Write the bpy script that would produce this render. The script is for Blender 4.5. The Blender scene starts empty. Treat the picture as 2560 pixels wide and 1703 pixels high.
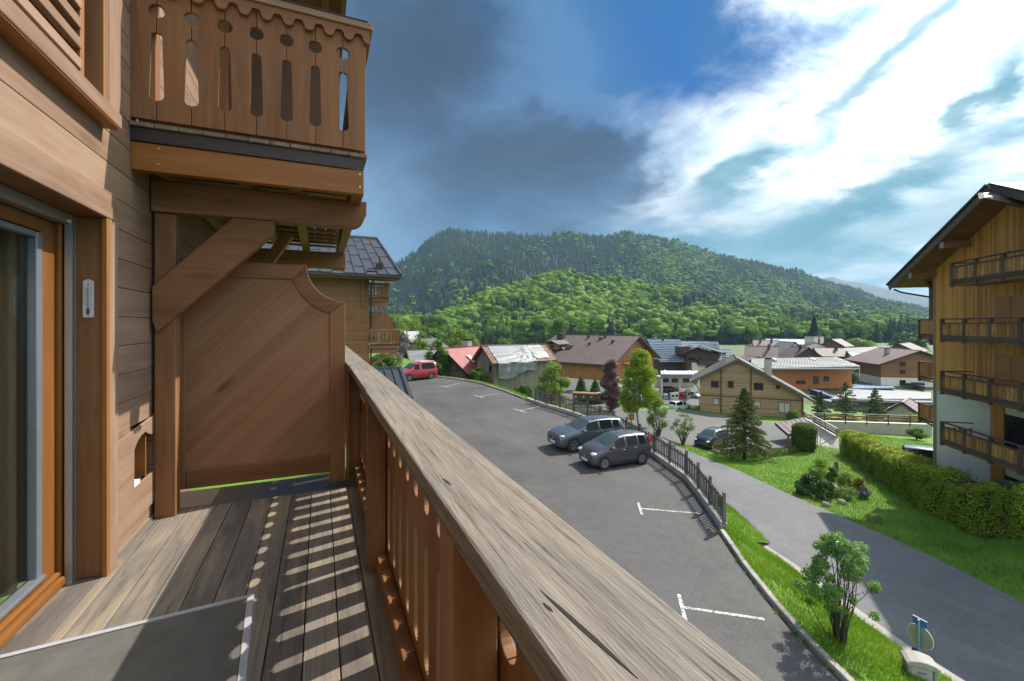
import bpy, math, random
import numpy as np
from mathutils import Vector, Matrix

# ------------------------------------------------------------------ camera
SC = bpy.context.scene
COL = SC.collection
FPX, U0, V0 = 1110.0, 1280.0, 812.0          # focal length and optical axis of the lens, in pixels of a 2560 px wide frame
TH = math.atan(480 / FPX)
SN, CS = math.sin(TH), math.cos(TH)
cam = bpy.data.cameras.new('camera')
camo = bpy.data.objects.new('camera', cam)
COL.objects.link(camo)
cam.sensor_width = 36.0
cam.lens = FPX * 36.0 / 2560.0
cam.shift_y = (V0 - 851.5) / 2560.0
cam.clip_start = 0.05
cam.clip_end = 30000
camo.location = (0, 0, 0)
camo.rotation_euler = (math.radians(90), 0, -TH)
SC.camera = camo

# ------------------------------------------------------------------ light
SUN_AZ = math.radians(77.0)      # from +Y towards +X
SUN_EL = math.radians(46.8)
EXPOSURE = 0.95
SC.view_settings.view_transform = 'Standard'
SC.view_settings.look = 'None'
SC.view_settings.gamma = 1.0
SC.view_settings.use_curve_mapping = False
SC.view_settings.exposure = EXPOSURE
SC.cycles.use_denoising = True
SC.cycles.max_bounces = 8
SC.cycles.diffuse_bounces = 5
SC.cycles.glossy_bounces = 3
SC.cycles.transmission_bounces = 4
SC.cycles.transparent_max_bounces = 12
SC.cycles.volume_bounces = 0
SC.cycles.sample_clamp_indirect = 6.0
SC.cycles.caustics_reflective = False
SC.cycles.caustics_refractive = False

sunl = bpy.data.lights.new('sun', 'SUN')
sunl.energy = 3.5
sunl.angle = math.radians(0.5)
sunl.color = (1.0, 0.93, 0.82)
suno = bpy.data.objects.new('sun', sunl)
COL.objects.link(suno)
to_sun = Vector((math.sin(SUN_AZ) * math.cos(SUN_EL), math.cos(SUN_AZ) * math.cos(SUN_EL), math.sin(SUN_EL)))
suno.rotation_euler = to_sun.to_track_quat('Z', 'Y').to_euler()

world = bpy.data.worlds.new('World')
SC.world = world
world.use_nodes = True


class NT:
    """small node-graph writer"""
    def __init__(s, tree):
        s.t = tree
        tree.nodes.clear()

    def n(s, kind, **kw):
        nd = s.t.nodes.new(kind)
        ins = kw.pop('ins', None)
        for k, v in kw.items():
            setattr(nd, k, v)
        if ins:
            for k, v in ins.items():
                s.put(nd.inputs[k], v)
        return nd

    def put(s, sock, v):
        if isinstance(v, bpy.types.NodeSocket):
            s.t.links.new(v, sock)
        else:
            sock.default_value = v

    def m(s, op, a, b=0.0, c=0.0, clamp=False):
        nd = s.n('ShaderNodeMath', operation=op, use_clamp=clamp)
        s.put(nd.inputs[0], a); s.put(nd.inputs[1], b); s.put(nd.inputs[2], c)
        return nd.outputs[0]

    def mix(s, f, a, b, mode='MIX'):
        nd = s.n('ShaderNodeMix', data_type='RGBA', blend_type=mode, clamp_factor=True)
        s.put(nd.inputs[0], f)
        s.put(nd.inputs[6], a if not isinstance(a, tuple) else (*a[:3], 1))
        s.put(nd.inputs[7], b if not isinstance(b, tuple) else (*b[:3], 1))
        return nd.outputs[2]

    def ramp(s, f, stops, interp='LINEAR'):
        nd = s.n('ShaderNodeValToRGB')
        nd.color_ramp.interpolation = interp
        e = nd.color_ramp.elements
        while len(e) < len(stops):
            e.new(0.5)
        for i, (p, c) in enumerate(stops):
            e[i].position = p
            e[i].color = (c, c, c, 1) if not isinstance(c, tuple) else (*c[:3], 1)
        s.put(nd.inputs[0], f)
        return nd.outputs[0]

    def noise(s, vec, scale, detail=4, rough=0.55, dist=0.0):
        nd = s.n('ShaderNodeTexNoise')
        if vec is not None:
            s.put(nd.inputs['Vector'], vec)
        nd.inputs['Scale'].default_value = scale
        nd.inputs['Detail'].default_value = detail
        nd.inputs['Roughness'].default_value = rough
        nd.inputs['Distortion'].default_value = dist
        return nd.outputs['Fac']

    def mapping(s, vec, scale=(1, 1, 1), rot=(0, 0, 0), loc=(0, 0, 0)):
        nd = s.n('ShaderNodeMapping')
        s.put(nd.inputs['Vector'], vec)
        nd.inputs['Scale'].default_value = scale
        nd.inputs['Rotation'].default_value = rot
        s.put(nd.inputs['Location'], loc)
        return nd.outputs[0]


def srgb(r, g, b):
    f = lambda c: (c / 255 / 12.92) if c <= 10.3 else (((c / 255) + 0.055) / 1.055) ** 2.4
    return (f(r), f(g), f(b))


# ---- the sky: a clear NISHITA sky behind a storm bank on one side and bright broken cloud around the sun
def build_sky():
    g = NT(world.node_tree)
    STR = 0.1
    K = 1.0 / (STR * 2 ** EXPOSURE)
    lin = lambda r, g_, b: tuple(x * K for x in srgb(r, g_, b))
    tc = g.n('ShaderNodeTexCoord')
    d = tc.outputs['Generated']
    sep = g.n('ShaderNodeSeparateXYZ'); g.put(sep.inputs[0], d)
    x, y, z = sep.outputs
    sky = g.n('ShaderNodeTexSky', sky_type='NISHITA')
    sky.sun_disc = False
    sky.sun_elevation = SUN_EL
    sky.sun_rotation = SUN_AZ
    sky.altitude = 1000
    sky.air_density = 1.3
    sky.dust_density = 0.6
    sky.ozone_density = 3.0
    # cloud-layer coordinates
    zz = g.m('ADD', g.m('MAXIMUM', z, 0.0), 0.22)
    px, py = g.m('DIVIDE', x, zz), g.m('DIVIDE', y, zz)
    cmb = g.n('ShaderNodeCombineXYZ'); g.put(cmb.inputs[0], px); g.put(cmb.inputs[1], py)
    p = cmb.outputs[0]
    wv = g.mapping(p, scale=(1.0, 0.42, 1), rot=(0, 0, math.radians(-35)))     # clouds drawn out by the wind
    n1 = g.noise(wv, 1.1, 7, 0.55, 0.5)
    n2 = g.noise(p, 2.6, 7, 0.6, 0.3)
    n3 = g.noise(p, 0.75, 4, 0.5, 0.2)
    az = g.m('ARCTAN2', x, y)
    el = g.m('ARCSINE', z)
    n5 = g.noise(p, 7.0, 6, 0.62, 0.4)
    wob = g.m('ADD', g.m('MULTIPLY', g.m('SUBTRACT', n2, 0.5), 0.75), g.m('MULTIPLY', g.m('SUBTRACT', n5, 0.5), 0.18))
    wob2 = g.m('ADD', g.m('MULTIPLY', g.m('SUBTRACT', n1, 0.5), 0.65), g.m('MULTIPLY', g.m('SUBTRACT', n5, 0.5), 0.3))

    def blob(a0, e0, ra, re, rot=0.0, soft=0.55, w=1.0):
        da = g.m('ADD', g.m('SUBTRACT', az, math.radians(a0)), g.m('MULTIPLY', wob, 0.35 * w))
        de = g.m('ADD', g.m('SUBTRACT', el, math.radians(e0)), g.m('MULTIPLY', wob2, 0.3 * w))
        c, s_ = math.cos(math.radians(rot)), math.sin(math.radians(rot))
        u = g.m('DIVIDE', g.m('ADD', g.m('MULTIPLY', da, c), g.m('MULTIPLY', de, s_)), math.radians(ra))
        v = g.m('DIVIDE', g.m('SUBTRACT', g.m('MULTIPLY', de, c), g.m('MULTIPLY', da, s_)), math.radians(re))
        r = g.m('SQRT', g.m('ADD', g.m('MULTIPLY', u, u), g.m('MULTIPLY', v, v)))
        mr = g.n('ShaderNodeMapRange', interpolation_type='SMOOTHSTEP', clamp=True)
        g.put(mr.inputs[0], r); mr.inputs[1].default_value = 1 + soft * 0.5; mr.inputs[2].default_value = 1 - soft
        mr.inputs[3].default_value = 0; mr.inputs[4].default_value = 1
        return mr.outputs[0]

    # clear blue, deep between the clouds
    blue = g.mix(0.96, sky.outputs[0], g.mix(g.m('MULTIPLY', g.ramp(n2, [(0.40, 0.0), (0.66, 1.0)]), 0.55), g.mix(g.ramp(el, [(0.10, 0.0), (0.40, 1.0)]), lin(70, 168, 214), lin(0, 104, 186)), lin(62, 122, 164)))
    col = blue
    # bright, thin, sunlit cloud all round the sun, brightest next to it; more added behind the camera as fill
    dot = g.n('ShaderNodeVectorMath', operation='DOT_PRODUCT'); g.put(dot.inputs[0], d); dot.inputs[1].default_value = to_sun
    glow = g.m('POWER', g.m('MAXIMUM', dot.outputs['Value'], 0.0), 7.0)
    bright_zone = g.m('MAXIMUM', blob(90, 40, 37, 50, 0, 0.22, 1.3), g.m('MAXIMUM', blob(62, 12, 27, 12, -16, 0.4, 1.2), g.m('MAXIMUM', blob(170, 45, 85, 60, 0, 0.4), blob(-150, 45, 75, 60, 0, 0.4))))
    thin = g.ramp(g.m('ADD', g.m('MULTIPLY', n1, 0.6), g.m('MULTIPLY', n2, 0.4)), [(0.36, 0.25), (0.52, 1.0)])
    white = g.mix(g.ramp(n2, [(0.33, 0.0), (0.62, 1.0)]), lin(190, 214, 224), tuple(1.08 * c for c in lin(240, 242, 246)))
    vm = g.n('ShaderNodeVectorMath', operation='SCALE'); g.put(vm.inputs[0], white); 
    rear_fill = g.n('ShaderNodeVectorMath', operation='DOT_PRODUCT'); g.put(rear_fill.inputs[0], d); rear_fill.inputs[1].default_value = (-0.62, -0.78, 0.1)      # unseen cloud behind the camera, brightened to fill the shadows
    g.put(vm.inputs[3], g.m('ADD', g.m('ADD', 1.0, g.m('MULTIPLY', glow, 3.6)), g.m('MULTIPLY', g.m('MAXIMUM', rear_fill.outputs['Value'], 0.0), 1.1)))
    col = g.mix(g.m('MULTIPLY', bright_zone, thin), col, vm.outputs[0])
    # teal grey undersides inside the bright cloud
    teal = g.mix(n2, lin(70, 150, 178), lin(136, 192, 206))
    for args, k in [((50, 17.5, 6.5, 2.6, 38, 0.7), 1.0), ((62, 12.5, 13, 1.8, 22, 0.8), 1.0), ((66, 26, 9, 1.3, 32, 0.8), 0.9), ((57, 33, 5, 1.8, -55, 0.9), 0.6),
                    ((44, 8.5, 9, 1.8, 8, 0.8), 0.85), ((70, 20, 5, 2.2, 60, 0.8), 0.95), ((57, 8, 8, 1.8, 6, 0.8), 0.7), ((60, 22, 6, 1.0, 40, 0.8), 0.5),
                    ((54, 9.5, 17, 4.6, 6, 0.9), 0.8), ((72, 11, 10, 3.0, 15, 0.9), 0.7), ((92, 30, 12, 4, 20, 0.9), 0.7), ((110, 22, 14, 5, 10, 0.9), 0.7), ((150, 30, 16, 6, 10, 0.9), 0.6), ((190, 38, 16, 6, -20, 0.9), 0.6)]:
        b = blob(*args, w=0.9)
        f = g.m('MULTIPLY', g.m('MULTIPLY', b, k), g.ramp(n1, [(0.25, 0.6), (0.6, 1.0)]))
        col = g.mix(f, col, teal)
    # pale cyan veil low over the valley
    low = g.n('ShaderNodeMapRange', interpolation_type='SMOOTHSTEP', clamp=True)
    g.put(low.inputs[0], el); low.inputs[1].default_value = math.radians(11); low.inputs[2].default_value = math.radians(2)
    low.inputs[3].default_value = 0; low.inputs[4].default_value = 0.5
    col = g.mix(low.outputs[0], col, g.mix(n2, lin(108, 188, 208), lin(196, 226, 228)))
    # storm bank left of the blue gap
    bank = g.m('MAXIMUM', blob(-24, 24, 60, 38, 0, 0.36, 1.1), g.m('MAXIMUM', blob(28, 18, 19, 10.5, -8, 0.6, 1.2), blob(-60, 30, 40, 40, 0, 0.5)))
    shade = g.m('ADD', g.m('MULTIPLY', n3, 0.35), g.m('ADD', g.m('MULTIPLY', n1, 0.25), g.m('ADD', g.m('MULTIPLY', n2, 0.3), g.m('MULTIPLY', n5, 0.1))))
    grey = g.ramp(shade, [(0.34, lin(46, 62, 88)), (0.46, lin(66, 92, 126)), (0.55, lin(90, 122, 160)), (0.68, lin(140, 176, 212))])
    core = g.m('MAXIMUM', blob(22, 19.5, 13, 4.2, 10, 0.9, 1.3), blob(12, 29, 14, 6, 20, 0.9, 1.3))
    grey = g.mix(g.m('MULTIPLY', core, 0.7), grey, lin(56, 68, 86))
    lowb = g.m('MAXIMUM', blob(3, 12, 10, 9, 0, 1.0, 1.5), blob(37, 12.5, 8, 3.5, 12, 1.0, 1.3))
    grey = g.mix(g.m('MULTIPLY', lowb, 0.85), grey, g.mix(n2, lin(84, 122, 168), lin(160, 196, 226)))
    rim = g.ramp(bank, [(0.05, 0.0), (0.35, 0.8), (0.85, 0.0)])      # lit fringe of the bank
    grey = g.mix(rim, grey, lin(138, 180, 214))
    col = g.mix(g.m('MULTIPLY', bank, 0.95), col, grey)
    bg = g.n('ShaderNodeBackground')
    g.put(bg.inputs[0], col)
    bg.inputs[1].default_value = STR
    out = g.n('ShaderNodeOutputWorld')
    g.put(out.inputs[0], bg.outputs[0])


build_sky()


# ------------------------------------------------------------------ measuring: a pixel of the photograph to a point of the place
def ray(u, v):
    a = (u - U0) / FPX
    return Vector((SN + CS * a, CS - SN * a, (V0 - v) / FPX))


def at(u, v, D):
    return ray(u, v) * D


def gz(u, v, Z):
    r = ray(u, v)
    return r * (Z / r.z)


PA, PB = -7.26 - 0.044 * 18.5, 0.044          # the car park rises gently away from the house


def zp(y):
    return PA + PB * y


def gp(u, v):
    r = ray(u, v)
    return r * (PA / (r.z - PB * r.y))


# ------------------------------------------------------------------ objects
def tag(o, label=None, cat=None, group=None, kind=None):
    if label: o['label'] = label
    if cat: o['category'] = cat
    if group: o['group'] = group
    if kind: o['kind'] = kind
    return o


def thing(name, label, cat, loc=(0, 0, 0), rz=0.0, group=None):
    o = bpy.data.objects.new(name, None)
    o.empty_display_size = 0.2
    COL.objects.link(o)
    o.location = loc
    o.rotation_euler = (0, 0, rz)
    return tag(o, label, cat, group)


def dup(o, loc, rz, label=None):
    kids = [c for c in bpy.data.objects if c.parent == o]
    r = o.copy(); COL.objects.link(r)
    r.location = loc; r.rotation_euler = (0, 0, rz)
    if label: r['label'] = label
    for c in kids:
        cc = c.copy(); COL.objects.link(cc); cc.parent = r
        for d_ in [e for e in bpy.data.objects if e.parent == c]:
            dd = d_.copy(); COL.objects.link(dd); dd.parent = cc
    return r


class MB:
    """collects faces and links them as ONE mesh object"""
    def __init__(s):
        s.v, s.f, s.mi = [], [], []

    def add(s, vs, fs, mi=0):
        b = len(s.v)
        s.v += [tuple(q) for q in vs]
        for f in fs:
            s.f.append(tuple(b + i for i in f)); s.mi.append(mi)
        return s

    def box(s, x0, x1, y0, y1, z0, z1, mi=0):
        vs = [(x, y, z) for z in (z0, z1) for y in (y0, y1) for x in (x0, x1)]
        return s.add(vs, [(0, 2, 3, 1), (4, 5, 7, 6), (0, 1, 5, 4), (2, 6, 7, 3), (0, 4, 6, 2), (1, 3, 7, 5)], mi)

    def bar(s, p, q, w, h, up=(0, 0, 1), mi=0):
        p, q = Vector(p), Vector(q)
        t = (q - p).normalized()
        side = t.cross(Vector(up))
        if side.length < 1e-6: side = t.cross(Vector((0, 1, 0)))
        side.normalize()
        n = side.cross(t)
        vs = [e + side * (a * w / 2) + n * (b * h / 2) for e in (p, q) for b in (-1, 1) for a in (-1, 1)]
        return s.add(vs, [(0, 1, 3, 2), (4, 6, 7, 5), (0, 4, 5, 1), (2, 3, 7, 6), (0, 2, 6, 4), (1, 5, 7, 3)], mi)

    def prism(s, pts, fn, a0, a1, mi=0):
        """pts: closed outline in 2D, counter-clockwise; fn(p, q, a) gives the 3D point"""
        n = len(pts)
        vs = [fn(p, q, a0) for p, q in pts] + [fn(p, q, a1) for p, q in pts]
        fs = [tuple(range(n))[::-1], tuple(range(n, 2 * n))]
        fs += [(i, (i + 1) % n, n + (i + 1) % n, n + i) for i in range(n)]
        return s.add(vs, fs, mi)

    def quad(s, a, b, c, d, mi=0):
        return s.add([a, b, c, d], [(0, 1, 2, 3)], mi)

    def slab(s, pts, up, mi=0):
        """flat polygon of 3D points thickened along the vector up"""
        n = len(pts); up = Vector(up)
        pts = [Vector(p) for p in pts]
        vs = pts + [p + up for p in pts]
        fs = [tuple(range(n))[::-1], tuple(range(n, 2 * n))] + [(i, (i + 1) % n, n + (i + 1) % n, n + i) for i in range(n)]
        return s.add(vs, fs, mi)

    def tube(s, path, r, n=8, mi=0, cap=True):
        path = [Vector(p) for p in path]
        rr = r if isinstance(r, (list, tuple)) else [r] * len(path)
        vs = []
        for i, p in enumerate(path):
            t = (path[min(i + 1, len(path) - 1)] - path[max(i - 1, 0)]).normalized()
            a = t.cross(Vector((0, 0, 1)))
            if a.length < 1e-4: a = t.cross(Vector((0, 1, 0)))
            a.normalize(); b = a.cross(t)
            vs += [p + (a * math.cos(2 * math.pi * k / n) + b * math.sin(2 * math.pi * k / n)) * rr[i] for k in range(n)]
        fs = []
        for i in range(len(path) - 1):
            fs += [(i * n + k, (i + 1) * n + k, (i + 1) * n + (k + 1) % n, i * n + (k + 1) % n) for k in range(n)]
        if cap:
            fs += [tuple(range(n)), tuple(range((len(path) - 1) * n, len(path) * n))[::-1]]
        return s.add(vs, fs, mi)

    def build(s, name, mats, parent=None, smooth=False, bevel=0.0, sharp=None):
        me = bpy.data.meshes.new(name)
        me.from_pydata(s.v, [], s.f)
        if not isinstance(mats, (list, tuple)): mats = [mats]
        for m_ in mats: me.materials.append(m_)
        if len(mats) > 1: me.polygons.foreach_set('material_index', s.mi)
        if smooth:
            me.polygons.foreach_set('use_smooth', [True] * len(me.polygons))
            if sharp: me.set_sharp_from_angle(angle=math.radians(sharp))
        me.update()
        o = bpy.data.objects.new(name, me)
        COL.objects.link(o)
        if parent: o.parent = parent
        if bevel:
            b = o.modifiers.new('edge', 'BEVEL'); b.width = bevel; b.segments = 2; b.limit_method = 'ANGLE'; b.angle_limit = math.radians(40)
        return o


def inst(o, name=None, parent=None, loc=None, rot=None, scale=None):
    """a repeat of a part: shares the mesh"""
    c = o.copy(); COL.objects.link(c)
    if name: c.name = name
    if parent is not None: c.parent = parent
    if loc is not None: c.location = loc
    if rot is not None: c.rotation_euler = rot
    if scale is not None: c.scale = scale
    return c


def np_mesh(name, V, Fa, mats, parent=None, smooth=False, mi=None, attr=None):
    """mesh from numpy arrays; Fa is (n,3) or (n,4)"""
    me = bpy.data.meshes.new(name)
    V = np.asarray(V, np.float32); Fa = np.asarray(Fa, np.int32)
    k = Fa.shape[1]
    me.vertices.add(len(V)); me.vertices.foreach_set('co', V.ravel())
    me.loops.add(Fa.size); me.loops.foreach_set('vertex_index', Fa.ravel())
    me.polygons.add(len(Fa)); me.polygons.foreach_set('loop_start', np.arange(0, Fa.size, k, dtype=np.int32))
    if not isinstance(mats, (list, tuple)): mats = [mats]
    for m_ in mats: me.materials.append(m_)
    if mi is not None: me.polygons.foreach_set('material_index', np.asarray(mi, np.int32))
    if smooth: me.polygons.foreach_set('use_smooth', np.ones(len(Fa), bool))
    if attr is not None:
        a = me.attributes.new('tint', 'FLOAT', 'POINT'); a.data.foreach_set('value', np.asarray(attr, np.float32))
    me.update(calc_edges=True)
    o = bpy.data.objects.new(name, me)
    COL.objects.link(o)
    if parent: o.parent = parent
    return o


# ------------------------------------------------------------------ materials
MATS = {}


def newmat(name):
    m_ = bpy.data.materials.new(name); m_.use_nodes = True
    MATS[name] = m_
    g = NT(m_.node_tree)
    bs = g.n('ShaderNodeBsdfPrincipled')
    out = g.n('ShaderNodeOutputMaterial')
    g.put(out.inputs[0], bs.outputs[0])
    return m_, g, bs


def plain(name, col, rough=0.6, metal=0.0, var=0.12, scale=8.0, bump=0.0, spec=0.5, coat=0.0):
    """painted, cast or woven surface: base colour broken up by two sizes of noise"""
    m_, g, bs = newmat(name)
    tc = g.n('ShaderNodeTexCoord')
    n = g.noise(tc.outputs['Object'], scale, 5, 0.6)
    n2 = g.noise(tc.outputs['Object'], scale * 9, 3, 0.6)
    oi = g.n('ShaderNodeObjectInfo')
    f = g.m('ADD', g.m('MULTIPLY', n, 0.7), g.m('MULTIPLY', n2, 0.3))
    f = g.m('ADD', f, g.m('MULTIPLY', g.m('SUBTRACT', oi.outputs['Random'], 0.5), 0.25))
    c = g.ramp(f, [(0.3, tuple(x * (1 - var) for x in col)), (0.7, tuple(min(1, x * (1 + var)) for x in col))])
    g.put(bs.inputs['Base Color'], c)
    bs.inputs['Roughness'].default_value = rough
    bs.inputs['Metallic'].default_value = metal
    bs.inputs['Specular IOR Level'].default_value = spec
    bs.inputs['Coat Weight'].default_value = coat
    if bump:
        b = g.n('ShaderNodeBump'); b.inputs['Strength'].default_value = bump; b.inputs['Distance'].default_value = 0.02
        g.put(b.inputs['Height'], n2); g.put(bs.inputs['Normal'], b.outputs[0])
    return m_


def wood(name, dark, light, axis='Y', fine=26.0, rough=0.62, knots=0.35, streak=0.0, streakcol=(0.5, 0.42, 0.3), var=0.35, bump=0.25, spec=0.35, checks=0.0):
    """sawn boards: grain drawn out along one axis, knots, every board its own piece of timber"""
    m_, g, bs = newmat(name)
    tc = g.n('ShaderNodeTexCoord'); oi = g.n('ShaderNodeObjectInfo')
    off = g.m('MULTIPLY', oi.outputs['Random'], 37.0)
    cmb = g.n('ShaderNodeCombineXYZ')
    for i in range(3): g.put(cmb.inputs[i], off)
    sc = {'X': (0.05, 1, 1), 'Y': (1, 0.05, 1), 'Z': (1, 1, 0.05)}[axis]
    sk = {'X': (0.28, 1, 1), 'Y': (1, 0.28, 1), 'Z': (1, 1, 0.28)}[axis]
    base = g.n('ShaderNodeVectorMath', operation='ADD'); g.put(base.inputs[0], tc.outputs['Object']); g.put(base.inputs[1], cmb.outputs[0])
    warp = g.noise(g.mapping(base.outputs[0], scale=sk), 2.2, 3, 0.5)
    wv = g.n('ShaderNodeCombineXYZ')
    for i in range(3): g.put(wv.inputs[i], g.m('MULTIPLY', warp, 0.10))
    b2 = g.n('ShaderNodeVectorMath', operation='ADD'); g.put(b2.inputs[0], base.outputs[0]); g.put(b2.inputs[1], wv.outputs[0])
    v = g.mapping(b2.outputs[0], scale=sc)
    grain = g.noise(v, fine, 6, 0.62, 0.6)
    fib = g.noise(v, fine * 5.5, 3, 0.6)
    big = g.noise(g.mapping(base.outputs[0], scale=sk), 3.0, 4, 0.55)
    f = g.m('ADD', g.m('ADD', g.m('MULTIPLY', grain, 0.5), g.m('MULTIPLY', fib, 0.22)), g.m('MULTIPLY', big, 0.28))
    f = g.m('ADD', f, g.m('MULTIPLY', g.m('SUBTRACT', oi.outputs['Random'], 0.5), var * 0.5))
    c = g.ramp(f, [(0.34, dark), (0.63, light)])
    if knots:
        vo = g.n('ShaderNodeTexVoronoi'); g.put(vo.inputs['Vector'], g.mapping(base.outputs[0], scale=sk)); vo.inputs['Scale'].default_value = 4.2
        kn = g.ramp(vo.outputs['Distance'], [(0.0, 1.0), (0.085, 0.75), (0.17, 0.0)])
        c = g.mix(g.m('MULTIPLY', kn, knots), c, tuple(x * 0.35 for x in dark))
    if checks:
        sc2 = {'X': (0.012, 1, 1), 'Y': (1, 0.012, 1), 'Z': (1, 1, 0.012)}[axis]
        ck = g.noise(g.mapping(b2.outputs[0], scale=sc2), 95, 4, 0.7, 0.2)
        ck2 = g.noise(g.mapping(b2.outputs[0], scale=sc2), 33, 4, 0.7, 0.3)
        f1 = g.m('MAXIMUM', g.ramp(ck, [(0.36, 1.0), (0.44, 0.0)]), g.ramp(ck2, [(0.30, 1.0), (0.36, 0.0)]))
        c = g.mix(g.m('MULTIPLY', f1, checks), c, tuple(x * 0.45 for x in dark))
    if streak:
        s_ = g.ramp(g.noise(g.mapping(base.outputs[0], scale=sk), 4.5, 5, 0.6, 0.4), [(0.46, 0.0), (0.58, 1.0)])
        s_ = g.m('MULTIPLY', s_, g.ramp(grain, [(0.35, 0.25), (0.6, 1.0)]))
        c = g.mix(g.m('MULTIPLY', s_, streak), c, streakcol)
    g.put(bs.inputs['Base Color'], c)
    g.put(bs.inputs['Roughness'], g.m('ADD', g.m('MULTIPLY', grain, 0.25), rough - 0.12))
    bs.inputs['Specular IOR Level'].default_value = spec
    b = g.n('ShaderNodeBump'); b.inputs['Strength'].default_value = bump; b.inputs['Distance'].default_value = 0.004
    g.put(b.inputs['Height'], g.m('ADD', g.m('MULTIPLY', grain, 0.7), g.m('MULTIPLY', fib, 0.5)))
    g.put(bs.inputs['Normal'], b.outputs[0])
    return m_


def glassmat(name, tint=(0.02, 0.025, 0.03), rough=0.03, trans=0.0):
    m_, g, bs = newmat(name)
    bs.inputs['Base Color'].default_value = (*tint, 1)
    bs.inputs['Roughness'].default_value = rough
    bs.inputs['IOR'].default_value = 1.5
    if trans:      # a thin pane: lets light through, reflects by angle
        lw = g.n('ShaderNodeLayerWeight'); lw.inputs[0].default_value = 0.5
        frv = g.m('ADD', 0.04, g.m('MULTIPLY', g.m('POWER', lw.outputs['Facing'], 5.0), 0.9))
        gl_ = g.n('ShaderNodeBsdfGlossy'); gl_.inputs['Roughness'].default_value = rough
        tr = g.n('ShaderNodeBsdfTransparent'); tr.inputs[0].default_value = (*[c * trans for c in tint], 1)
        mx = g.n('ShaderNodeMixShader')
        g.put(mx.inputs[0], frv); g.put(mx.inputs[1], tr.outputs[0]); g.put(mx.inputs[2], gl_.outputs[0])
        out = [q for q in m_.node_tree.nodes if q.type == 'OUTPUT_MATERIAL'][0]
        m_.node_tree.links.new(mx.outputs[0], out.inputs[0])
    return m_


def leafmat(name, cols, trans=0.35, rough=0.5, spec=0.3, tintmix=True):
    """leaves: hue varies by the piece ('tint' attribute) and over the crown; light shines through"""
    m_, g, bs = newmat(name)
    at_ = g.n('ShaderNodeAttribute'); at_.attribute_name = 'tint'
    tc = g.n('ShaderNodeTexCoord')
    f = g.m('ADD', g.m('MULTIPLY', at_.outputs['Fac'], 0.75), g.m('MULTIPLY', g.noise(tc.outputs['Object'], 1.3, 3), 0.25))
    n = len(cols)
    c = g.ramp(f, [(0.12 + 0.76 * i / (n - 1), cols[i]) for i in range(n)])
    g.put(bs.inputs['Base Color'], c)
    bs.inputs['Roughness'].default_value = rough
    bs.inputs['Specular IOR Level'].default_value = spec
    tr = g.n('ShaderNodeBsdfTranslucent')
    g.put(tr.inputs[0], g.mix(1.0, c, (1.25, 1.3, 0.7), 'MULTIPLY'))
    mx = g.n('ShaderNodeMixShader'); mx.inputs[0].default_value = trans
    g.put(mx.inputs[1], bs.outputs[0]); g.put(mx.inputs[2], tr.outputs[0])
    out = [q for q in m_.node_tree.nodes if q.type == 'OUTPUT_MATERIAL'][0]
    m_.node_tree.links.new(mx.outputs[0], out.inputs[0])
    return m_
# ------------------------------------------------------------------ timber
WK = {}


def W(kind, axis):
    key = kind + axis
    if key not in WK:
        if kind == 'siding':
            WK[key] = wood('weathered_siding_' + axis, (0.190, 0.112, 0.072), (0.330, 0.212, 0.142), axis, 15, 0.68, 0.35, 0.35, (0.35, 0.265, 0.20), 0.25, 0.3)
        elif kind == 'stain':
            WK[key] = wood('brown_stained_timber_' + axis, (0.145, 0.062, 0.023), (0.300, 0.142, 0.058), axis, 12, 0.55, 0.5, 0.15, (0.36, 0.23, 0.14), 0.25, 0.2)
        elif kind == 'honey':
            WK[key] = wood('honey_varnished_timber_' + axis, (0.235, 0.090, 0.020), (0.370, 0.160, 0.042), axis, 14, 0.42, 0.25, 0.0, (0, 0, 0), 0.2, 0.1)
        elif kind == 'door':
            WK[key] = wood('door_timber_' + axis, (0.145, 0.052, 0.011), (0.25, 0.105, 0.026), axis, 14, 0.42, 0.25, 0.0, (0, 0, 0), 0.2, 0.1)
        elif kind == 'grey':
            WK[key] = wood('silvered_handrail_timber_' + axis, (0.128, 0.110, 0.094), (0.268, 0.242, 0.212), axis, 64, 0.85, 0.10, 0.35, (0.31, 0.25, 0.185), 0.12, 1.0, 0.2, 0.9)
        elif kind == 'deck':
            WK[key] = wood('worn_decking_' + axis, (0.115, 0.101, 0.090), (0.225, 0.195, 0.165), axis, 22, 0.85, 0.4, 0.6, (0.36, 0.275, 0.185), 0.45, 0.6, 0.2, 0.6)
        elif kind == 'panel':
            WK[key] = wood('sheltered_panel_timber_' + axis, (0.115, 0.060, 0.031), (0.185, 0.102, 0.056), axis, 9, 0.5, 0.75, 0.0, (0, 0, 0), 0.35, 0.15)
    return WK[key]


M_flash = plain('brown_flashing', (0.045, 0.038, 0.036), 0.42, 0.3, 0.15, 3)
M_alu = plain('grey_aluminium', (0.42, 0.43, 0.43), 0.4, 0.6, 0.08, 6)
M_dark = plain('dark_room', (0.012, 0.011, 0.010), 0.9)
M_glass = glassmat('window_glass', (0.8, 0.85, 0.85), 0.01, 1.0)
M_dglass = glassmat('dark_window_glass', (0.012, 0.016, 0.02), 0.04)
M_steel = plain('galvanised_steel', (0.55, 0.56, 0.56), 0.35, 0.8, 0.1, 20)
M_white = plain('white_paint', (0.78, 0.78, 0.76), 0.5, 0, 0.06, 5)
M_black = plain('black_rubber', (0.018, 0.018, 0.019), 0.75)
M_gasket = plain('grey_gasket', (0.22, 0.25, 0.29), 0.35, 0.4, 0.1, 5)

DZ = -1.38                 # deck level below the lens
WX = -1.10                 # wall plane
PITCH = 0.187              # railing boards

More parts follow.
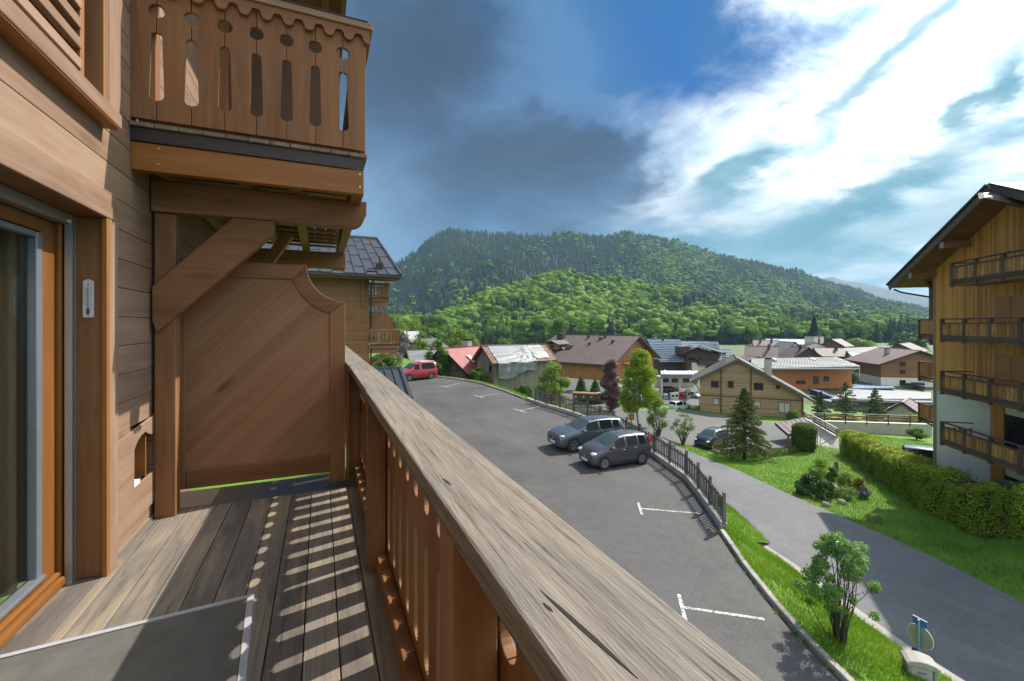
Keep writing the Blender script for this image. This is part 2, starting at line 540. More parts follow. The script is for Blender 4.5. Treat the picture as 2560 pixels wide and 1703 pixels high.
# ------------------------------------------------------------------ the chalet we stand on
chalet = thing('timber_chalet', 'brown timber chalet wall with glazed balcony door at the left edge', 'chalet', (0, 0, 0))
DOOR = (0.55, 3.146, DZ - 0.05, 0.586)
WIN = (0.55, 3.13, 1.10, 3.30)
NICHE = (3.55, 3.935, -1.04, -0.72)
z0 = 0.745 - 0.1745 * 13
k = 0
while z0 < 5.0:
    z1 = z0 + 0.1745
    segs = [(-3.0, 8.6)]
    for (a, b, c, d) in (DOOR, WIN, NICHE):
        if z1 > c + 0.01 and z0 < d - 0.01:
            ns = []
            for s, e in segs:
                if s < a: ns.append((s, min(e, a)))
                if e > b: ns.append((max(s, b), e))
            segs = ns
    for s, e in segs:
        if e - s < 0.02: continue
        mb = MB().box(WX - 0.035, WX, s, e, z0 + 0.0015, z1 - 0.0015)
        mb.build('plank', W('siding', 'Y'), chalet, bevel=0.004)
    z0 = z1; k += 1
MB().box(WX - 0.20, WX - 0.04, -3.0, DOOR[0], -1.5, 5.0).box(WX - 0.20, WX - 0.04, 3.95, 8.6, -1.5, 5.0).box(WX - 0.20, WX - 0.04, DOOR[0], 3.95, 0.60, 1.09)\
    .box(WX - 0.20, WX - 0.04, DOOR[0], 8.6, 3.31, 5.0).box(WX - 0.20, WX - 0.04, 3.16, 3.54, -1.5, 3.3).box(WX - 0.20, WX - 0.04, 3.54, 3.95, -0.71, 3.3)\
    .box(WX - 0.20, WX - 0.04, 3.54, 3.95, -1.5, -1.05).box(-4.0, WX - 0.21, 8.4, 8.6, -1.5, 5.0).box(-4, -3.8, -3, 8.6, -1.5, 5)\
    .build('wall_core', M_dark, chalet)
# board with an arched opening let into the wall
ya, yb = 3.30, 3.985
hole = [(NICHE[0], -1.04), (NICHE[0], -0.80)] + [(NICHE[0] + (NICHE[1] - NICHE[0]) * t, -0.80 + 0.075 * math.sin(math.pi * (0.5 * t + 0.5) if t > 0.5 else math.pi * t) ** 0.7) for t in (0.12, 0.3, 0.5, 0.7, 0.88)] + [(NICHE[1], -0.76), (NICHE[1], -1.04)]
outl = [(ya, -1.26), (NICHE[0], -1.26)] + hole + [(NICHE[1], -1.26), (yb - 0.02, -1.26), (yb - 0.03, -1.0), (yb, -0.93), (yb, -0.64), (ya, -0.69)]
mb = MB()
mb.prism(outl, lambda p, q, a: (a, p, q), WX + 0.001, WX + 0.016)
mb.box(WX + 0.001, WX + 0.016, NICHE[0], NICHE[1], -1.259, -1.04)
mb.build('niche_board', W('siding', 'Y'), chalet, bevel=0.003)
MB().box(WX - 0.16, WX - 0.15, 3.5, 4.0, -1.1, -0.68).box(WX - 0.15, WX - 0.002, 3.80, 3.82, -1.04, -0.70).build('niche_lining', W('honey', 'Z'), chalet)
MB().box(WX - 0.12, WX + 0.012, 3.56, 3.66, -1.04, -1.015).build('niche_sill', M_white, chalet)
# door surround
MB().box(WX, -1.07, 3.146, 3.262, DZ, 0.60).build('door_trim', W('siding', 'Z'), chalet, bevel=0.006)
MB().box(WX, -1.066, 0.4, 3.225, 0.586, 0.735).build('lintel', W('siding', 'Y'), chalet, bevel=0.006)
MB().box(-1.235, -1.071, 3.144, 3.164, DZ, 0.586).build('door_jamb', W('stain', 'Z'), chalet)
MB().box(-1.095, -1.07, 3.112, 3.143, DZ, 0.586).build('door_jamb_bead', W('honey', 'Z'), chalet, bevel=0.004)
MB().box(-1.40, -1.10, 0.5, 3.143, 0.588, 0.606).build('door_head_lining', W('stain', 'Y'), chalet)
MB().box(WX, WX + 0.012, 3.262, 4.4, DZ, DZ + 0.022).build('skirting', W('deck', 'Y'), chalet)
door = MB().box(-1.33, -1.27, 2.955, 3.075, -1.31, 0.53).box(-1.33, -1.27, 0.6, 2.955, 0.462, 0.53).box(-1.33, -1.27, 0.6, 2.955, -1.33, -1.262).build('balcony_door', W('door', 'Z'), chalet, bevel=0.006)
MB().box(-1.345, -1.250, 3.076, 3.143, DZ, 0.585).box(-1.345, -1.285, 0.6, 3.075, 0.531, 0.585).build('door_frame', W('door', 'Z'), chalet, bevel=0.008)
MB().box(-1.305, -1.265, 2.905, 2.954, -1.25, 0.455).box(-1.305, -1.265, 0.6, 2.905, 0.425, 0.455).box(-1.30, -1.25, 0.6, 2.954, -1.262, -1.24).build('glazing_gasket', M_gasket, door, bevel=0.006)
MB().box(-1.302, -1.296, 0.6, 2.91, -1.245, 0.43).build('pane', M_glass, door)
MB().box(-1.31, -1.215, 0.6, 3.05, -1.352, -1.305).box(-1.27, -1.235, 0.6, 3.05, -1.305, -1.28).build('door_sill', W('door', 'Y'), chalet, bevel=0.012)
bl = MB().box(-1.275, -1.215, 0.6, 3.11, 0.533, 0.587).build('blind_box', M_alu, chalet, bevel=0.004)
MB().box(-1.24, -1.21, 3.094, 3.104, DZ, 0.585).box(-1.24, -1.21, 3.128, 3.138, DZ, 0.585).build('blind_guide', M_alu, chalet)
MB().box(-1.235, -1.218, 3.104, 3.128, DZ, 0.585).build('guide_brush', M_black, chalet)
MB().tube([(-1.222, 3.06, 0.548), (-1.222, 3.10, 0.548)], 0.011, 10).build('guide_cap', M_white, chalet, smooth=True)
MB().box(-1.42, -1.10, 0.55, 3.14, DZ - 0.03, DZ - 0.001).build('threshold_board', W('deck', 'Y'), chalet)
# curtain behind the glass
mb = MB(); n = 150
pts = [(-1.385 + 0.028 * math.sin(i * 0.78) + 0.010 * math.sin(i * 0.31 + 1), 0.7 + 2.42 * i / n) for i in range(n + 1)]
for i in range(n):
    (a, b), (c, d) = pts[i], pts[i + 1]
    mb.quad((a, b, -1.30), (c, d, -1.30), (c, d, 0.5), (a, b, 0.5))
m_cur, g, bs = newmat('curtain_cloth')
tc = g.n('ShaderNodeTexCoord')
v = g.noise(g.mapping(tc.outputs['Object'], scale=(1, 14, 0.02)), 2.0, 3)
g.put(bs.inputs['Base Color'], g.ramp(v, [(0.35, (0.26, 0.19, 0.105)), (0.6, (0.58, 0.48, 0.32))]))
bs.inputs['Roughness'].default_value = 0.9
tag(mb.build('curtain', m_cur, smooth=True), 'striped brown curtain hanging behind the balcony door glass', 'curtain')
MB().box(-3.7, -1.56, 0.0, 3.5, -1.45, -1.40).box(-3.7, -1.56, 0.0, 3.5, 0.7, 0.75).build('room_floor', M_dark, chalet)
# window above with a guard of slats
win = MB().box(-1.30, -1.27, 0.5, 3.13, 1.12, 3.4).build('upper_window', M_dglass, chalet)
for i in range(16):
    zc = 1.272 + 0.098 * i
    MB().bar((-1.085, 0.5, zc), (-1.085, 2.83, zc), 0.032, 0.050).build('slat', W('siding', 'Y'), win, bevel=0.004)
MB().box(-1.24, -1.075, 2.83, 2.872, 1.172, 3.3).build('guard_post', W('stain', 'Z'), win, bevel=0.004)
MB().box(-1.30, -1.071, 3.114, 3.142, 1.172, 3.3).box(-1.20, -1.071, 3.075, 3.112, 1.172, 3.3).build('window_jamb', W('stain', 'Z'), chalet, bevel=0.004)
MB().box(WX, -1.066, 3.131, 3.285, 1.174, 4.2).build('window_trim', W('siding', 'Z'), chalet, bevel=0.006)
MB().box(WX - 0.1, -1.016, 0.4, 3.15, 1.088, 1.170).build('window_sill', W('siding', 'Y'), chalet, bevel=0.007)
MB().box(WX, -1.022, 0.4, 3.14, 1.083, 1.0875).build('sill_soffit', W('honey', 'Y'), chalet)
# post, beam and brace that carry the balcony above
MB().box(-1.08, -0.955, 3.90, 4.02, DZ, 0.80).build('post', W('stain', 'Z'), chalet, bevel=0.006)
out = [(-1.09, 0.80), (0.24, 0.80)] + [(0.24 + 0.10 * math.sin(t), 0.90 - 0.10 * math.cos(t)) for t in np.linspace(0.1, 1.5, 7)] + [(0.355, 0.91), (0.355, 1.02), (-1.09, 1.02)]
MB().prism(out, lambda p, q, a: (p, a, q), 3.86, 3.98).build('bracket_beam', W('stain', 'X'), chalet, bevel=0.006)
MB().prism([(-1.085, 0.03), (-1.06, -0.06), (-1.0, 0.0), (-0.33, 0.70), (-0.32, 0.799), (-0.60, 0.799), (-1.085, 0.27)], lambda p, q, a: (p, a, q), 3.865, 3.975).build('brace', W('stain', 'X'), chalet, bevel=0.008)
MB().box(-1.09, 0.33, 6.6, 6.75, 0.78, 1.0).build('bracket_beam', W('stain', 'X'), chalet, bevel=0.006)
MB().bar((-0.95, 5.2, -0.1), (-0.30, 5.2, 0.95), 0.10, 0.12, (0, 1, 0)).build('brace', W('stain', 'Z'), chalet, bevel=0.006)
# eaves over the far end of the wall
sof = MB().box(-1.1, 0.235, 4.3, 9.2, 4.00, 4.03).build('soffit', W('stain', 'X'), chalet)
MB().box(0.236, 0.296, 4.3, 9.2, 3.92, 4.12).build('eaves_board', W('stain', 'Y'), sof)
for yy in (5.6, 6.6, 7.6, 8.5):
    MB().box(-1.1, 0.235, yy, yy + 0.10, 3.88, 3.999).build('rafter', W('stain', 'X'), sof)
for xx in (-0.9, -0.42, 0.02):
    MB().box(xx, xx + 0.08, 4.3, 9.2, 3.82, 3.879).build('rafter', W('stain', 'Y'), sof)


# ------------------------------------------------------------------ railing boards with cut-outs
def board_outline(w, h, s0, s1, c0, r, half=True, left=True, right=True):
    """half a slot and half a round hole cut from each edge; p across, q up"""
    def edge(sign):
        e = []
        b, t = 0.038, 0.028
        for a in np.linspace(0, 1, 6): e.append((b * math.sin(a * math.pi / 2) ** 0.8, s0 + b * (1 - math.cos(a * math.pi / 2))))
        for a in np.linspace(0, 1, 6): e.append((t * math.cos(a * math.pi / 2) ** 0.8, s1 - t * (1 - math.sin(a * math.pi / 2))))
        for a in np.linspace(-1, 1, 11): e.append((r * math.cos(a * math.pi / 2), c0 + r * math.sin(a * math.pi / 2)))
        return e
    L = [(d, q) for d, q in edge(1)] if left else []
    R = [(w - d, q) for d, q in edge(1)] if right else []
    return [(0, 0), (w, 0)] + R + [(w, h), (0, h)] + L[::-1]


# ------------------------------------------------------------------ balcony floor
floor = tag(bpy.data.objects.new('balcony_floor', None), kind='structure'); COL.objects.link(floor)
gaps = [0.343, 0.214, 0.0756, -0.0653, -0.2103, -0.3486, -0.4869, -0.625, -0.763, -0.902, -1.0436, WX - 0.001]
for i in range(len(gaps) - 1):
    MB().box(gaps[i + 1] + 0.0025, gaps[i] - 0.0025, -1.6, 4.02, DZ - 0.03, DZ).build('deck_board', W('deck', 'Y'), floor, bevel=0.003)
MB().box(WX, 0.33, -1.6, 3.96, DZ - 0.20, DZ - 0.06).build('floor_joists', M_dark, floor)
MB().box(WX, 0.36, 3.97, 4.03, DZ - 0.22, DZ - 0.034).build('edge_beam', W('stain', 'X'), floor)
MB().box(WX, 0.33, 4.04, 4.62, DZ - 0.30, -1.435).build('under_beam', M_flash, floor)  # dark finish puts the beam's shadow side into its colour
m_mesh, g, bs = newmat('fly_screen_mesh')
tc = g.n('ShaderNodeTexCoord')
sx = g.n('ShaderNodeSeparateXYZ'); g.put(sx.inputs[0], tc.outputs['Object'])
gx = g.m('POWER', g.m('ABSOLUTE', g.m('SINE', g.m('MULTIPLY', sx.outputs[0], 500.0))), 0.6)
gy = g.m('POWER', g.m('ABSOLUTE', g.m('SINE', g.m('MULTIPLY', sx.outputs[1], 500.0))), 0.6)
gg = g.m('MULTIPLY', gx, gy)
big = g.noise(tc.outputs['Object'], 7, 4)
g.put(bs.inputs['Base Color'], g.mix(g.m('MULTIPLY', gg, 0.6), g.ramp(big, [(0.3, (0.125, 0.118, 0.104)), (0.7, (0.185, 0.175, 0.155))]), (0.035, 0.033, 0.03)))
bs.inputs['Roughness'].default_value = 0.7
bp = g.n('ShaderNodeBump'); bp.inputs['Strength'].default_value = 0.5; bp.inputs['Distance'].default_value = 0.002
g.put(bp.inputs['Height'], gg); g.put(bs.inputs['Normal'], bp.outputs[0])
mat = thing('screen_mat', 'grey woven fly screen mat with white border lying on the deck', 'mat', (-0.308, 2.598, DZ), math.radians(4.3))
MB().box(-1.0, -0.032, -1.0, -0.032, 0.004, 0.009).build('mat_weave', m_mesh, mat)
M_tape = plain('white_border_tape', (0.36, 0.36, 0.385), 0.7, 0, 0.12, 12)
MB().box(-1.0, 0, -0.026, 0, 0.004, 0.013).box(-0.030, 0, -1.0, -0.0265, 0.004, 0.0128).build('mat_border', M_tape, mat, bevel=0.002)

# ------------------------------------------------------------------ balcony railing
rail = thing('balcony_railing', 'timber balcony railing with cut-out boards under a silvered handrail', 'railing', (0.3, 2.0, DZ))
rail_o = Vector((0.3, 2.0, DZ))


def L(mb):     # world to the railing's own frame
    mb.v = [(x - rail_o.x, y - rail_o.y, z - rail_o.z) for x, y, z in mb.v]
    return mb


for a, b, dx in ((-1.6, 2.38, 0.0), (2.385, 3.88, 0.003), (3.885, 7.9, -0.002)):
    L(MB().box(0.209 + dx, 0.380 + dx, a, b, -0.376, -0.330)).build('handrail', W('grey', 'Y'), rail, bevel=0.006)
# drying cracks in the handrail: near-black inlays, the shade of a slit put into their colour
mcrack = plain('crack_shadow', (0.02, 0.014, 0.01), 0.95)
for (u, v, ln, wd) in ((1455, 1570, 0.16, 0.006), (1117, 1204, 0.05, 0.006), (1370, 1518, 0.02, 0.004)):
    P = gz(u, v, -0.3295)
    pts = []
    for t in np.linspace(-1, 1, 9): pts.append((P.x + 0.022 * t * ln * 3 + wd * 0.5 * (1 - t * t), P.y - t * ln / 2))
    for t in np.linspace(1, -1, 9)[1:-1]: pts.append((P.x + 0.022 * t * ln * 3 - wd * 0.5 * (1 - t * t), P.y - t * ln / 2))
    L(MB().prism(pts[::-1], lambda p, q, a: (p, q, a), -0.336, -0.3293)).build('crack', mcrack, rail)
for y in (-0.853, 0.857, 2.57, 4.285, 6.0):
    L(MB().box(0.24, 0.34, y, y + 0.10, DZ, -0.377)).build('post', W('stain', 'Z'), rail, bevel=0.005)
    if y < 5: L(MB().box(0.29, 0.344, y + 0.101, y + 1.711, DZ, DZ + 0.10)).build('bottom_rail', W('stain', 'Y'), rail, bevel=0.005)
    L(MB().box(0.285, 0.344, y + 0.101, y + 1.711, -0.425, -0.377)).build('top_rail', W('stain', 'Y'), rail, bevel=0.005)
ol = board_outline(PITCH - 0.004, 0.99, 0.13, 0.585, 0.735, 0.043)
first = None
for kk in range(-8, 41):
    y = 0.079 + PITCH * kk + 0.002
    if first is None:
        first = MB().prism(ol, lambda p, q, a: (a, p, q), 0.0, 0.028).build('railing_board', W('stain', 'Z'), rail, bevel=0.003)
        first.location = (0.346 - rail_o.x, y - rail_o.y, 0.012)
    else:
        inst(first, 'railing_board', rail, (0.346 - rail_o.x, y - rail_o.y, 0.012))
# metal drip edge outside the boards
L(MB().box(0.335, 0.343, -1.6, 7.9, DZ - 0.25, DZ - 0.035)).build('fascia', W('stain', 'Y'), rail)

# ------------------------------------------------------------------ privacy screen
scr = thing('privacy_screen', 'brown timber privacy screen with diagonal boards and a scooped corner', 'screen', (-0.43, 4.2, DZ))
so = Vector((-0.43, 4.2, DZ))


def LS(mb):
    mb.v = [(x - so.x, y - so.y, z - so.z) for x, y, z in mb.v]
    return mb


XL, XR, ZB, ZT, R0 = -1.065, 0.205, -1.285, 0.513, 0.31
arc = [(XR - R0 * math.cos(t), ZT - R0 * math.sin(t)) for t in np.linspace(0, math.pi / 2, 15)]
arci = [(XR - (R0 + 0.125) * math.cos(t), ZT - (R0 + 0.125) * math.sin(t)) for t in np.linspace(0.30, math.pi / 2 - 0.30, 13)]
xr_i, zt_i = XR - 0.128, ZT - 0.13
xc, zc_ = arci[0][0], arci[-1][1]
F3 = lambda p, q, a: (p, a, q)
LS(MB().prism([(XL, zt_i), (arci[0][0], zt_i)] + [(arc[0][0], ZT), (XL, ZT)], F3, 4.19, 4.245)).build('top_rail', W('stain', 'X'), scr, bevel=0.005)
LS(MB().prism([(arci[0][0], zt_i)] + arci[1:-1] + [(xr_i, arci[-1][1]), (XR, ZT - R0)] + arc[::-1][1:], F3, 4.1905, 4.2445)).build('scooped_corner', W('stain', 'X'), scr, bevel=0.005)
LS(MB().prism([(xr_i, DZ - 0.0), (XR, DZ - 0.0), (XR, ZT - R0), (xr_i, arci[-1][1])], F3, 4.191, 4.244)).build('stile', W('stain', 'Z'), scr, bevel=0.005)
LS(MB().box(XL, -0.965, 4.191, 4.244, ZB, zt_i)).build('stile', W('stain', 'Z'), scr, bevel=0.005)
LS(MB().box(-0.964, xr_i - 0.001, 4.19, 4.245, ZB, ZB + 0.15)).build('bottom_rail', W('stain', 'X'), scr, bevel=0.005)
LS(MB().box(0.215, 0.24, 4.215, 4.284, DZ, -0.38)).build('filler_strip', W('honey', 'Z'), scr)
# diagonal infill, one board after the other, clipped to the frame
clip = [(-0.97, ZB + 0.14), (xr_i + 0.01, ZB + 0.14), (xr_i + 0.01, arci[-1][1])] + [(p + 0.01, q + 0.01) for p, q in arci[::-1]] + [(-0.97, zt_i + 0.01)]


def halfplane(poly, nx, nz, d):
    res = []
    for i in range(len(poly)):
        a, b = poly[i], poly[(i + 1) % len(poly)]
        fa, fb = a[0] * nx + a[1] * nz - d, b[0] * nx + b[1] * nz - d
        if fa <= 0: res.append(a)
        if (fa < 0 < fb) or (fb < 0 < fa):
            t = fa / (fa - fb)
            res.append((a[0] + (b[0] - a[0]) * t, a[1] + (b[1] - a[1]) * t))
    return res


wdiag = wood('diagonal_panel_timber', (0.235, 0.112, 0.052), (0.360, 0.188, 0.096), 'X', 7, 0.5, 0.85, 0.0, (0, 0, 0), 0.22, 0.12)
LS(MB().box(XL + 0.02, xr_i, 4.228, 4.236, ZB + 0.02, ZT - R0 - 0.02).box(XL + 0.02, -0.2, 4.228, 4.236, ZT - R0 - 0.019, zt_i + 0.05)).build('backing', W('stain', 'Z'), scr)
for i in range(-20, 22):
    n_ = math.sqrt(0.5)
    d0 = i * 0.105
    poly = halfplane(halfplane(clip, -n_, n_, d0 + 0.1047 - 0.35), n_, -n_, -(d0 - 0.35))
    if len(poly) < 3: continue
    cx, cz = sum(p[0] for p in poly) / len(poly), sum(p[1] for p in poly) / len(poly)
    # the board's own frame lies along it, so the grain follows
    pts = [((p - cx) * n_ + (q - cz) * n_, -(p - cx) * n_ + (q - cz) * n_) for p, q in poly]
    bo = MB().prism(pts, F3, 0, 0.018).build('diagonal_board', wdiag, scr, bevel=0.0015)
    bo.location = (cx - so.x, 4.207 - so.y, cz - so.z); bo.rotation_euler = (0, -math.pi / 4, 0)

# ------------------------------------------------------------------ the balcony above
ub = thing('upper_balcony', 'timber balcony above with cut-out boards and a wavy trim', 'balcony', (-0.4, 3.53, 1.28))
uo = Vector((-0.4, 3.53, 1.28))


def LU(mb):
    mb.v = [(x - uo.x, y - uo.y, z - uo.z) for x, y, z in mb.v]
    return mb


UP = 0.187
xs = [WX - 0.08 + 0.0] + [-0.966 + UP * i for i in range(0, 7)] + [0.318]
for i in range(8):
    w = xs[i + 1] - xs[i] - 0.004
    o2 = board_outline(w, 0.86, 0.13, 0.565, 0.705, 0.043, left=i > 0, right=i < 7)
    LU(MB().prism(o2, lambda p, q, a, x0=xs[i] + 0.002: (x0 + p, a, 1.315 + q), 3.53, 3.558)).build('railing_board', W('stain', 'Z'), ub, bevel=0.003)
sb = None
for i in range(0, 21):
    y = 3.565 + UP * i
    if sb is None:
        sb = LU(MB().prism(board_outline(UP - 0.004, 0.86, 0.13, 0.565, 0.705, 0.043), lambda p, q, a: (a, y + p, 1.315 + q), 0.290, 0.318)).build('railing_board', W('stain', 'Z'), ub, bevel=0.003)
    else:
        inst(sb, 'railing_board', ub, (0, UP * i, 0))
LU(MB().box(WX, 0.366, 3.485, 3.64, 2.218, 2.266)).build('handrail', W('siding', 'X'), ub, bevel=0.004)
LU(MB().box(0.245, 0.366, 3.641, 7.5, 2.218, 2.266)).build('handrail', W('siding', 'Y'), ub, bevel=0.004)
LU(MB().box(WX, 0.33, 3.48, 3.66, 2.267, 2.272).box(0.24, 0.372, 3.661, 7.5, 2.267, 2.272)).build('cap_flashing', M_flash, ub)
# wavy trim under the handrail
x0, x1, per = WX, 0.345, 0.134
wav = [(x0, 2.217)]
nn = 180
for i in range(nn + 1):
    x = x0 + (x1 - x0) * i / nn
    ph = ((x1 - x) / per) % 1.0
    wav.append((x, 2.150 - 0.030 * math.tanh(2.2 * math.sin(2 * math.pi * ph + 0.9)) - 0.004))
wav.append((x1, 2.217))
LU(MB().prism(wav, F3, 3.500, 3.526)).build('wavy_trim', W('stain', 'X'), ub)
wav = [(3.53, 2.217)]
for i in range(220):
    y = 3.53 + 3.9 * i / 219
    wav.append((y, 2.146 - 0.030 * math.tanh(2.2 * math.sin(2 * math.pi * ((y - 3.53) / per)))))
wav.append((7.43, 2.217))
LU(MB().prism(wav, lambda p, q, a: (a, p, q), 0.320, 0.345)).build('wavy_trim', W('stain', 'Y'), ub)
LU(MB().box(WX + 0.05, 0.30, 3.559, 3.60, 1.29, 1.335)).build('bottom_rail', W('stain', 'X'), ub)
for x in (-1.07, 0.20):
    LU(MB().box(x, x + 0.09, 3.56, 3.65, 1.25, 2.217)).build('post', W('stain', 'Z'), ub)
for i in range(11):
    x = WX + 0.002 + 0.130 * i
    LU(MB().box(x, x + 0.124, 3.50, 7.5, 1.255, 1.28)).build('floor_board', W('deck', 'Y'), ub, bevel=0.002)
LU(MB().box(WX, 0.300, 3.522, 3.53, 1.168, 1.250)).build('drip_flashing', M_flash, ub)
LU(MB().box(WX, 0.305, 3.531, 3.60, 0.985, 1.162)).build('edge_beam', W('honey', 'X'), ub, bevel=0.005)
LU(MB().box(0.22, 0.305, 3.601, 7.5, 0.985, 1.162)).build('edge_beam', W('stain', 'Y'), ub, bevel=0.005)
for x in (-1.02, -0.55, -0.22):
    LU(MB().box(x, x + 0.085, 3.601, 7.5, 1.025, 1.16)).build('joist', W('stain', 'Y'), ub, bevel=0.004)
for i in range(13):
    y = 3.72 + 0.29 * i
    LU(MB().box(-1.09, 0.215, y, y + 0.06, 1.163, 1.19)).build('batten', W('stain', 'X'), ub)
for (x, z) in ((-0.955, 1.135), (-0.955, 1.035), (0.277, 1.135), (0.277, 1.04)):
    LU(MB().tube([(x, 3.526, z), (x, 3.532, z)], 0.006, 8)).build('bolt', M_steel, ub)
LU(MB().box(-1.0, 0.20, 5.6, 5.65, 1.30, 3.35)).build('upper_screen', plain('shaded_stain', (0.075, 0.036, 0.014), 0.6, 0, 0.25, 5), ub)  # timber darkened: the shade behind the cut-outs is put into its colour
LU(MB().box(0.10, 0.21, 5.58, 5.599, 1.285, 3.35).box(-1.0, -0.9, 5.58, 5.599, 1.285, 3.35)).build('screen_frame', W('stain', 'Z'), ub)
# things standing on it, seen through the cut-outs
M_blue = plain('blue_pole_paint', (0.06, 0.26, 0.48), 0.4)
tag(MB().tube([(-0.82, 4.3, 1.285), (-0.90, 4.36, 2.05)], 0.012, 8).build('blue_pole', M_blue, smooth=True), 'blue pole leaning on the balcony above', 'pole')
tag(MB().tube([(-0.95, 4.0, 1.281), (-0.95, 4.0, 1.34)], 0.06, 14).build('white_cup', M_white, smooth=True), 'small white pot standing on the floor of the balcony above', 'pot')

# ------------------------------------------------------------------ thermometer on the door jamb
th = thing('thermometer', 'white outdoor thermometer fixed to the door jamb', 'thermometer', (-1.158, 3.143, 0.143))
tw, hh = 0.0235, 0.104
body = [(-tw, -hh + 0.006), (-tw + 0.006, -hh), (tw - 0.006, -hh), (tw, -hh + 0.006), (tw, hh - 0.012), (tw - 0.01, hh - 0.004), (0.006, hh), (-0.006, hh), (-tw + 0.01, hh - 0.004), (-tw, hh - 0.012)]
MB().prism(body, F3, -0.010, -0.001).build('thermometer_body', plain('thermometer_white', (0.72, 0.73, 0.76), 0.4), th, bevel=0.002)
MB().tube([(0, -0.012, -0.055), (0, -0.012, 0.062)], 0.0022, 8).build('glass_tube', M_gasket, th)
mb = MB()
for i in range(5): mb.box(-0.0065, 0.0065, -0.0145, -0.0105, -0.085 + i * 0.0065, -0.085 + i * 0.0065 + 0.004)
mb.build('bulb_guard', M_black, th)
mb = MB()
for i in range(23):
    z = -0.042 + i * 0.0047
    ln = 0.006 if i % 2 == 0 else 0.003
    mb.box(-0.009 - ln, -0.009, -0.0112, -0.0104, z, z + 0.0013).box(0.009, 0.009 + ln, -0.0112, -0.0104, z, z + 0.0013)
mb.tube([(0, -0.0115, 0.074), (0, -0.0104, 0.074)], 0.004, 10)
mb.build('scale_marks', plain('scale_ink', (0.12, 0.13, 0.15), 0.6), th)
for z in (0.094, -0.094):
    MB().tube([(0, -0.0118, z), (0, -0.0104, z)], 0.0025, 8).build('screw', M_black, th)
# ------------------------------------------------------------------ lower terrain: one smooth surface through surveyed points
_cp = [(2395, 1703, -9.0), (2560, 1511, -9.2), (2130, 1305, -9.8), (1983, 1412, -9.35), (1808, 1300, -9.6), (1848, 1179, -10.35), (1705, 1121, -10.9),
       (1650, 1093, -11.3), (1807, 1135, -11.3), (1990, 1117, -11.3), (1520, 1025, -12.6), (1693, 1027.5, -12.9), (1820, 1039, -13.0), (1940, 1060, -12.6),
       (2010, 1046, -13.1), (2100, 1130, -11.0), (2310, 1278, -10.0), (2431, 1336, -9.7), (2557, 1354, -9.5), (2200, 1100, -11.2), (2320, 1140, -10.8),
       (2000, 1200, -10.5), (1560, 985, -13.6), (1700, 985, -14.2), (1420, 990, -13.5)]
_cx = np.array([[*gz(u, v, z)] for u, v, z in _cp])
_cx = np.vstack([_cx, [[19, 22, -10.2], [21, 30, -11.0], [21, 38, -12.0], [14.5, 0, -8.9], [14, -8, -8.8], [24, 0, -9.1], [24, -8, -9.0], [40, 5, -9.9], [55, 20, -11.4], [40, 70, -13.9], [60, 60, -14.1], [75, 40, -13.8]]])


def _phi(r): return r


_A = np.linalg.norm(_cx[:, None, :2] - _cx[None, :, :2], axis=2)
_n = len(_cx)
_M = np.block([[-_phi(_A) - 1.2 * np.eye(_n), np.c_[np.ones(_n), _cx[:, :2]]], [np.r_[np.ones((1, _n)), _cx[:, :2].T], np.zeros((3, 3))]])
_w = np.linalg.solve(_M, np.r_[_cx[:, 2], 0, 0, 0])


def ZL(x, y):
    x = np.asarray(x, float); y = np.asarray(y, float)
    r = np.sqrt((x[..., None] - _cx[:, 0]) ** 2 + (y[..., None] - _cx[:, 1]) ** 2)
    return np.clip(-r @ _w[:_n] + _w[_n] + _w[_n + 1] * x + _w[_n + 2] * y, -14.3, -8.6)


def gl(u, v):
    """pixel to the lower terrain"""
    Z = -11.0
    for _ in range(40):
        P = gz(u, v, Z)
        Z = 0.6 * Z + 0.4 * float(ZL(P.x, P.y))
    return gz(u, v, Z)


def vground(D):          # valley floor further out
    return -14.3 - 0.006 * max(0, D - 90)


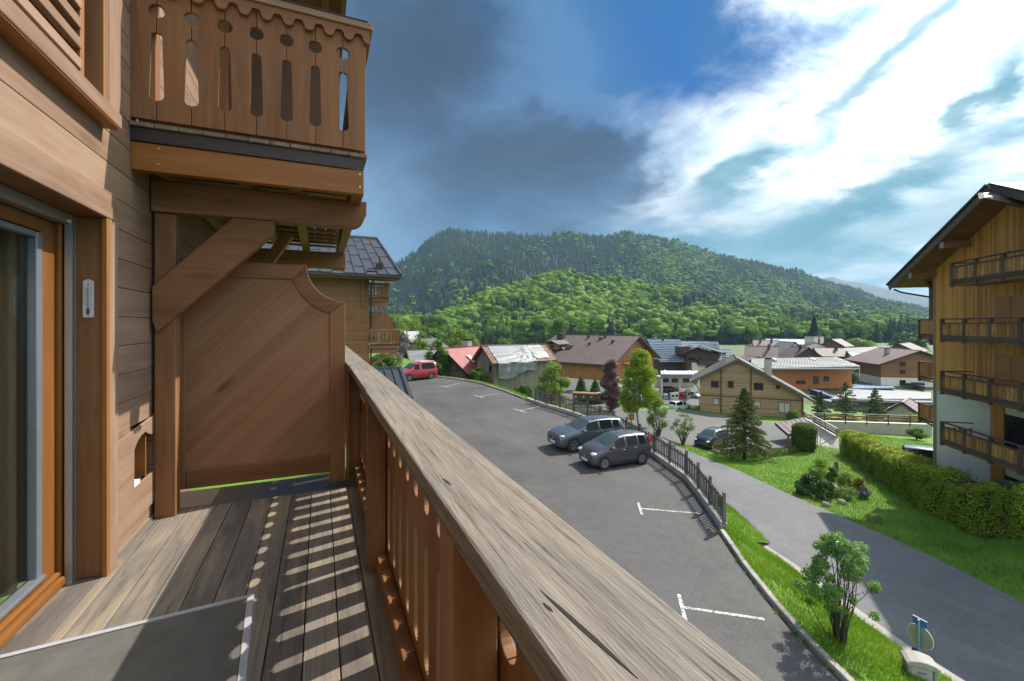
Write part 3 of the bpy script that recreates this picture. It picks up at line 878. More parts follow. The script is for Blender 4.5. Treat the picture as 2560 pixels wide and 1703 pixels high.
# ------------------------------------------------------------------ ground materials
def asphalt(name, base, speck=0.5, patch=0.25):
    m_, g, bs = newmat(name)
    tc = g.n('ShaderNodeTexCoord'); p = tc.outputs['Object']
    n1 = g.noise(p, 0.35, 5, 0.6); n2 = g.noise(p, 26, 3, 0.7); n3 = g.noise(p, 75, 2, 0.6); n4 = g.noise(p, 2.5, 5, 0.6); n6 = g.noise(p, 10.0, 3, 0.7)
    f = g.m('ADD', g.m('ADD', g.m('MULTIPLY', n1, patch * 1.4), g.m('MULTIPLY', n2, speck * 0.9)), g.m('ADD', g.m('ADD', g.m('MULTIPLY', n3, speck * 0.4), g.m('MULTIPLY', n6, speck * 0.4)), g.m('MULTIPLY', n4, 0.25)))
    mid = (patch * 1.4 + speck * 1.7 + 0.25) / 2
    c = g.ramp(f, [(mid - 0.22, tuple(x * 0.55 for x in base)), (mid, base), (mid + 0.24, tuple(x * 1.75 for x in base))])
    ck = g.n('ShaderNodeTexVoronoi', feature='DISTANCE_TO_EDGE')
    g.put(ck.inputs['Vector'], g.mapping(p, scale=(0.10, 0.10, 0.10))); ck.inputs['Scale'].default_value = 1.0
    wrp = g.noise(p, 1.2, 4)
    cr = g.m('LESS_THAN', g.m('ADD', ck.outputs['Distance'], g.m('MULTIPLY', wrp, 0.012)), 0.0085)
    c = g.mix(g.m('MULTIPLY', cr, 0.18), c, tuple(x * 0.4 for x in base))
    st_ = g.ramp(g.noise(p, 0.9, 4, 0.55, 0.5), [(0.60, 0.0), (0.72, 1.0)])      # oil and damp stains
    c = g.mix(g.m('MULTIPLY', st_, 0.30), c, tuple(x * 0.5 for x in base))
    lt_ = g.ramp(g.noise(g.mapping(p, scale=(1, .35, 1), rot=(0, 0, .5)), 0.55, 4, 0.6, 0.4), [(0.52, 0.0), (0.66, 1.0)])      # worn, dusty lanes
    c = g.mix(g.m('MULTIPLY', lt_, 0.35), c, tuple(x * 1.5 for x in base))
    g.put(bs.inputs['Base Color'], c)
    g.put(bs.inputs['Roughness'], g.ramp(n1, [(0.35, 0.62), (0.65, 0.85)]))
    b = g.n('ShaderNodeBump'); b.inputs['Strength'].default_value = 0.5; b.inputs['Distance'].default_value = 0.01
    g.put(b.inputs['Height'], g.m('ADD', n2, n3)); g.put(bs.inputs['Normal'], b.outputs[0])
    return m_


def grassmat(name, cols, dry=0.2):
    m_, g, bs = newmat(name)
    tc = g.n('ShaderNodeTexCoord'); p = tc.outputs['Object']
    n1 = g.noise(p, 0.5, 5, 0.6); n2 = g.noise(p, 9, 5, 0.7)
    f = g.m('ADD', g.m('MULTIPLY', n1, 0.5), g.m('MULTIPLY', n2, 0.5))
    c = g.ramp(f, [(0.32 + 0.36 * i / (len(cols) - 1), cols[i]) for i in range(len(cols))])
    d_ = g.ramp(g.noise(p, 1.7, 5, 0.65), [(0.56, 0.0), (0.70, 1.0)])
    c = g.mix(g.m('MULTIPLY', d_, dry), c, (0.13, 0.085, 0.045))
    g.put(bs.inputs['Base Color'], c); bs.inputs['Roughness'].default_value = 0.85
    b = g.n('ShaderNodeBump'); b.inputs['Strength'].default_value = 0.9; b.inputs['Distance'].default_value = 0.08
    g.put(b.inputs['Height'], n2); g.put(bs.inputs['Normal'], b.outputs[0])
    return m_


M_lot = asphalt('car_park_asphalt', (0.068, 0.064, 0.062), 0.5, 0.3)
M_road = asphalt('road_asphalt', (0.112, 0.112, 0.118), 0.4, 0.3)
M_low = asphalt('lower_car_park_asphalt', (0.100, 0.097, 0.094), 0.4, 0.4)
M_grass = grassmat('lawn_turf', [(0.050, 0.115, 0.008), (0.100, 0.210, 0.012), (0.160, 0.275, 0.024)], 0.25)
M_valley = grassmat('valley_turf', [(0.05, 0.075, 0.02), (0.09, 0.13, 0.035), (0.16, 0.16, 0.12)], 0.5)
M_conc = plain('weathered_concrete', (0.29, 0.27, 0.24), 0.85, 0, 0.35, 2.5, 0.4)
M_conc2 = plain('pale_concrete', (0.33, 0.31, 0.28), 0.85, 0, 0.2, 2.0, 0.3)
m_paint, g, bs = newmat('road_paint')
tc = g.n('ShaderNodeTexCoord')
wr = g.ramp(g.noise(tc.outputs['Object'], 14, 5, 0.75), [(0.41, 0.0), (0.56, 1.0)])
g.put(bs.inputs['Base Color'], g.mix(wr, (0.12, 0.115, 0.11), (0.62, 0.61, 0.58))); bs.inputs['Roughness'].default_value = 0.8
M_paint = m_paint

from mathutils.geometry import delaunay_2d_cdt


def sheet(name, poly, zf, mat_, step=1.0, off=0.0, kind='structure', parent=None):
    """a ground sheet with the outline poly, draped over zf"""
    P = []
    n = len(poly)
    for i in range(n):
        a, b = Vector(poly[i][:2]), Vector(poly[(i + 1) % n][:2])
        k = max(1, int((b - a).length / step))
        P += [a.lerp(b, j / k) for j in range(k)]
    ne = len(P)
    xs_, ys_ = [p.x for p in P], [p.y for p in P]
    pts = list(P)
    y = min(ys_) + step * 0.5
    while y < max(ys_):
        x = min(xs_) + step * 0.5
        while x < max(xs_):
            pts.append(Vector((x + 0.17 * step * math.sin(y * 3.1), y))); x += step
        y += step
    r = delaunay_2d_cdt(pts, [], [list(range(ne))], 1, 1e-5)
    V = np.array([[v.x, v.y] for v in r[0]])
    Z = zf(V[:, 0], V[:, 1]) + off
    o = np_mesh(name, np.c_[V, Z], np.array([f for f in r[2] if len(f) == 3]), mat_, parent, smooth=True)
    if kind and not parent: o['kind'] = kind
    return o


def grid(name, x0, x1, y0, y1, step, zf, mat_, kind='structure'):
    X, Y = np.meshgrid(np.arange(x0, x1 + 1e-6, step), np.arange(y0, y1 + 1e-6, step))
    h, w = X.shape
    V = np.c_[X.ravel(), Y.ravel(), zf(X, Y).ravel()]
    i = (np.arange(h - 1)[:, None] * w + np.arange(w - 1)).ravel()
    o = np_mesh(name, V, np.c_[i, i + 1, i + w + 1, i + w], mat_, smooth=True)
    o['kind'] = kind
    return o


def loft(name, A, B, mat_, n=10, m=6, bulge=0.0, kind='structure', noise=0.0):
    """ground between two 3D polylines"""
    def res(pl, k):
        pl = [Vector(p) for p in pl]
        d = [0]
        for i in range(1, len(pl)): d.append(d[-1] + (pl[i] - pl[i - 1]).length)
        o_ = []
        for j in range(k + 1):
            t = d[-1] * j / k
            i = max(1, next((q for q in range(1, len(d)) if d[q] >= t - 1e-6), len(d) - 1))
            o_.append(pl[i - 1].lerp(pl[i], (t - d[i - 1]) / max(1e-9, d[i] - d[i - 1])))
        return o_
    a, b = res(A, n), res(B, n)
    rr = random.Random(3)
    V, Fq = [], []
    for i in range(n + 1):
        for j in range(m + 1):
            t = j / m
            p = a[i].lerp(b[i], t)
            p.z += bulge * math.sin(math.pi * t) + (rr.uniform(-noise, noise) if 0 < j < m else 0)
            V.append(p[:])
    for i in range(n):
        for j in range(m):
            q = i * (m + 1) + j
            Fq.append((q, q + 1, q + m + 2, q + m + 1))
    o = np_mesh(name, np.array(V), np.array(Fq), mat_, smooth=True)
    o['kind'] = kind
    return o


# ------------------------------------------------------------------ car park beside the house
EDGE_FAR = [gp(*q) for q in [(1075, 941.5), (1088.8, 943.7), (1111.7, 946), (1155, 951.5), (1201, 960), (1260, 979), (1313, 999.8)]]
EDGE_FENCE = [gp(*q) for q in [(1315, 1000.7), (1353.6, 1014.7), (1407, 1030), (1453, 1045), (1540, 1085), (1624, 1137), (1682.6, 1178), (1713.8, 1201.8), (1749.7, 1251), (1799, 1323)]]
EDGE_NEAR = [gp(*q) for q in [(1799, 1332), (1852.8, 1412.5), (1911, 1488.8), (1973.9, 1565), (2041, 1636.7), (2104, 1703)]] + [Vector((9.4, 2.5, zp(2.5))), Vector((8.6, -2, zp(-2))), Vector((7.8, -8, zp(-8)))]
zpf = lambda x, y: PA + PB * np.asarray(y)
lotp = [p[:2] for p in EDGE_FAR + EDGE_FENCE + EDGE_NEAR] + [(2.6, -8), (2.6, 40), (5.0, 52), (8.0, 56), (10.5, 54)]
sheet('car_park', lotp, zpf, M_lot, 2.5)
# green between the two wings of the house
sheet('lawn', [(-40, -8), (2.6, -8), (2.6, 40), (5.0, 52), (8.0, 56), (10.5, 54), (13, 60), (8, 90), (-40, 90)], lambda x, y: zpf(x, y) + 0.03 + 0.0 * x, M_grass, 6)


def outward(pl, i):
    a, b = pl[max(0, i - 1)], pl[min(len(pl) - 1, i + 1)]
    t = (b - a); t.z = 0; t.normalize()
    n = Vector((-t.y, t.x, 0))
    return n if n.x > 0 else -n


def offs(pl, d, dz=0.0):
    return [p + outward(pl, i) * d + Vector((0, 0, dz)) for i, p in enumerate(pl)]


def wallstrip(mb, pl, d0, d1, h0, h1, mi=0):
    """solid strip along a polyline, from offset d0 to d1 and height h0 to h1"""
    a, b = offs(pl, d0), offs(pl, d1)
    for i in range(len(pl) - 1):
        up0, up1 = Vector((0, 0, h0)), Vector((0, 0, h1))
        vs = [a[i] + up0, b[i] + up0, b[i + 1] + up0, a[i + 1] + up0, a[i] + up1, b[i] + up1, b[i + 1] + up1, a[i + 1] + up1]
        mb.add(vs, [(0, 1, 2, 3), (7, 6, 5, 4), (0, 4, 5, 1), (1, 5, 6, 2), (2, 6, 7, 3), (3, 7, 4, 0)], mi)
    return mb


def resample(pl, step):
    out_ = [pl[0]]; left = step
    for i in range(len(pl) - 1):
        a, b = pl[i], pl[i + 1]; d = (b - a).length; pos = 0
        while d - pos >= left:
            pos += left; out_.append(a.lerp(b, pos / d)); left = step
        left -= d - pos
    return out_


kerb = tag(bpy.data.objects.new('kerb', None), kind='structure'); COL.objects.link(kerb)
for pl in (EDGE_FAR, EDGE_NEAR):
    q = resample(pl, 1.0)
    for i in range(len(q) - 1):
        a, b = q[i], q[i + 1]
        t = (b - a).normalized()
        n_ = outward(q, i)
        mb = MB()
        e = 0.006
        vs = []
        for p_, o2 in ((a + t * e, 1), (b - t * e, 1)):
            for dd, hh_ in ((0, -0.1), (0, 0.12), (0.02, 0.14), (0.15, 0.14), (0.15, -0.35)):
                vs.append(p_ + n_ * dd + Vector((0, 0, hh_ + 0.006 * math.sin(i * 2.3))))
        mb.add(vs, [(0, 1, 2, 3, 4), (9, 8, 7, 6, 5)] + [(j, j + 5, (j + 1) % 5 + 5, (j + 1) % 5) for j in range(5)])
        mb.build('kerb_stone', M_conc, kerb)

# low concrete wall with the picket fence on it
wallstrip(MB(), EDGE_FENCE, 0.0, 0.28, -3.2, 0.22).build('fence_wall', M_conc)
tag(bpy.data.objects['fence_wall'], 'low concrete wall under the picket fence along the car park', 'wall')
M_fence = wood('weathered_fence_timber', (0.075, 0.068, 0.064), (0.190, 0.170, 0.152), 'Z', 14, 0.8, 0.2, 0.3, (0.16, 0.14, 0.12), 0.5, 0.3)
F0 = EDGE_FENCE[-1] + outward(EDGE_FENCE, len(EDGE_FENCE) - 1) * 0.16
fence = thing('picket_fence', 'weathered grey picket fence on a low wall beside the car park', 'fence', F0)
fl = [p + Vector((0, 0, 0.22)) for p in offs(EDGE_FENCE, 0.16)][::-1]
fl[0] = F0 + Vector((0, 0, 0.22))
posts = resample(fl, 1.62)
pk = None
for i, p in enumerate(posts):
    mb = MB().box(-0.05, 0.05, -0.05, 0.05, -0.02, 1.14).add([(-0.05, -0.05, 1.14), (0.05, -0.05, 1.14), (0.05, 0.05, 1.14), (-0.05, 0.05, 1.14), (0, 0, 1.165)], [(0, 1, 4), (1, 2, 4), (2, 3, 4), (3, 0, 4)])
    if i == 0: po = mb.build('post', M_fence, fence)
    a = posts[min(i + 1, len(posts) - 1)] - posts[max(i - 1, 0)]
    ang = math.atan2(a.y, a.x)
    if i == 0: po.location = p - F0; po.rotation_euler = (0, 0, ang)
    else: inst(po, 'post', fence, p - F0, (0, 0, ang))
    if i + 1 < len(posts):
        q = posts[i + 1]
        d = (q - p); ln = d.length; t = d.normalized(); nrm = outward(posts, i)
        for h in (0.20, 0.80):
            MB().bar(p - F0 + Vector((0, 0, h)) + t * 0.051, q - F0 + Vector((0, 0, h)) - t * 0.051, 0.035, 0.08).build('fence_rail', M_fence, fence)
        npk = 9
        for j in range(npk):
            pp = p + t * (0.051 + (ln - 0.10) * (j + 0.5) / npk) - nrm * 0.032
            ang = math.atan2(t.y, t.x)
            if pk is None:
                pk = MB().box(-0.036, 0.036, -0.012, 0.012, 0.03, 0.96).build('picket', M_fence, fence)
                pk.location = pp - F0; pk.rotation_euler = (0, 0, ang)
            else:
                inst(pk, 'picket', fence, pp - F0 + Vector((0, 0, rnd.uniform(-0.02, 0.02) if False else 0.015 * math.sin(j * 5.1 + i * 3.3))), (0.01 * math.sin(j * 3 + i), 0.012 * math.sin(j * 7 + i * 2), ang))
e_ = fl[0] - F0
tl = (posts[1] - posts[0]).normalized()
MB().bar(e_ + Vector((0, 0, 0.62)) + tl * 0.05 - outward(posts, 0) * 0.05, e_ + Vector((0, 0, 0.62)) + tl * 0.45 - outward(posts, 0) * 0.05, 0.012, 0.30).build('end_plate', M_fence, fence)

# ------------------------------------------------------------------ painted bays
def strip(name, a, b, w, label=None, z=0.004):
    a, b = Vector(a), Vector(b)
    t = (b - a); t.z = 0; t.normalize(); n_ = Vector((-t.y, t.x, 0)) * w / 2
    up = Vector((0, 0, z))
    return [a - n_ + up, b - n_ + up, b + n_ + up, a + n_ + up]


mb = MB()
for (c, e) in [((1113, 966.6), (1149, 958.5)), ((1197.2, 991.6), (1247, 984)), ((1299.2, 1026.6), (1350, 1016.5)), ((1600, 1271.3), (1752, 1284)), ((1705.2, 1517.9), (1911, 1548))]:
    A, B = gp(*c), gp(*e)
    t = (B - A).normalized(); n_ = Vector((-t.y, t.x, 0)); n_.z = 0
    n_.normalize()
    hl = 0.55 if c[0] > 1590 else 0.75
    for (p, q) in (((A + t * 0.051), B), (A - n_ * hl, A + n_ * hl)):
        p, q = Vector(p), Vector(q)
        for v_ in (p, q): v_.z = zp(v_.y)
        mb.add(strip('', p, q, 0.10), [(0, 1, 2, 3)])
mb.build('bay_marking', M_paint)['kind'] = 'structure'

# ------------------------------------------------------------------ road, bank and lower car park
ROAD_L = [Vector((13.6, -10, -8.8)), Vector((14.0, 0, -8.9))] + [gz(*q) for q in [(2395, 1703, -9.0), (2261, 1619, -9.1), (2193, 1567, -9.15), (1983, 1412.5, -9.35), (1808, 1300, -9.6)]] + [Vector((19.3, 20, -10)), Vector((20.6, 25, -10.4)), Vector((22.0, 31, -11))]
ROAD_R = [Vector((20.6, -10, -9)), Vector((20.9, 0, -9.1))] + [gl(*q) for q in [(2560, 1511), (2445, 1452), (2332, 1394.6), (2230, 1349), (2131, 1305), (1992, 1246.6), (1920, 1213), (1848, 1179), (1775, 1150), (1705, 1121), (1650, 1092)]]
sheet('road', [p[:2] for p in ROAD_L] + [p[:2] for p in ROAD_R[::-1]], lambda x, y: ZL(x, y), M_road, 0.9, 0.05)
LOT_FAR = [gl(*q) for q in [(1500, 1020), (1600, 1025), (1692, 1027.5), (1820, 1039.5), (1940, 1061), (2030, 1085)]]
LOT_NEAR = [gl(*q) for q in [(1650, 1092), (1700, 1111.5), (1807, 1134.6), (1880, 1127), (1990, 1117)]]
sheet('lower_car_park', [ROAD_L[-1][:2]] + [p[:2] for p in LOT_FAR] + [p[:2] for p in LOT_NEAR[::-1]] + [ROAD_R[-1][:2]], lambda x, y: ZL(x, y), M_low, 1.2, 0.055)
grid('lower_ground', 11, 80, -12, 80, 1.0, lambda x, y: ZL(x, y) - 0.0 - 0.04, M_grass)
# concrete channel along the road
mb = MB()
cl = [p.copy() for p in ROAD_L[1:]]
for p in cl: p.z = float(ZL(p.x, p.y)) + 0.06
wallstrip(mb, cl, -0.35, 0.0, -0.2, 0.03)
mb.build('gutter', M_conc2)['kind'] = 'structure'
# grass bank from the kerb down to the road
KB = offs(EDGE_NEAR, 0.15, 0.10)[::-1]
RB_ = [p - outward(ROAD_L, i) * 0.36 for i, p in enumerate(ROAD_L)]
RBn = [Vector((p.x, p.y, float(ZL(p.x, p.y)) + 0.08)) for p in RB_[:8]]
bank_a = KB + [EDGE_FENCE[-1] + outward(EDGE_FENCE, len(EDGE_FENCE) - 1) * 0.3 + Vector((0, 0, -0.2)), EDGE_FENCE[-2] + outward(EDGE_FENCE, len(EDGE_FENCE) - 2) * 0.3 + Vector((0, 0, -0.6))]
M_bank = grassmat('bank_turf', [(0.05, 0.115, 0.008), (0.105, 0.215, 0.014), (0.17, 0.27, 0.03)], 0.75)
loft('grass_bank', bank_a, RBn, M_bank, 40, 12, 0.25, noise=0.05)
from mathutils.bvhtree import BVHTree
_bm = bpy.data.objects['grass_bank'].data
_bvh = BVHTree.FromPolygons([v_.co for v_ in _bm.vertices], [tuple(p_.vertices) for p_ in _bm.polygons])


def gbank(u, v):
    h = _bvh.ray_cast(Vector((0, 0, 0)), ray(u, v).normalized())
    return h[0].copy() if h[0] else gz(u, v, -8.5)


# slope under the fence and past the barn
fo = offs(EDGE_FENCE, 0.28, -1.0)
lo = [Vector((p.x + 4.5, p.y + 1.2, float(ZL(p.x + 4.5, p.y + 1.2)) - 0.1)) for p in EDGE_FENCE]
loft('fence_slope', fo, lo, M_grass, 30, 6, 0.3)
fo = offs(EDGE_FAR, 0.15, 0.09)
lo = [p + Vector((2.6, 1.6, -0.9)) for p in EDGE_FAR]
loft('verge', fo, lo, M_grass, 20, 8, 0.15)
lo2 = [p + Vector((17, 10.5, -8.0)) for p in EDGE_FAR]
loft('hill_foot', lo, lo2, M_grass, 12, 8, 0.5)

# ------------------------------------------------------------------ cars
M_tyre = plain('tyre_rubber', (0.016, 0.016, 0.017), 0.8)
M_rim = plain('alloy_rim', (0.55, 0.56, 0.58), 0.3, 0.85, 0.05, 8)
M_chrome = plain('bright_trim', (0.7, 0.71, 0.73), 0.15, 0.95, 0.03, 8)
M_cglass = glassmat('car_glass', (0.010, 0.016, 0.017), 0.03)
M_cglass.node_tree.nodes['Principled BSDF'].inputs['Specular IOR Level'].default_value = 0.3
M_wscreen = glassmat('windscreen_glass', (0.055, 0.075, 0.075), 0.04)  # lighter green-grey base paints in the reflected sky
M_lamp = plain('headlamp_lens', (0.60, 0.63, 0.66), 0.12, 0.3, 0.1, 20)
M_tail = plain('tail_lamp_lens', (0.45, 0.012, 0.012), 0.15, 0, 0.1, 12)
M_trim = plain('black_trim', (0.02, 0.02, 0.021), 0.55)


def paint(name, col, flake=0.3):
    m_, g, bs = newmat(name)
    tc = g.n('ShaderNodeTexCoord')
    n = g.noise(tc.outputs['Object'], 3, 4)
    g.put(bs.inputs['Base Color'], g.mix(n, tuple(x * 0.9 for x in col), tuple(x * 1.1 for x in col)))
    bs.inputs['Metallic'].default_value = flake; bs.inputs['Roughness'].default_value = 0.38
    bs.inputs['Coat Weight'].default_value = 1.0; bs.inputs['Coat Roughness'].default_value = 0.06
    return m_


P_grey = paint('slate_grey_car_paint', (0.075, 0.090, 0.112))
P_dgrey = paint('graphite_car_paint', (0.070, 0.068, 0.076))
P_red = paint('red_car_paint', (0.42, 0.018, 0.022), 0.1)
P_black = paint('black_car_paint', (0.02, 0.024, 0.03))
P_white = paint('white_car_paint', (0.70, 0.71, 0.72), 0.0)
P_silver = paint('silver_car_paint', (0.45, 0.47, 0.50), 0.6)

CARS = {
    # stations: x, floor, half width, belt, half width of roof edge, top
    'hatch': dict(wb=2.30, r=0.29, ws=(0.92, 0.16), rg=(-1.50, -1.72), win=[(0.50, -0.14), (-0.24, -0.90), (-1.0, -1.42)], st=[
        (1.83, .34, .50, .52, .44, .60), (1.76, .22, .68, .66, .56, .78), (1.60, .17, .77, .76, .64, .92), (1.25, .17, .81, .86, .70, 1.03), (0.92, .17, .82, .93, .72, 1.10),
        (0.50, .17, .82, .96, .645, 1.36), (0.16, .17, .82, .97, .60, 1.51), (-0.14, .17, .82, .98, .60, 1.545), (-0.24, .17, .82, .98, .60, 1.55), (-0.90, .17, .82, 1.0, .60, 1.555),
        (-1.0, .17, .82, 1.0, .595, 1.55), (-1.42, .18, .81, 1.02, .585, 1.52), (-1.50, .19, .81, 1.03, .58, 1.51), (-1.72, .22, .79, 1.02, .60, 1.12), (-1.79, .28, .75, .85, .62, 1.0), (-1.82, .36, .66, .60, .58, .72)]),
    'suv': dict(wb=2.68, r=0.36, ws=(0.98, 0.22), rg=(-1.95, -2.12), win=[(0.50, -0.32), (-0.40, -1.22), (-1.30, -1.76)], st=[
        (2.24, .42, .62, .62, .52, .74), (2.18, .28, .80, .74, .66, .92), (1.95, .22, .88, .88, .74, 1.02), (1.45, .22, .91, .97, .78, 1.09), (0.98, .22, .92, 1.03, .80, 1.15),
        (0.50, .22, .92, 1.06, .71, 1.42), (0.22, .22, .92, 1.07, .67, 1.58), (-0.32, .22, .92, 1.08, .66, 1.635), (-0.40, .22, .92, 1.08, .66, 1.64), (-1.22, .22, .92, 1.10, .65, 1.63),
        (-1.30, .22, .92, 1.10, .65, 1.625), (-1.76, .24, .91, 1.14, .63, 1.58), (-1.95, .26, .90, 1.14, .62, 1.55), (-2.12, .28, .88, 1.10, .66, 1.20), (-2.20, .34, .84, .95, .70, 1.04), (-2.25, .44, .74, .66, .64, .80)]),
    'van': dict(wb=2.72, r=0.33, ws=(1.20, 0.55), rg=(-2.12, -2.20), win=[(0.75, 0.08), (-0.20, -1.90)], st=[
        (2.22, .40, .62, .62, .52, .78), (2.15, .25, .80, .80, .68, .98), (1.90, .20, .88, .94, .76, 1.08), (1.50, .20, .91, 1.00, .80, 1.16), (1.20, .20, .92, 1.05, .80, 1.22),
        (0.75, .20, .92, 1.08, .74, 1.60), (0.55, .20, .92, 1.08, .71, 1.74), (0.08, .20, .92, 1.09, .70, 1.83), (-0.20, .20, .92, 1.10, .70, 1.85), (-1.0, .20, .92, 1.10, .70, 1.85),
        (-1.90, .20, .92, 1.10, .69, 1.83), (-2.12, .22, .91, 1.10, .68, 1.79), (-2.20, .26, .89, 1.05, .72, 1.25), (-2.25, .34, .82, .80, .72, .95)]),
}


def blobm(mb, c, r, nu=10, nv=6, mi=0):
    vs, fs = [], []
    for j in range(nv + 1):
        th_ = math.pi * j / nv
        for i in range(nu):
            ph = 2 * math.pi * i / nu
            vs.append((c[0] + r[0] * math.sin(th_) * math.cos(ph), c[1] + r[1] * math.sin(th_) * math.sin(ph), c[2] + r[2] * math.cos(th_)))
    for j in range(nv):
        for i in range(nu):
            fs.append((j * nu + i, (j + 1) * nu + i, (j + 1) * nu + (i + 1) % nu, j * nu + (i + 1) % nu))
    return mb.add(vs, fs, mi)


def car(kind, name, label, cat, centre, fwd, mpaint, mirror=None, group=None, spokes=5, simple=False, rails=False):
    sp = CARS[kind]
    root = thing(name, label, cat, centre, math.atan2(fwd[1], fwd[0]), group)
    st = np.array(sp['st'])
    xs_ = list(st[:, 0])
    # finer stations so that the shape is round
    full = []
    for i in range(len(xs_) - 1):
        full.append(xs_[i])
        if abs(xs_[i] - xs_[i + 1]) > 0.3: full.append((xs_[i] + xs_[i + 1]) / 2)
    full.append(xs_[-1])
    order = np.argsort(st[:, 0])
    G = lambda x, c: float(np.interp(x, st[order, 0], st[order, c]))
    secs = []
    for x in full:
        zb, w, zs, wt, zt = (G(x, c) for c in range(1, 6))
        pr = [(0, zb), (w * 0.86, zb), (w * 0.965, zb + 0.10), (w, zb + (zs - zb) * 0.42), (w * 0.992, zb + (zs - zb) * 0.80), (w * 0.955, zs), (wt + 0.02, zt - 0.085 * min(1, max(0, (zt - zs) / 0.4))), (wt * 0.90, zt - 0.018), (wt * 0.5, zt + 0.006), (0, zt + 0.012)]
        secs.append([(x, y, z) for y, z in pr] + [(x, -y, z) for y, z in pr[-2:0:-1]])
    m = len(secs[0]); half = 9
    bodyb, glassb = MB(), {}

    def cls(x, j):
        jj = j if j < half else m - 1 - j
        if jj == 5:
            for k_, (a, b) in enumerate(sp['win']):
                if b - 1e-6 <= x <= a + 1e-6: return 'side%d%s' % (k_, 'a' if j < half else 'b')
        if jj in (6, 7, 8) and sp['ws'][1] <= x <= sp['ws'][0]: return 'windscreen'
        if jj in (6, 7, 8) and sp['rg'][1] <= x <= sp['rg'][0]: return 'rear_window'
        return None
    for i in range(len(full) - 1):
        for j in range(m):
            q = [secs[i][j], secs[i][(j + 1) % m], secs[i + 1][(j + 1) % m], secs[i + 1][j]]
            c = cls((full[i] + full[i + 1]) / 2, j)
            if c is None: bodyb.add(q, [(0, 1, 2, 3)])
            else: glassb.setdefault(c, MB()).add(q, [(0, 1, 2, 3)])
    bodyb.add(secs[0], [tuple(range(m))[::-1]]); bodyb.add(secs[-1], [tuple(range(m))])
    # weld so that the shading runs over the seams
    def weld(mb):
        mp, nv = {}, []
        idx = []
        for p in mb.v:
            k_ = tuple(round(c, 4) for c in p)
            if k_ not in mp: mp[k_] = len(nv); nv.append(p)
            idx.append(mp[k_])
        mb.f = [tuple(idx[i] for i in f) for f in mb.f]
        keep = [k_ for k_, f in enumerate(mb.f) if len(set(f)) >= 3]
        mb.f = [tuple(dict.fromkeys(mb.f[k_])) for k_ in keep]; mb.mi = [0] * len(mb.f); mb.v = nv
        return mb
    body = weld(bodyb).build('body', mpaint, root, smooth=True, sharp=38)
    for k_, mb in glassb.items():
        weld(mb).build('side_window' if k_.startswith('side') else k_, M_wscreen if k_ == 'windscreen' else M_cglass, root, smooth=True, sharp=50)
    Wd = max(st[:, 2])
    r = sp['r']
    wheel0 = None
    for sx in (1, -1):
        for sy in (1, -1):
            x = sx * sp['wb'] / 2 + (0.0 if kind != 'van' else 0.0)
            w = G(x, 2)
            MB().tube([(x, sy * (w - 0.30), r + 0.02), (x, sy * (w + 0.004), r + 0.02)], r * 1.20, 28).build('wheel_arch', M_trim, root, smooth=True, sharp=40)
            if wheel0 is None:
                mbt = MB()
                prof = [(-0.20, r * 0.62), (-0.20, r * 0.93), (-0.17, r), (-0.02, r), (0.012, r * 0.94), (0.016, r * 0.70), (-0.01, r * 0.66)]
                n = 28
                vs = [(rr_ * math.cos(2 * math.pi * a / n), y_, rr_ * math.sin(2 * math.pi * a / n)) for y_, rr_ in prof for a in range(n)]
                fs = [(i * n + a, i * n + (a + 1) % n, (i + 1) * n + (a + 1) % n, (i + 1) * n + a) for i in range(len(prof) - 1) for a in range(n)]
                mbt.add(vs, fs)
                tyre = mbt.build('tyre', M_tyre, None, smooth=True, sharp=40)
                mr_ = MB().tube([(0, -0.05, 0), (0, -0.028, 0)], r * 0.67, 28)
                disc = MB().tube([(0, -0.027, 0), (0, -0.012, 0)], r * 0.62, 28)
                rim = MB()
                for kq in range(spokes):
                    a = 2 * math.pi * kq / spokes + 0.3
                    for da in (-0.16, 0.16):
                        rim.bar((r * 0.10 * math.cos(a), -0.002, r * 0.10 * math.sin(a)), (r * 0.66 * math.cos(a + da), -0.002, r * 0.66 * math.sin(a + da)), 0.030, 0.030 * 1.0, (0, 1, 0))
                rim.tube([(0, -0.02, 0), (0, 0.008, 0)], r * 0.15, 14)
                nn_ = 28
                vs = [(rr_ * math.cos(2 * math.pi * a / nn_), y_, rr_ * math.sin(2 * math.pi * a / nn_)) for y_, rr_ in ((-0.02, r * 0.70), (0.012, r * 0.70), (0.012, r * 0.63), (-0.02, r * 0.63)) for a in range(nn_)]
                rim.add(vs, [(i * nn_ + a, i * nn_ + (a + 1) % nn_, (i + 1) * nn_ + (a + 1) % nn_, (i + 1) * nn_ + a) for i in range(3) for a in range(nn_)])
                rimo = rim.build('rim', M_rim, None, smooth=True, sharp=40)
                bk = disc.build('brake_disc', M_trim, None)
                wheel0 = (tyre, rimo, bk)
                wo = tyre; wo.name = 'wheel'; wo.parent = root
                wo.location = (x, sy * (w - 0.006), r); wo.rotation_euler = (0, 0, 0 if sy > 0 else math.pi)
                rimo.parent = wo; bk.parent = wo
            else:
                wo = inst(wheel0[0], 'wheel', root, (x, sy * (w - 0.006), r), (0, 0.4 * sx, 0 if sy > 0 else math.pi))
                inst(wheel0[1], 'rim', wo); inst(wheel0[2], 'brake_disc', wo)
    fx = full[0]; hx = full[2]
    wh, zh = G(hx + 0.07, 2), G(hx + 0.05, 3)
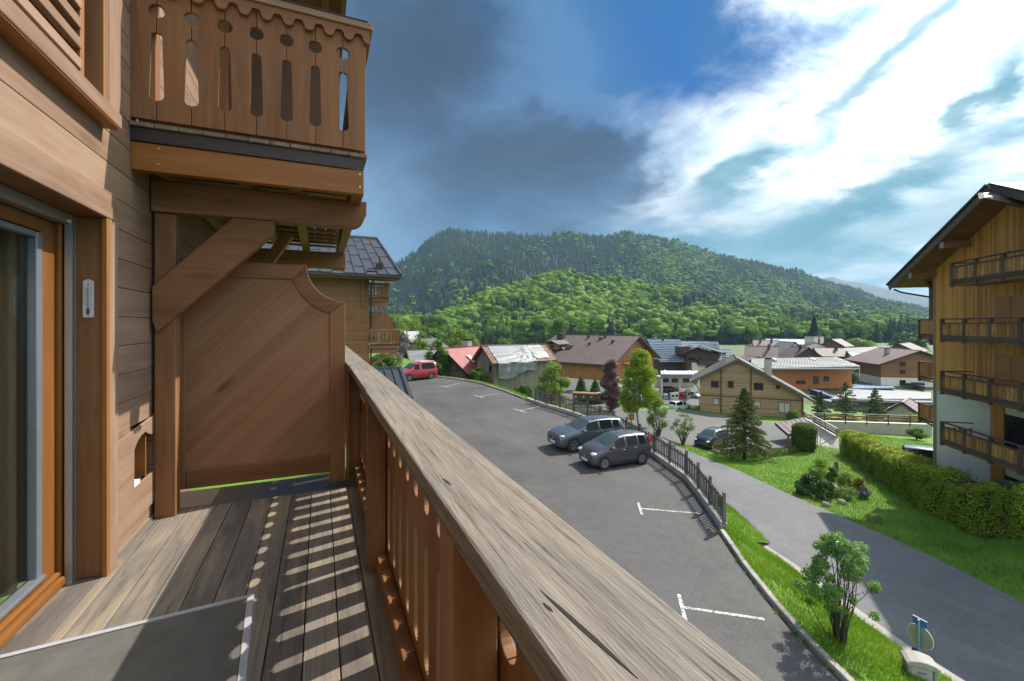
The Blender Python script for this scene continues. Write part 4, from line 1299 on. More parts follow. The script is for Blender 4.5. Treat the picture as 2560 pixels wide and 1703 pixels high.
    for sy in (1, -1):
        mbh = blobm(MB(), (hx + 0.05, sy * wh * 0.80, zh + 0.03), (0.20 if kind != 'suv' else 0.17, 0.17, 0.095 if kind == 'hatch' else 0.07), 12, 8)
        mbh.build('headlight', M_lamp, root, smooth=True)
        xr = full[-2]
        mbh = blobm(MB(), (full[-3] + 0.03, sy * G(full[-3], 2) * 0.86, G(full[-3], 3) + (0.16 if kind != 'suv' else -0.05)), (0.085, 0.10, 0.27 if kind != 'suv' else 0.10), 10, 8)
        mbh.build('tail_light', M_tail, root, smooth=True)
        cx = sp['ws'][0] - 0.22
        mbm = blobm(MB(), (cx, sy * (G(cx, 2) + 0.075), G(cx, 3) + 0.07), (0.085, 0.105, 0.075), 10, 7)
        mbm.build('mirror', mirror or mpaint, root, smooth=True)
        if not simple:
            for (a, b) in sp['win'][:2]:
                xh = b + 0.12
                MB().box(xh - 0.09, xh + 0.09, sy * (G(xh, 2) * 0.985) - 0.022, sy * (G(xh, 2) * 0.985) + 0.022, G(xh, 3) - 0.12, G(xh, 3) - 0.095).build('door_handle', M_chrome, root, bevel=0.006)
            for xd in (sp['win'][0][1] - 0.05, sp['win'][0][0] + 0.10, (sp['win'][1][1] - 0.02)):
                w_ = G(xd, 2)
                MB().box(xd - 0.005, xd + 0.005, sy * w_ * 0.985 - 0.012, sy * w_ * 0.985 + 0.0135, G(xd, 1) + 0.16, G(xd, 3) - 0.02).build('door_seam', M_trim, root)
            MB().box(-sp['wb'] / 2 + r * 1.3, sp['wb'] / 2 - r * 1.3, sy * (Wd - 0.03) - 0.02, sy * (Wd - 0.03) + 0.022, G(0, 1) + 0.0, G(0, 1) + 0.09).build('sill_trim', M_trim, root)
        if rails:
            MB().tube([(0.05, sy * 0.66, 1.60), (-0.1, sy * 0.655, 1.675), (-1.5, sy * 0.64, 1.665), (-1.72, sy * 0.625, 1.60)], 0.018, 8).build('roof_rail', M_trim, root, smooth=True)
    z1 = G(fx, 1)
    wf = G(full[1], 2)
    MB().box(full[1] - 0.06, fx + 0.006, -wf * 0.72, wf * 0.72, z1 - 0.10, z1 + 0.03).build('lower_grille', M_trim, root, bevel=0.02)
    if kind != 'hatch':
        MB().box(full[1] - 0.1, fx + 0.010, -wf * 0.62, wf * 0.62, st[0, 5] - 0.16, st[0, 5] - 0.02).build('grille', M_trim, root, bevel=0.02)
        MB().box(full[1] - 0.05, fx + 0.018, -wf * 0.62, wf * 0.62, st[0, 5] - 0.175, st[0, 5] - 0.155).build('chrome_strip', M_chrome, root)
        MB().box(full[1] - 0.05, fx + 0.012, -wf * 0.75, wf * 0.75, z1 - 0.045, z1 - 0.025).build('chrome_strip', M_chrome, root)
    if not simple:
        MB().tube([(fx - 0.03, 0, st[0, 5] - 0.07), (fx + 0.020, 0, st[0, 5] - 0.07)], 0.055, 16).build('badge', M_chrome, root, smooth=True, sharp=40)
        MB().box(full[0] - 0.01, full[0] + 0.018, -0.26, 0.26, z1 - 0.01, z1 + 0.10).build('licence_plate', M_white, root)
        MB().box(full[-1] - 0.012, full[-1] + 0.01, -0.26, 0.26, z1 + 0.25, z1 + 0.36).build('licence_plate', M_white, root)
        MB().bar((sp['ws'][0] - 0.02, 0.55, G(sp['ws'][0], 5) + 0.022), (sp['ws'][0] - 0.12, -0.1, G(sp['ws'][0], 5) + 0.082), 0.02, 0.02).build('wiper', M_trim, root)
        MB().tube([(sp['ws'][1] - 0.9, 0, G(sp['ws'][1] - 0.9, 5)), (sp['ws'][1] - 1.05, 0, G(-1, 5) + 0.2)], 0.006, 5).build('aerial', M_trim, root)
    return root


def on_lot(x, y): return (x, y, zp(y) + 0.004)


hatch = car('hatch', 'hatchback_car', 'small graphite hatchback with red door mirrors, parked beside the fence', 'car', on_lot(14.20, 19.28), (-1, 0.01), P_dgrey, plain('red_mirror_paint', (0.40, 0.03, 0.035), 0.3), spokes=7)
suv = car('suv', 'suv_car', 'slate grey estate car with roof rails parked behind the small hatchback', 'car', on_lot(14.40, 22.25), (-1, 0.02), P_grey, rails=True, spokes=5)
fw = Vector((-2.51, -0.95, 0)).normalized()
mid = Vector((9.93, 47.8, 0)) + Vector((fw.y, -fw.x, 0)) * 0.86
van = car('van', 'red_van', 'bright red passenger van with roof bars parked at the end of the car park', 'van', on_lot(mid.x, mid.y), fw, P_red)
for y_ in (0.55, -0.55):
    MB().box(-1.95, -0.25, y_ - 0.05, y_ + 0.05, 1.87, 1.93).build('roof_bar', M_white, van, bevel=0.02)
for x_ in (-0.4, -1.7):
    MB().box(x_ - 0.03, x_ + 0.03, -0.6, 0.6, 1.85, 1.871).build('cross_bar', M_trim, van)
MB().box(-1.9, -0.35, 0.10, 0.46, 1.872, 1.91).build('roof_box', M_white, van, bevel=0.02)
# ------------------------------------------------------------------ building materials
def claddingmat(name, dark, light, period=0.14, axis=2, rough=0.7):
    """far timber cladding: board joints too fine to build, grain and weathering"""
    m_, g, bs = newmat(name)
    tc = g.n('ShaderNodeTexCoord')
    sp_ = g.n('ShaderNodeSeparateXYZ'); g.put(sp_.inputs[0], tc.outputs['Object'])
    if axis == 2: t = sp_.outputs[2]
    else: t = g.m('ADD', sp_.outputs[0], sp_.outputs[1])
    fr = g.m('FRACT', g.m('DIVIDE', t, period))
    bd = g.m('FLOOR', g.m('DIVIDE', t, period))
    wn = g.n('ShaderNodeTexWhiteNoise', noise_dimensions='1D'); g.put(wn.inputs['W'], bd)
    sc = (0.6, 0.6, 6) if axis == 2 else (6, 6, 0.5)
    n = g.noise(g.mapping(tc.outputs['Object'], scale=sc), 1.6, 5, 0.65)
    n2 = g.noise(tc.outputs['Object'], 0.6, 4, 0.6)
    f = g.m('ADD', g.m('ADD', g.m('MULTIPLY', wn.outputs[0], 0.3), g.m('MULTIPLY', n, 0.45)), g.m('MULTIPLY', n2, 0.35))
    c = g.ramp(f, [(0.3, dark), (0.75, light)])
    jt = g.m('LESS_THAN', fr, 0.10)
    c = g.mix(g.m('MULTIPLY', jt, 0.7), c, tuple(x * 0.3 for x in dark))
    g.put(bs.inputs['Base Color'], c); bs.inputs['Roughness'].default_value = rough
    b = g.n('ShaderNodeBump'); b.inputs['Strength'].default_value = 0.5; b.inputs['Distance'].default_value = 0.01
    g.put(b.inputs['Height'], g.m('SUBTRACT', 1.0, jt)); g.put(bs.inputs['Normal'], b.outputs[0])
    return m_


def tilemat(name, dark, light, px=0.33, py=0.38, rough=0.6, lichen=0.0):
    """far roof tiles in staggered courses; object x along the ridge, z up the slope"""
    m_, g, bs = newmat(name)
    tc = g.n('ShaderNodeTexCoord')
    br = g.n('ShaderNodeTexBrick')
    g.put(br.inputs['Vector'], tc.outputs['UV'])
    br.inputs['Scale'].default_value = 1.0
    br.inputs['Brick Width'].default_value = px; br.inputs['Row Height'].default_value = py
    br.inputs['Mortar Size'].default_value = 0.035; br.inputs['Mortar Smooth'].default_value = 0.3; br.inputs['Bias'].default_value = 0.0
    br.inputs['Color1'].default_value = (*dark, 1); br.inputs['Color2'].default_value = (*light, 1); br.inputs['Mortar'].default_value = (*[x * 0.35 for x in dark], 1)
    n = g.noise(tc.outputs['UV'], 0.7, 5, 0.65)
    c = g.mix(g.ramp(n, [(0.35, 0.0), (0.7, 0.35)]), br.outputs[0], tuple(x * 0.5 for x in dark))
    if lichen: c = g.mix(g.m('MULTIPLY', g.ramp(g.noise(tc.outputs['UV'], 3, 5, 0.7), [(0.5, 0), (0.65, 1)]), lichen), c, (0.28, 0.26, 0.21))
    g.put(bs.inputs['Base Color'], c); bs.inputs['Roughness'].default_value = rough
    b = g.n('ShaderNodeBump'); b.inputs['Strength'].default_value = 0.7; b.inputs['Distance'].default_value = 0.03
    g.put(b.inputs['Height'], g.m('SUBTRACT', 1.0, br.outputs['Fac'])); g.put(bs.inputs['Normal'], b.outputs[0])
    return m_


B_orange = claddingmat('orange_larch_cladding', (0.26, 0.100, 0.026), (0.46, 0.20, 0.055), 0.16, 0)
B_orangeh = claddingmat('orange_board_cladding', (0.17, 0.07, 0.022), (0.30, 0.14, 0.05), 0.2, 2)
B_tan = claddingmat('tan_log_cladding', (0.28, 0.175, 0.090), (0.46, 0.32, 0.185), 0.22, 2)
B_brown = claddingmat('dark_brown_cladding', (0.045, 0.026, 0.018), (0.10, 0.06, 0.042), 0.18, 2)
B_redb = claddingmat('red_brown_cladding', (0.10, 0.035, 0.02), (0.19, 0.07, 0.04), 0.2, 2)
B_greyb = claddingmat('grey_weathered_boards', (0.17, 0.145, 0.12), (0.30, 0.27, 0.23), 0.24, 0)
B_dgrey = claddingmat('black_grey_weathered_boards', (0.05, 0.045, 0.04), (0.11, 0.10, 0.09), 0.24, 2)
B_side = claddingmat('brown_siding_far', (0.15, 0.075, 0.038), (0.24, 0.13, 0.07), 0.19, 2)
B_white = plain('white_render', (0.74, 0.68, 0.59), 0.85, 0, 0.08, 1.5)
B_cream = plain('cream_render', (0.42, 0.38, 0.32), 0.85, 0, 0.1, 1.5)
B_ochre = plain('orange_render', (0.40, 0.145, 0.045), 0.85, 0, 0.06, 0.8)
B_stone = plain('grey_stone_wall', (0.30, 0.28, 0.26), 0.9, 0, 0.3, 3.0, 0.5)
R_brown = tilemat('brown_roof_tiles', (0.105, 0.068, 0.058), (0.165, 0.112, 0.095))
R_brown2 = tilemat('red_brown_roof_tiles', (0.13, 0.075, 0.062), (0.19, 0.12, 0.10), 0.4, 0.45)
R_pink = tilemat('faded_red_roof_tiles', (0.22, 0.15, 0.135), (0.30, 0.22, 0.20), 0.5, 0.5)
R_terra = tilemat('old_terracotta_tiles', (0.20, 0.095, 0.06), (0.36, 0.22, 0.16), 0.3, 0.32, 0.8, 0.3)
R_blue = tilemat('blue_grey_slate_roof', (0.19, 0.25, 0.33), (0.27, 0.34, 0.42), 0.6, 0.5, 0.3)
R_pale = tilemat('pale_tile_roof', (0.36, 0.37, 0.36), (0.48, 0.49, 0.47), 0.6, 0.6, 0.6)
R_grey = tilemat('grey_slate_roof', (0.17, 0.165, 0.16), (0.27, 0.26, 0.25), 0.5, 0.4, 0.5, 0.4)
R_dark = tilemat('dark_slate_roof', (0.07, 0.07, 0.075), (0.12, 0.12, 0.13), 0.5, 0.4, 0.5)
R_red = plain('red_sheet_roof', (0.20, 0.042, 0.044), 0.6, 0.1, 0.25, 0.9)
M_facia = plain('dark_verge_board', (0.035, 0.033, 0.034), 0.6)
M_woodtrim = plain('brown_trim', (0.12, 0.06, 0.028), 0.6, 0, 0.2, 3)
M_shut = plain('pale_roller_shutter', (0.50, 0.49, 0.46), 0.6, 0, 0.05, 4)


def uvplane(o):
    """metres along the plane as UV for the roof patterns"""
    me = o.data
    uv = me.uv_layers.new(name='UVMap')
    for p in me.polygons:
        n = p.normal
        ax = Vector((0, 0, 1)).cross(n)
        if ax.length < 1e-4: ax = Vector((1, 0, 0))
        ax.normalize(); ay = n.cross(ax)
        for li in p.loop_indices:
            co = me.vertices[me.loops[li].vertex_index].co
            uv.data[li].uv = (co.dot(ax), co.dot(ay))
    return o


def win_part(root, plane, c0, c1, z0, z1, depth=0.06, frame=None, glass=None, shutters=None):
    """a window: frame (part) with its pane (sub-part). plane: ('x', value, sign) or ('y', value, sign) in the house's frame"""
    ax, val, sg = plane
    fr = MB(); t = 0.07

    def bx(mb, a, b, c, d, d0, d1):
        lo, hi = min(val + sg * d0, val + sg * d1), max(val + sg * d0, val + sg * d1)
        if ax == 'y': mb.box(a, b, lo, hi, c, d)
        else: mb.box(lo, hi, a, b, c, d)
    bx(fr, c0 - t, c1 + t, z0 - t, z0, -0.02, depth); bx(fr, c0 - t, c1 + t, z1, z1 + t, -0.02, depth)
    bx(fr, c0 - t, c0, z0, z1, -0.02, depth); bx(fr, c1, c1 + t, z0, z1, -0.02, depth)
    if c1 - c0 > 1.0: bx(fr, (c0 + c1) / 2 - 0.03, (c0 + c1) / 2 + 0.03, z0, z1, -0.02, depth * 0.7)
    f = fr.build('window', frame or M_woodtrim, root)
    pn = MB(); bx(pn, c0, c1, z0, z1, -0.01, 0.02)
    pn.build('pane', glass or M_dglass, f)
    return f


def chimney(root, x, y, z, w=0.6, h=1.2, mat_=None, cap=True):
    c = MB().box(x - w / 2, x + w / 2, y - w / 2, y + w / 2, z - 1.0, z + h).build('chimney', mat_ or B_stone, root)
    if cap: MB().box(x - w * 0.62, x + w * 0.62, y - w * 0.62, y + w * 0.62, z + h + 0.18, z + h + 0.26).box(x - w * .4, x + w * .4, y - w * .4, y + w * .4, z + h, z + h + 0.18).build('chimney_cap', M_facia, c)
    return c


def gable(name, label, cat, x, y, z0, phi, w, l, he, hr, wallm, roofm, o=0.6, e=0.6, th=0.16, base=0.0, basem=None, px=0.0, heR=None, verge=None, group=None, gablem=None):
    """gabled house; front gable on local y=0, ridge at local x=px; heR: height of the right eave wall"""
    root = thing(name, label, cat, (x, y, z0), phi, group)
    heR = he if heR is None else heR
    xl, xr = -w / 2, w / 2
    out_ = [(xl, base), (xr, base), (xr, heR), (px, hr), (xl, he)]
    MB().prism(out_, lambda p, q, a: (p, a, q), 0, l).build('wall', wallm, root)
    if base:
        MB().box(xl + 0.03, xr - 0.03, 0.03, l - 0.03, -3.0, base).build('base_wall', basem or B_white, root)
    else:
        MB().box(xl + 0.03, xr - 0.03, 0.03, l - 0.03, -3.0, 0.0).build('base_wall', basem or wallm, root)
    kl, kr = (hr - he) / (px - xl), (hr - heR) / (xr - px)
    el, er = (xl - e, he - kl * e), (xr + e, heR - kr * e)
    top = 0.03
    for nm, (ex, ez), k_ in (('roof', el, kl), ('roof', er, kr)):
        n_ = Vector((-(hr - ez), 0, (px - ex))) if ex < px else Vector(((hr - ez), 0, (ex - px)))
        n_.normalize()
        a, b = Vector((ex, -o, ez + top)), Vector((px, -o, hr + top))
        c, d = Vector((px, l + o, hr + top)), Vector((ex, l + o, ez + top))
        pts = [a, b, c, d] if ex > px else [b, a, d, c]
        uvplane(MB().slab(pts, n_ * th).build('roof', roofm, root))
    vm = verge or M_facia
    mb = MB()
    for yy in (-o, l + o):
        s_ = -1 if yy < 0 else 1
        mb.bar((el[0], yy + s_ * 0.03, el[1] + 0.05), (px, yy + s_ * 0.03, hr + 0.09), 0.05, 0.30, (0, 0, 1)); mb.bar((er[0], yy + s_ * 0.03, er[1] + 0.05), (px, yy + s_ * 0.03, hr + 0.09), 0.05, 0.30, (0, 0, 1))
    mb.bar((el[0] - 0.04, -o, el[1] + 0.06), (el[0] - 0.04, l + o, el[1] + 0.06), 0.14, 0.16); mb.bar((er[0] + 0.04, -o, er[1] + 0.06), (er[0] + 0.04, l + o, er[1] + 0.06), 0.14, 0.16)
    mb.build('verge_board', vm, root)['kind'] = 'thing'
    uvplane(MB().bar((px, -o, hr + th + 0.04), (px, l + o, hr + th + 0.04), 0.34, 0.10).build('ridge_cap', roofm, root))
    return root


def camaxis(c, s):   # heading: c along the camera's right, s along its forward
    return Vector((CS * c + SN * s, -SN * c + CS * s, 0))


# ------------------------------------------------------------------ the far wing of our own chalet
wing = thing('chalet_wing', 'brown timber chalet wing with staggered grey metal roof beyond the privacy screen', 'chalet', (2.62, 27.2, -7.0))
YW = 27.2
for i in range(58):
    zz_ = -7.0 + 0.172 * i
    MB().box(-9.0, 0.0, 0.0, 0.05, zz_ + 7.0 - 0.0 + 0.003 - 0.0, zz_ + 7.0 + 0.169).build('plank', W('stain', 'X'), wing, bevel=0.0)
MB().box(-9, -0.02, 0.06, 12.0, -2.0, 10.2).build('wall', B_side, wing)
MB().box(-0.02, 0.03, -0.03, 0.20, -1, 9.9).build('corner_post', W('stain', 'Z'), wing)
MB().tube([(0.10, -0.16, -1), (0.10, -0.16, 9.05), (0.16, -0.30, 9.35), (0.22, -0.55, 9.62)], 0.045, 8).build('downpipe', M_flash, wing, smooth=True)
MB().box(-0.42, -0.30, -0.30, 0.0, 8.9, 9.75).bar((-0.36, -0.26, 8.95), (-0.36, -0.1, 8.0), 0.11, 0.14, (0, 1, 0)).build('eaves_bracket', W('stain', 'Z'), wing)
# roof: slope rising away from us, eave at y=-1.2
SL = 4.1 / 11.5
ez = 9.72
rf = MB().slab([(-9, -1.25, ez), (1.62, -1.25, ez), (1.62, 10.3, ez + 11.55 * SL), (-9, 10.3, ez + 11.55 * SL)], (0, 0, 0.08)).build('roof', plain('grey_metal_roof', (0.115, 0.115, 0.122), 0.42, 0.5, 0.12, 2), wing)
M_pan = MATS['grey_metal_roof']
pw, pl_ = 0.60, 3.3
nsl = Vector((0, 1, SL)).normalized(); nup = Vector((0, -SL, 1)).normalized()
LNG = 11.55 * math.sqrt(1 + SL * SL)
pan = None
for cix in range(14):
    x1 = 1.60 - cix * pw
    s0 = -0.9 + (1.1 if cix % 3 == 1 else (2.2 if cix % 3 == 2 else 0)) - 0.6
    while s0 < LNG:
        a, b = max(0, s0), min(LNG, s0 + pl_)
        if b - a > 0.2:
            base_ = Vector((x1 - pw, -1.25, ez + 0.085))
            mb = MB()
            p0 = base_ + nsl * a; p1 = base_ + nsl * b
            mb.slab([p0 + nup * 0.045, p0 + Vector((pw - 0.02, 0, 0)) + nup * 0.045, p1 + Vector((pw - 0.02, 0, 0)) + nup * 0.005, p1 + nup * 0.005], nup * 0.02)
            mb.slab([p0 + Vector((pw - 0.06, 0, 0)) + nup * 0.06, p0 + Vector((pw - 0.015, 0, 0)) + nup * 0.06, p1 + Vector((pw - 0.015, 0, 0)) + nup * 0.03, p1 + Vector((pw - 0.06, 0, 0)) + nup * 0.03], nup * 0.05)
            mb.build('roof_panel', M_pan, wing)
        s0 += pl_
MB().box(1.62, 1.72, -1.30, 10.3, 0, 0.001).bar((1.66, -1.28, ez + 0.10), (1.66, 10.3, ez + 0.10 + 11.55 * SL), 0.09, 0.26).build('verge_flashing', M_pan, wing)
MB().bar((-9, 10.35, ez + 0.2 + 11.55 * SL), (1.65, 10.35, ez + 0.2 + 11.55 * SL), 0.4, 0.12).build('ridge_cap', M_pan, wing)
MB().bar((-9, -1.34, ez + 0.02), (1.70, -1.34, ez + 0.02), 0.15, 0.14).build('gutter', M_flash, wing)
MB().box(-9, 1.62, -1.22, 0.0, ez - 0.14, ez - 0.02).build('eaves_soffit', W('stain', 'X'), wing)
MB().box(0.6, 0.62, -0.3, 0.2, 10.3, 10.3 + 0.7).box(0.4, 0.8, -0.2, 0.2, 10.15, 10.6).build('roof_vent', M_flash, wing)
# three balconies on its sunny side
for zf, xo, yo in ((8.54, 1.18, 0.0), (5.78, 1.72, -0.35)):
    y0_ = 0.1 + yo
    b = MB().box(0.04, xo, y0_, 5.0, zf - 0.16, zf - 0.02).build('balcony', W('stain', 'X'), wing)
    MB().box(0.04, xo + 0.01, y0_ - 0.02, y0_ - 0.001, zf - 0.02, zf + 0.09).build('flashing', M_flash, b)
    n = 9 if xo > 1.2 else 6
    pb = (xo - 0.06) / n
    first = None
    for i in range(n):
        ol_ = board_outline(pb - 0.012, 0.78, 0.12, 0.50, 0.62, 0.045)
        bo = MB().prism(ol_, lambda p, q, a, x0=0.05 + pb * i: (x0 + p, a, zf + 0.12 + q), y0_ - 0.03, y0_).build('balcony_board', W('stain', 'Z'), b)
    for i in range(24):
        bo = MB().prism(board_outline(0.175, 0.78, 0.12, 0.50, 0.62, 0.045), lambda p, q, a, yy=y0_ + 0.01 + 0.19 * i: (a, yy + p, zf + 0.12 + q), xo - 0.03, xo).build('balcony_board', W('stain', 'Z'), b)
    MB().box(0.03, xo + 0.05, y0_ - 0.07, y0_ + 0.06, zf + 0.90, zf + 0.95).box(xo - 0.06, xo + 0.05, y0_ + 0.061, 5, zf + 0.90, zf + 0.95).build('balcony_handrail', W('siding', 'X'), b)
    MB().box(0.04, xo + 0.02, y0_ - 0.055, y0_ - 0.031, zf + 0.80, zf + 0.899).build('wavy_trim', W('stain', 'X'), b)
    MB().box(0.04, xo - 0.12, y0_ + 0.1, y0_ + 0.25, zf - 0.45, zf - 0.165).bar((0.06, y0_ + 0.17, zf - 1.15), (xo - 0.3, y0_ + 0.17, zf - 0.46), 0.12, 0.14, (0, 1, 0)).build('balcony_bracket', W('stain', 'X'), b)
zf = 5.78
a_ = [(0.06 + 1.0, zf + 2.0), (0.06, zf + 2.0), (0.06, zf + 0.98), (1.42, zf + 0.98), (1.42, zf + 1.62)] + [(1.42 - 0.36 * math.sin(t), zf + 2.0 - 0.36 * math.cos(t)) for t in np.linspace(0.1, 1.45, 7)][::-1][::-1]
MB().prism([(0.06, zf + 0.96), (1.42, zf + 0.96), (1.42, zf + 1.60), (1.30, zf + 1.64), (1.18, zf + 1.72), (1.08, zf + 1.85), (1.05, zf + 2.0), (0.06, zf + 2.0)], lambda p, q, a: (p, a, q), 0.35, 0.40).build('balcony_screen', W('stain', 'Z'), wing)

# small metal porch roof below it
pr = thing('porch_roof', 'small dark grey standing seam roof below the handrail, beside the chalet wing', 'roof', (3.77, 23.2, -2.25))
dn = Vector((0, -2.9, -1.12))
mp = plain('dark_seam_metal', (0.085, 0.092, 0.100), 0.4, 0.5, 0.12, 3)
MB().slab([(-2.4, 0, -0.06), (-2.4 + 0, -2.9, -1.18), (0.0, -2.9, -1.18), (0.0, 0, -0.06)], (0, 0, 0.05)).build('roof_sheet', mp, pr)
for i in range(7):
    x = -0.38 * i - 0.02
    MB().slab([(x - 0.025, 0, 0), (x - 0.025, -2.9, -1.12), (x + 0.025, -2.9, -1.12), (x + 0.025, 0, 0)], (0, 0, 0.05 if i else 0.09)).build('seam', mp, pr)
MB().box(-2.4, 0.06, -0.02, 0.18, -0.06, 0.10).build('ridge_flashing', mp, pr)
MB().slab([(0.0, 0.15, -0.3), (0.0, -2.9, -1.45), (0.12, -2.9, -1.45), (0.12, 0.15, -0.3)], (0, 0, 0.42)).build('verge_flashing', mp, pr)
MB().box(-2.3, -0.1, -2.6, 0.1, -4.7, -1.2).build('porch_wall', B_side, pr)

# ------------------------------------------------------------------ barn under the tarpaulin
barn = gable('tarped_barn', 'grey board barn with a silver tarpaulin over half its roof', 'barn', 18.28, 50.467, -7.2, -1.429, 4.366, 8.389, 2.99, 4.53, B_greyb, R_terra, 0.5, 0.5, 0.10, verge=M_woodtrim)
for i in range(34):
    MB().box(-2.183 + 4.366 / 2 * 2 - 0.0, 2.215, 0.12 + 0.245 * i, 0.12 + 0.245 * i + 0.225, -0.6, 2.99).build('wall_board', B_greyb, barn)
for i in range(18):
    x = -2.18 + 0.243 * i
    MB().box(x, x + 0.222, -0.03, 0.0, -0.6, 2.95 + (1.54 / 2.183) * (2.183 - abs(x + 0.11)) - 0.1).build('wall_board', B_greyb, barn)
win_part(barn, ('y', -0.03, -1), 1.2, 1.75, 1.6, 2.4)
# tarpaulin: a draped sheet with folds running down and a sagging hem
tarp_m, g, bs = newmat('silver_tarpaulin')
tc = g.n('ShaderNodeTexCoord')
n_t = g.noise(tc.outputs['Object'], 1.4, 4)
g.put(bs.inputs['Base Color'], g.mix(n_t, (0.15, 0.16, 0.17), (0.22, 0.24, 0.255)))
bs.inputs['Roughness'].default_value = 0.5; bs.inputs['Specular IOR Level'].default_value = 0.45
k_ = (4.53 - 2.99) / 2.183
NU, NVt = 72, 44
V, Fq = [], []
rt = random.Random(5)
for i in range(NU + 1):
    yy = 0.25 + 7.75 * i / NU
    s = i / NU
    hang = 1.75 - 0.9 * s + 0.25 * math.sin(s * 9)
    if s > 0.72: hang = 0.18 - 0.1 * s
    roofl = 2.183 + 0.62
    tot = roofl + max(0.0, hang) if s <= 0.72 else 2.183 * 0.93 + 0.35
    for j in range(NVt + 1):
        t = j / NVt * tot
        # folds fan out from a snag on the slope
        cx, cy = 0.62, 1.0
        ang = math.atan2(t - cy, (s - cx) * 7.0)
        d_ = math.hypot((s - cx) * 7, t - cy)
        fold = 0.045 * math.sin(ang * 11 + 2) * min(1, d_) * min(1, t / 0.6) + 0.035 * math.sin(7 * t - 9 * s * s + 4 * s) * min(1, t) + 0.12 * math.exp(-(d_ / 0.5) ** 2)
        if t <= roofl:
            x = t; z = 4.53 - k_ * t + 0.18
            V.append((x + fold * 0.5, yy + 0.05 * math.sin(6 * t + i * 0.4), z + abs(fold) * 0.9 + 0.02))
        else:
            dz_ = t - roofl
            V.append((roofl + 0.03 + 0.10 * math.sin(s * 40 + dz_ * 2) * min(1, dz_) + 0.06 * math.sin(s * 17) + fold * 0.5, yy + 0.1 * dz_ * math.sin(s * 9), 4.53 - k_ * roofl + 0.18 - dz_))
for i in range(NU):
    for j in range(NVt):
        q = i * (NVt + 1) + j
        Fq.append((q, q + 1, q + NVt + 2, q + NVt + 1))
tp = np_mesh('tarpaulin', np.array(V), np.array(Fq), tarp_m, smooth=True)
tp.location = barn.location; tp.rotation_euler = barn.rotation_euler
tag(tp, 'crumpled silver tarpaulin draped over the barn roof', 'tarpaulin')

# red roofed barn
rb = gable('red_roof_barn', 'dark board barn with red sheet roof beside the tarped barn', 'barn', 13.8, 53.0, -6.6, -0.95, 7.2, 9.0, 0.9, 3.65, B_dgrey, R_red, 0.35, 0.35, 0.06, verge=M_dark)
MB().box(-3.62, 3.62, -0.04, 0.0, -1.0, 0.85).build('plinth_boards', B_dgrey, rb)
MB().slab([(1.5, 2.6, 2.72), (2.6, 2.6, 1.88), (2.6, 3.25, 1.88), (1.5, 3.25, 2.72)], (0.05, 0, 0.09)).build('roof_light', M_shut, rb)
chimney(rb, -0.3, 5.2, 3.6, 0.9, 0.9, B_stone)
rb2 = gable('red_roof_shed', 'second low shed with red sheet roof rising behind the tarpaulin', 'shed', at(1212, 866, 68).x, at(1212, 866, 68).y, -7.5, -1.5, 5, 5, 2.6, 4.25, B_dgrey, R_red, 0.3, 0.4, 0.06)
st_ = at(1022, 900, 74)
sth = gable('stone_roof_cottage', 'old cottage with grey stone slab roof behind the red van', 'cottage', st_.x, st_.y, -9.0, -1.5, 6, 7, 2.2, 4.6, B_stone, R_grey, 0.4, 0.5)
hh1 = at(1012, 835, 150)
ho1 = gable('grey_roof_house', 'small house with pale metal roof among trees left of the red barn', 'house', hh1.x, hh1.y, -9.0, -1.2, 8, 11, 3.5, 6.6, B_brown, R_pale, 0.6, 0.6)
hh2 = at(1052, 862, 118)
ho2 = gable('half_hidden_chalet', 'chalet with dark roof half hidden in blossom trees behind the red van', 'chalet', hh2.x, hh2.y, -9.5, -0.7, 7, 8, 3.4, 5.6, B_redb, R_dark, 0.6, 0.6)

# ------------------------------------------------------------------ big brown chalet behind the bins
bc = gable('brown_roof_chalet', 'large orange timber chalet with brown tiled roof behind the dustbins', 'chalet', 63.0, 78.6, -13.8, 0.50, 23.5, 18.5, 6.3, 11.17, B_orange, R_brown, 1.4, 1.3, 0.2, 2.6, B_white, px=0.0)
for (x, y, w, h, m_) in ((-2.5, 17.0, 1.5, 1.6, M_facia), (-1.6, 10.2, .5, .9, M_facia), (-2.4, 6.8, .55, .9, M_facia), (-1.2, 6.2, .5, 1.0, M_facia), (-3.6, 3.2, .55, .9, M_facia), (-4.8, 8.2, .5, .8, M_facia)):
    chimney(bc, x, y, 11.2 + 0.44 * x, w, h, m_, cap=False)
# dormer
dm = MB().prism([(-8.9, 8.2), (-8.9, 9.5), (-4.6, 9.7), (-4.6, 9.4)], lambda p, q, a: (p, a, q), 14.0, 16.8).build('dormer', B_orangeh, bc)
uvplane(MB().slab([(-9.5, 13.4, 9.35), (-9.5, 15.4, 10.15), (-3.6, 15.4, 10.15), (-3.6, 13.4, 9.35)][::-1], (0, 0, 0.12)).slab([(-9.5, 15.4, 10.15), (-9.5, 17.4, 9.35), (-3.6, 17.4, 9.35), (-3.6, 15.4, 10.15)][::-1], (0, 0, 0.12)).build('roof', R_brown, dm))
MB().box(-9.0, -8.89, 14.9, 15.9, 8.5, 9.3).build('window', M_dglass, dm)
MB().slab([(-7.6, 11.6, 8.35), (-6.0, 11.6, 9.05), (-6.0, 13.0, 9.05), (-7.6, 13.0, 8.35)], (-0.05, 0, 0.12)).build('roof_window', M_dglass, bc)
for i, y in enumerate((2.5, 6.0, 9.5)):
    win_part(bc, ('x', -11.75, -1), y, y + 1.1, 0.7, 1.9)
for x, z in ((-4.0, 3.4), (0.5, 3.4), (4.5, 3.4), (-1.0, 6.3), (2.2, 6.3)):
    win_part(bc, ('y', 0.0, -1), x, x + 1.3, z, z + 1.5)
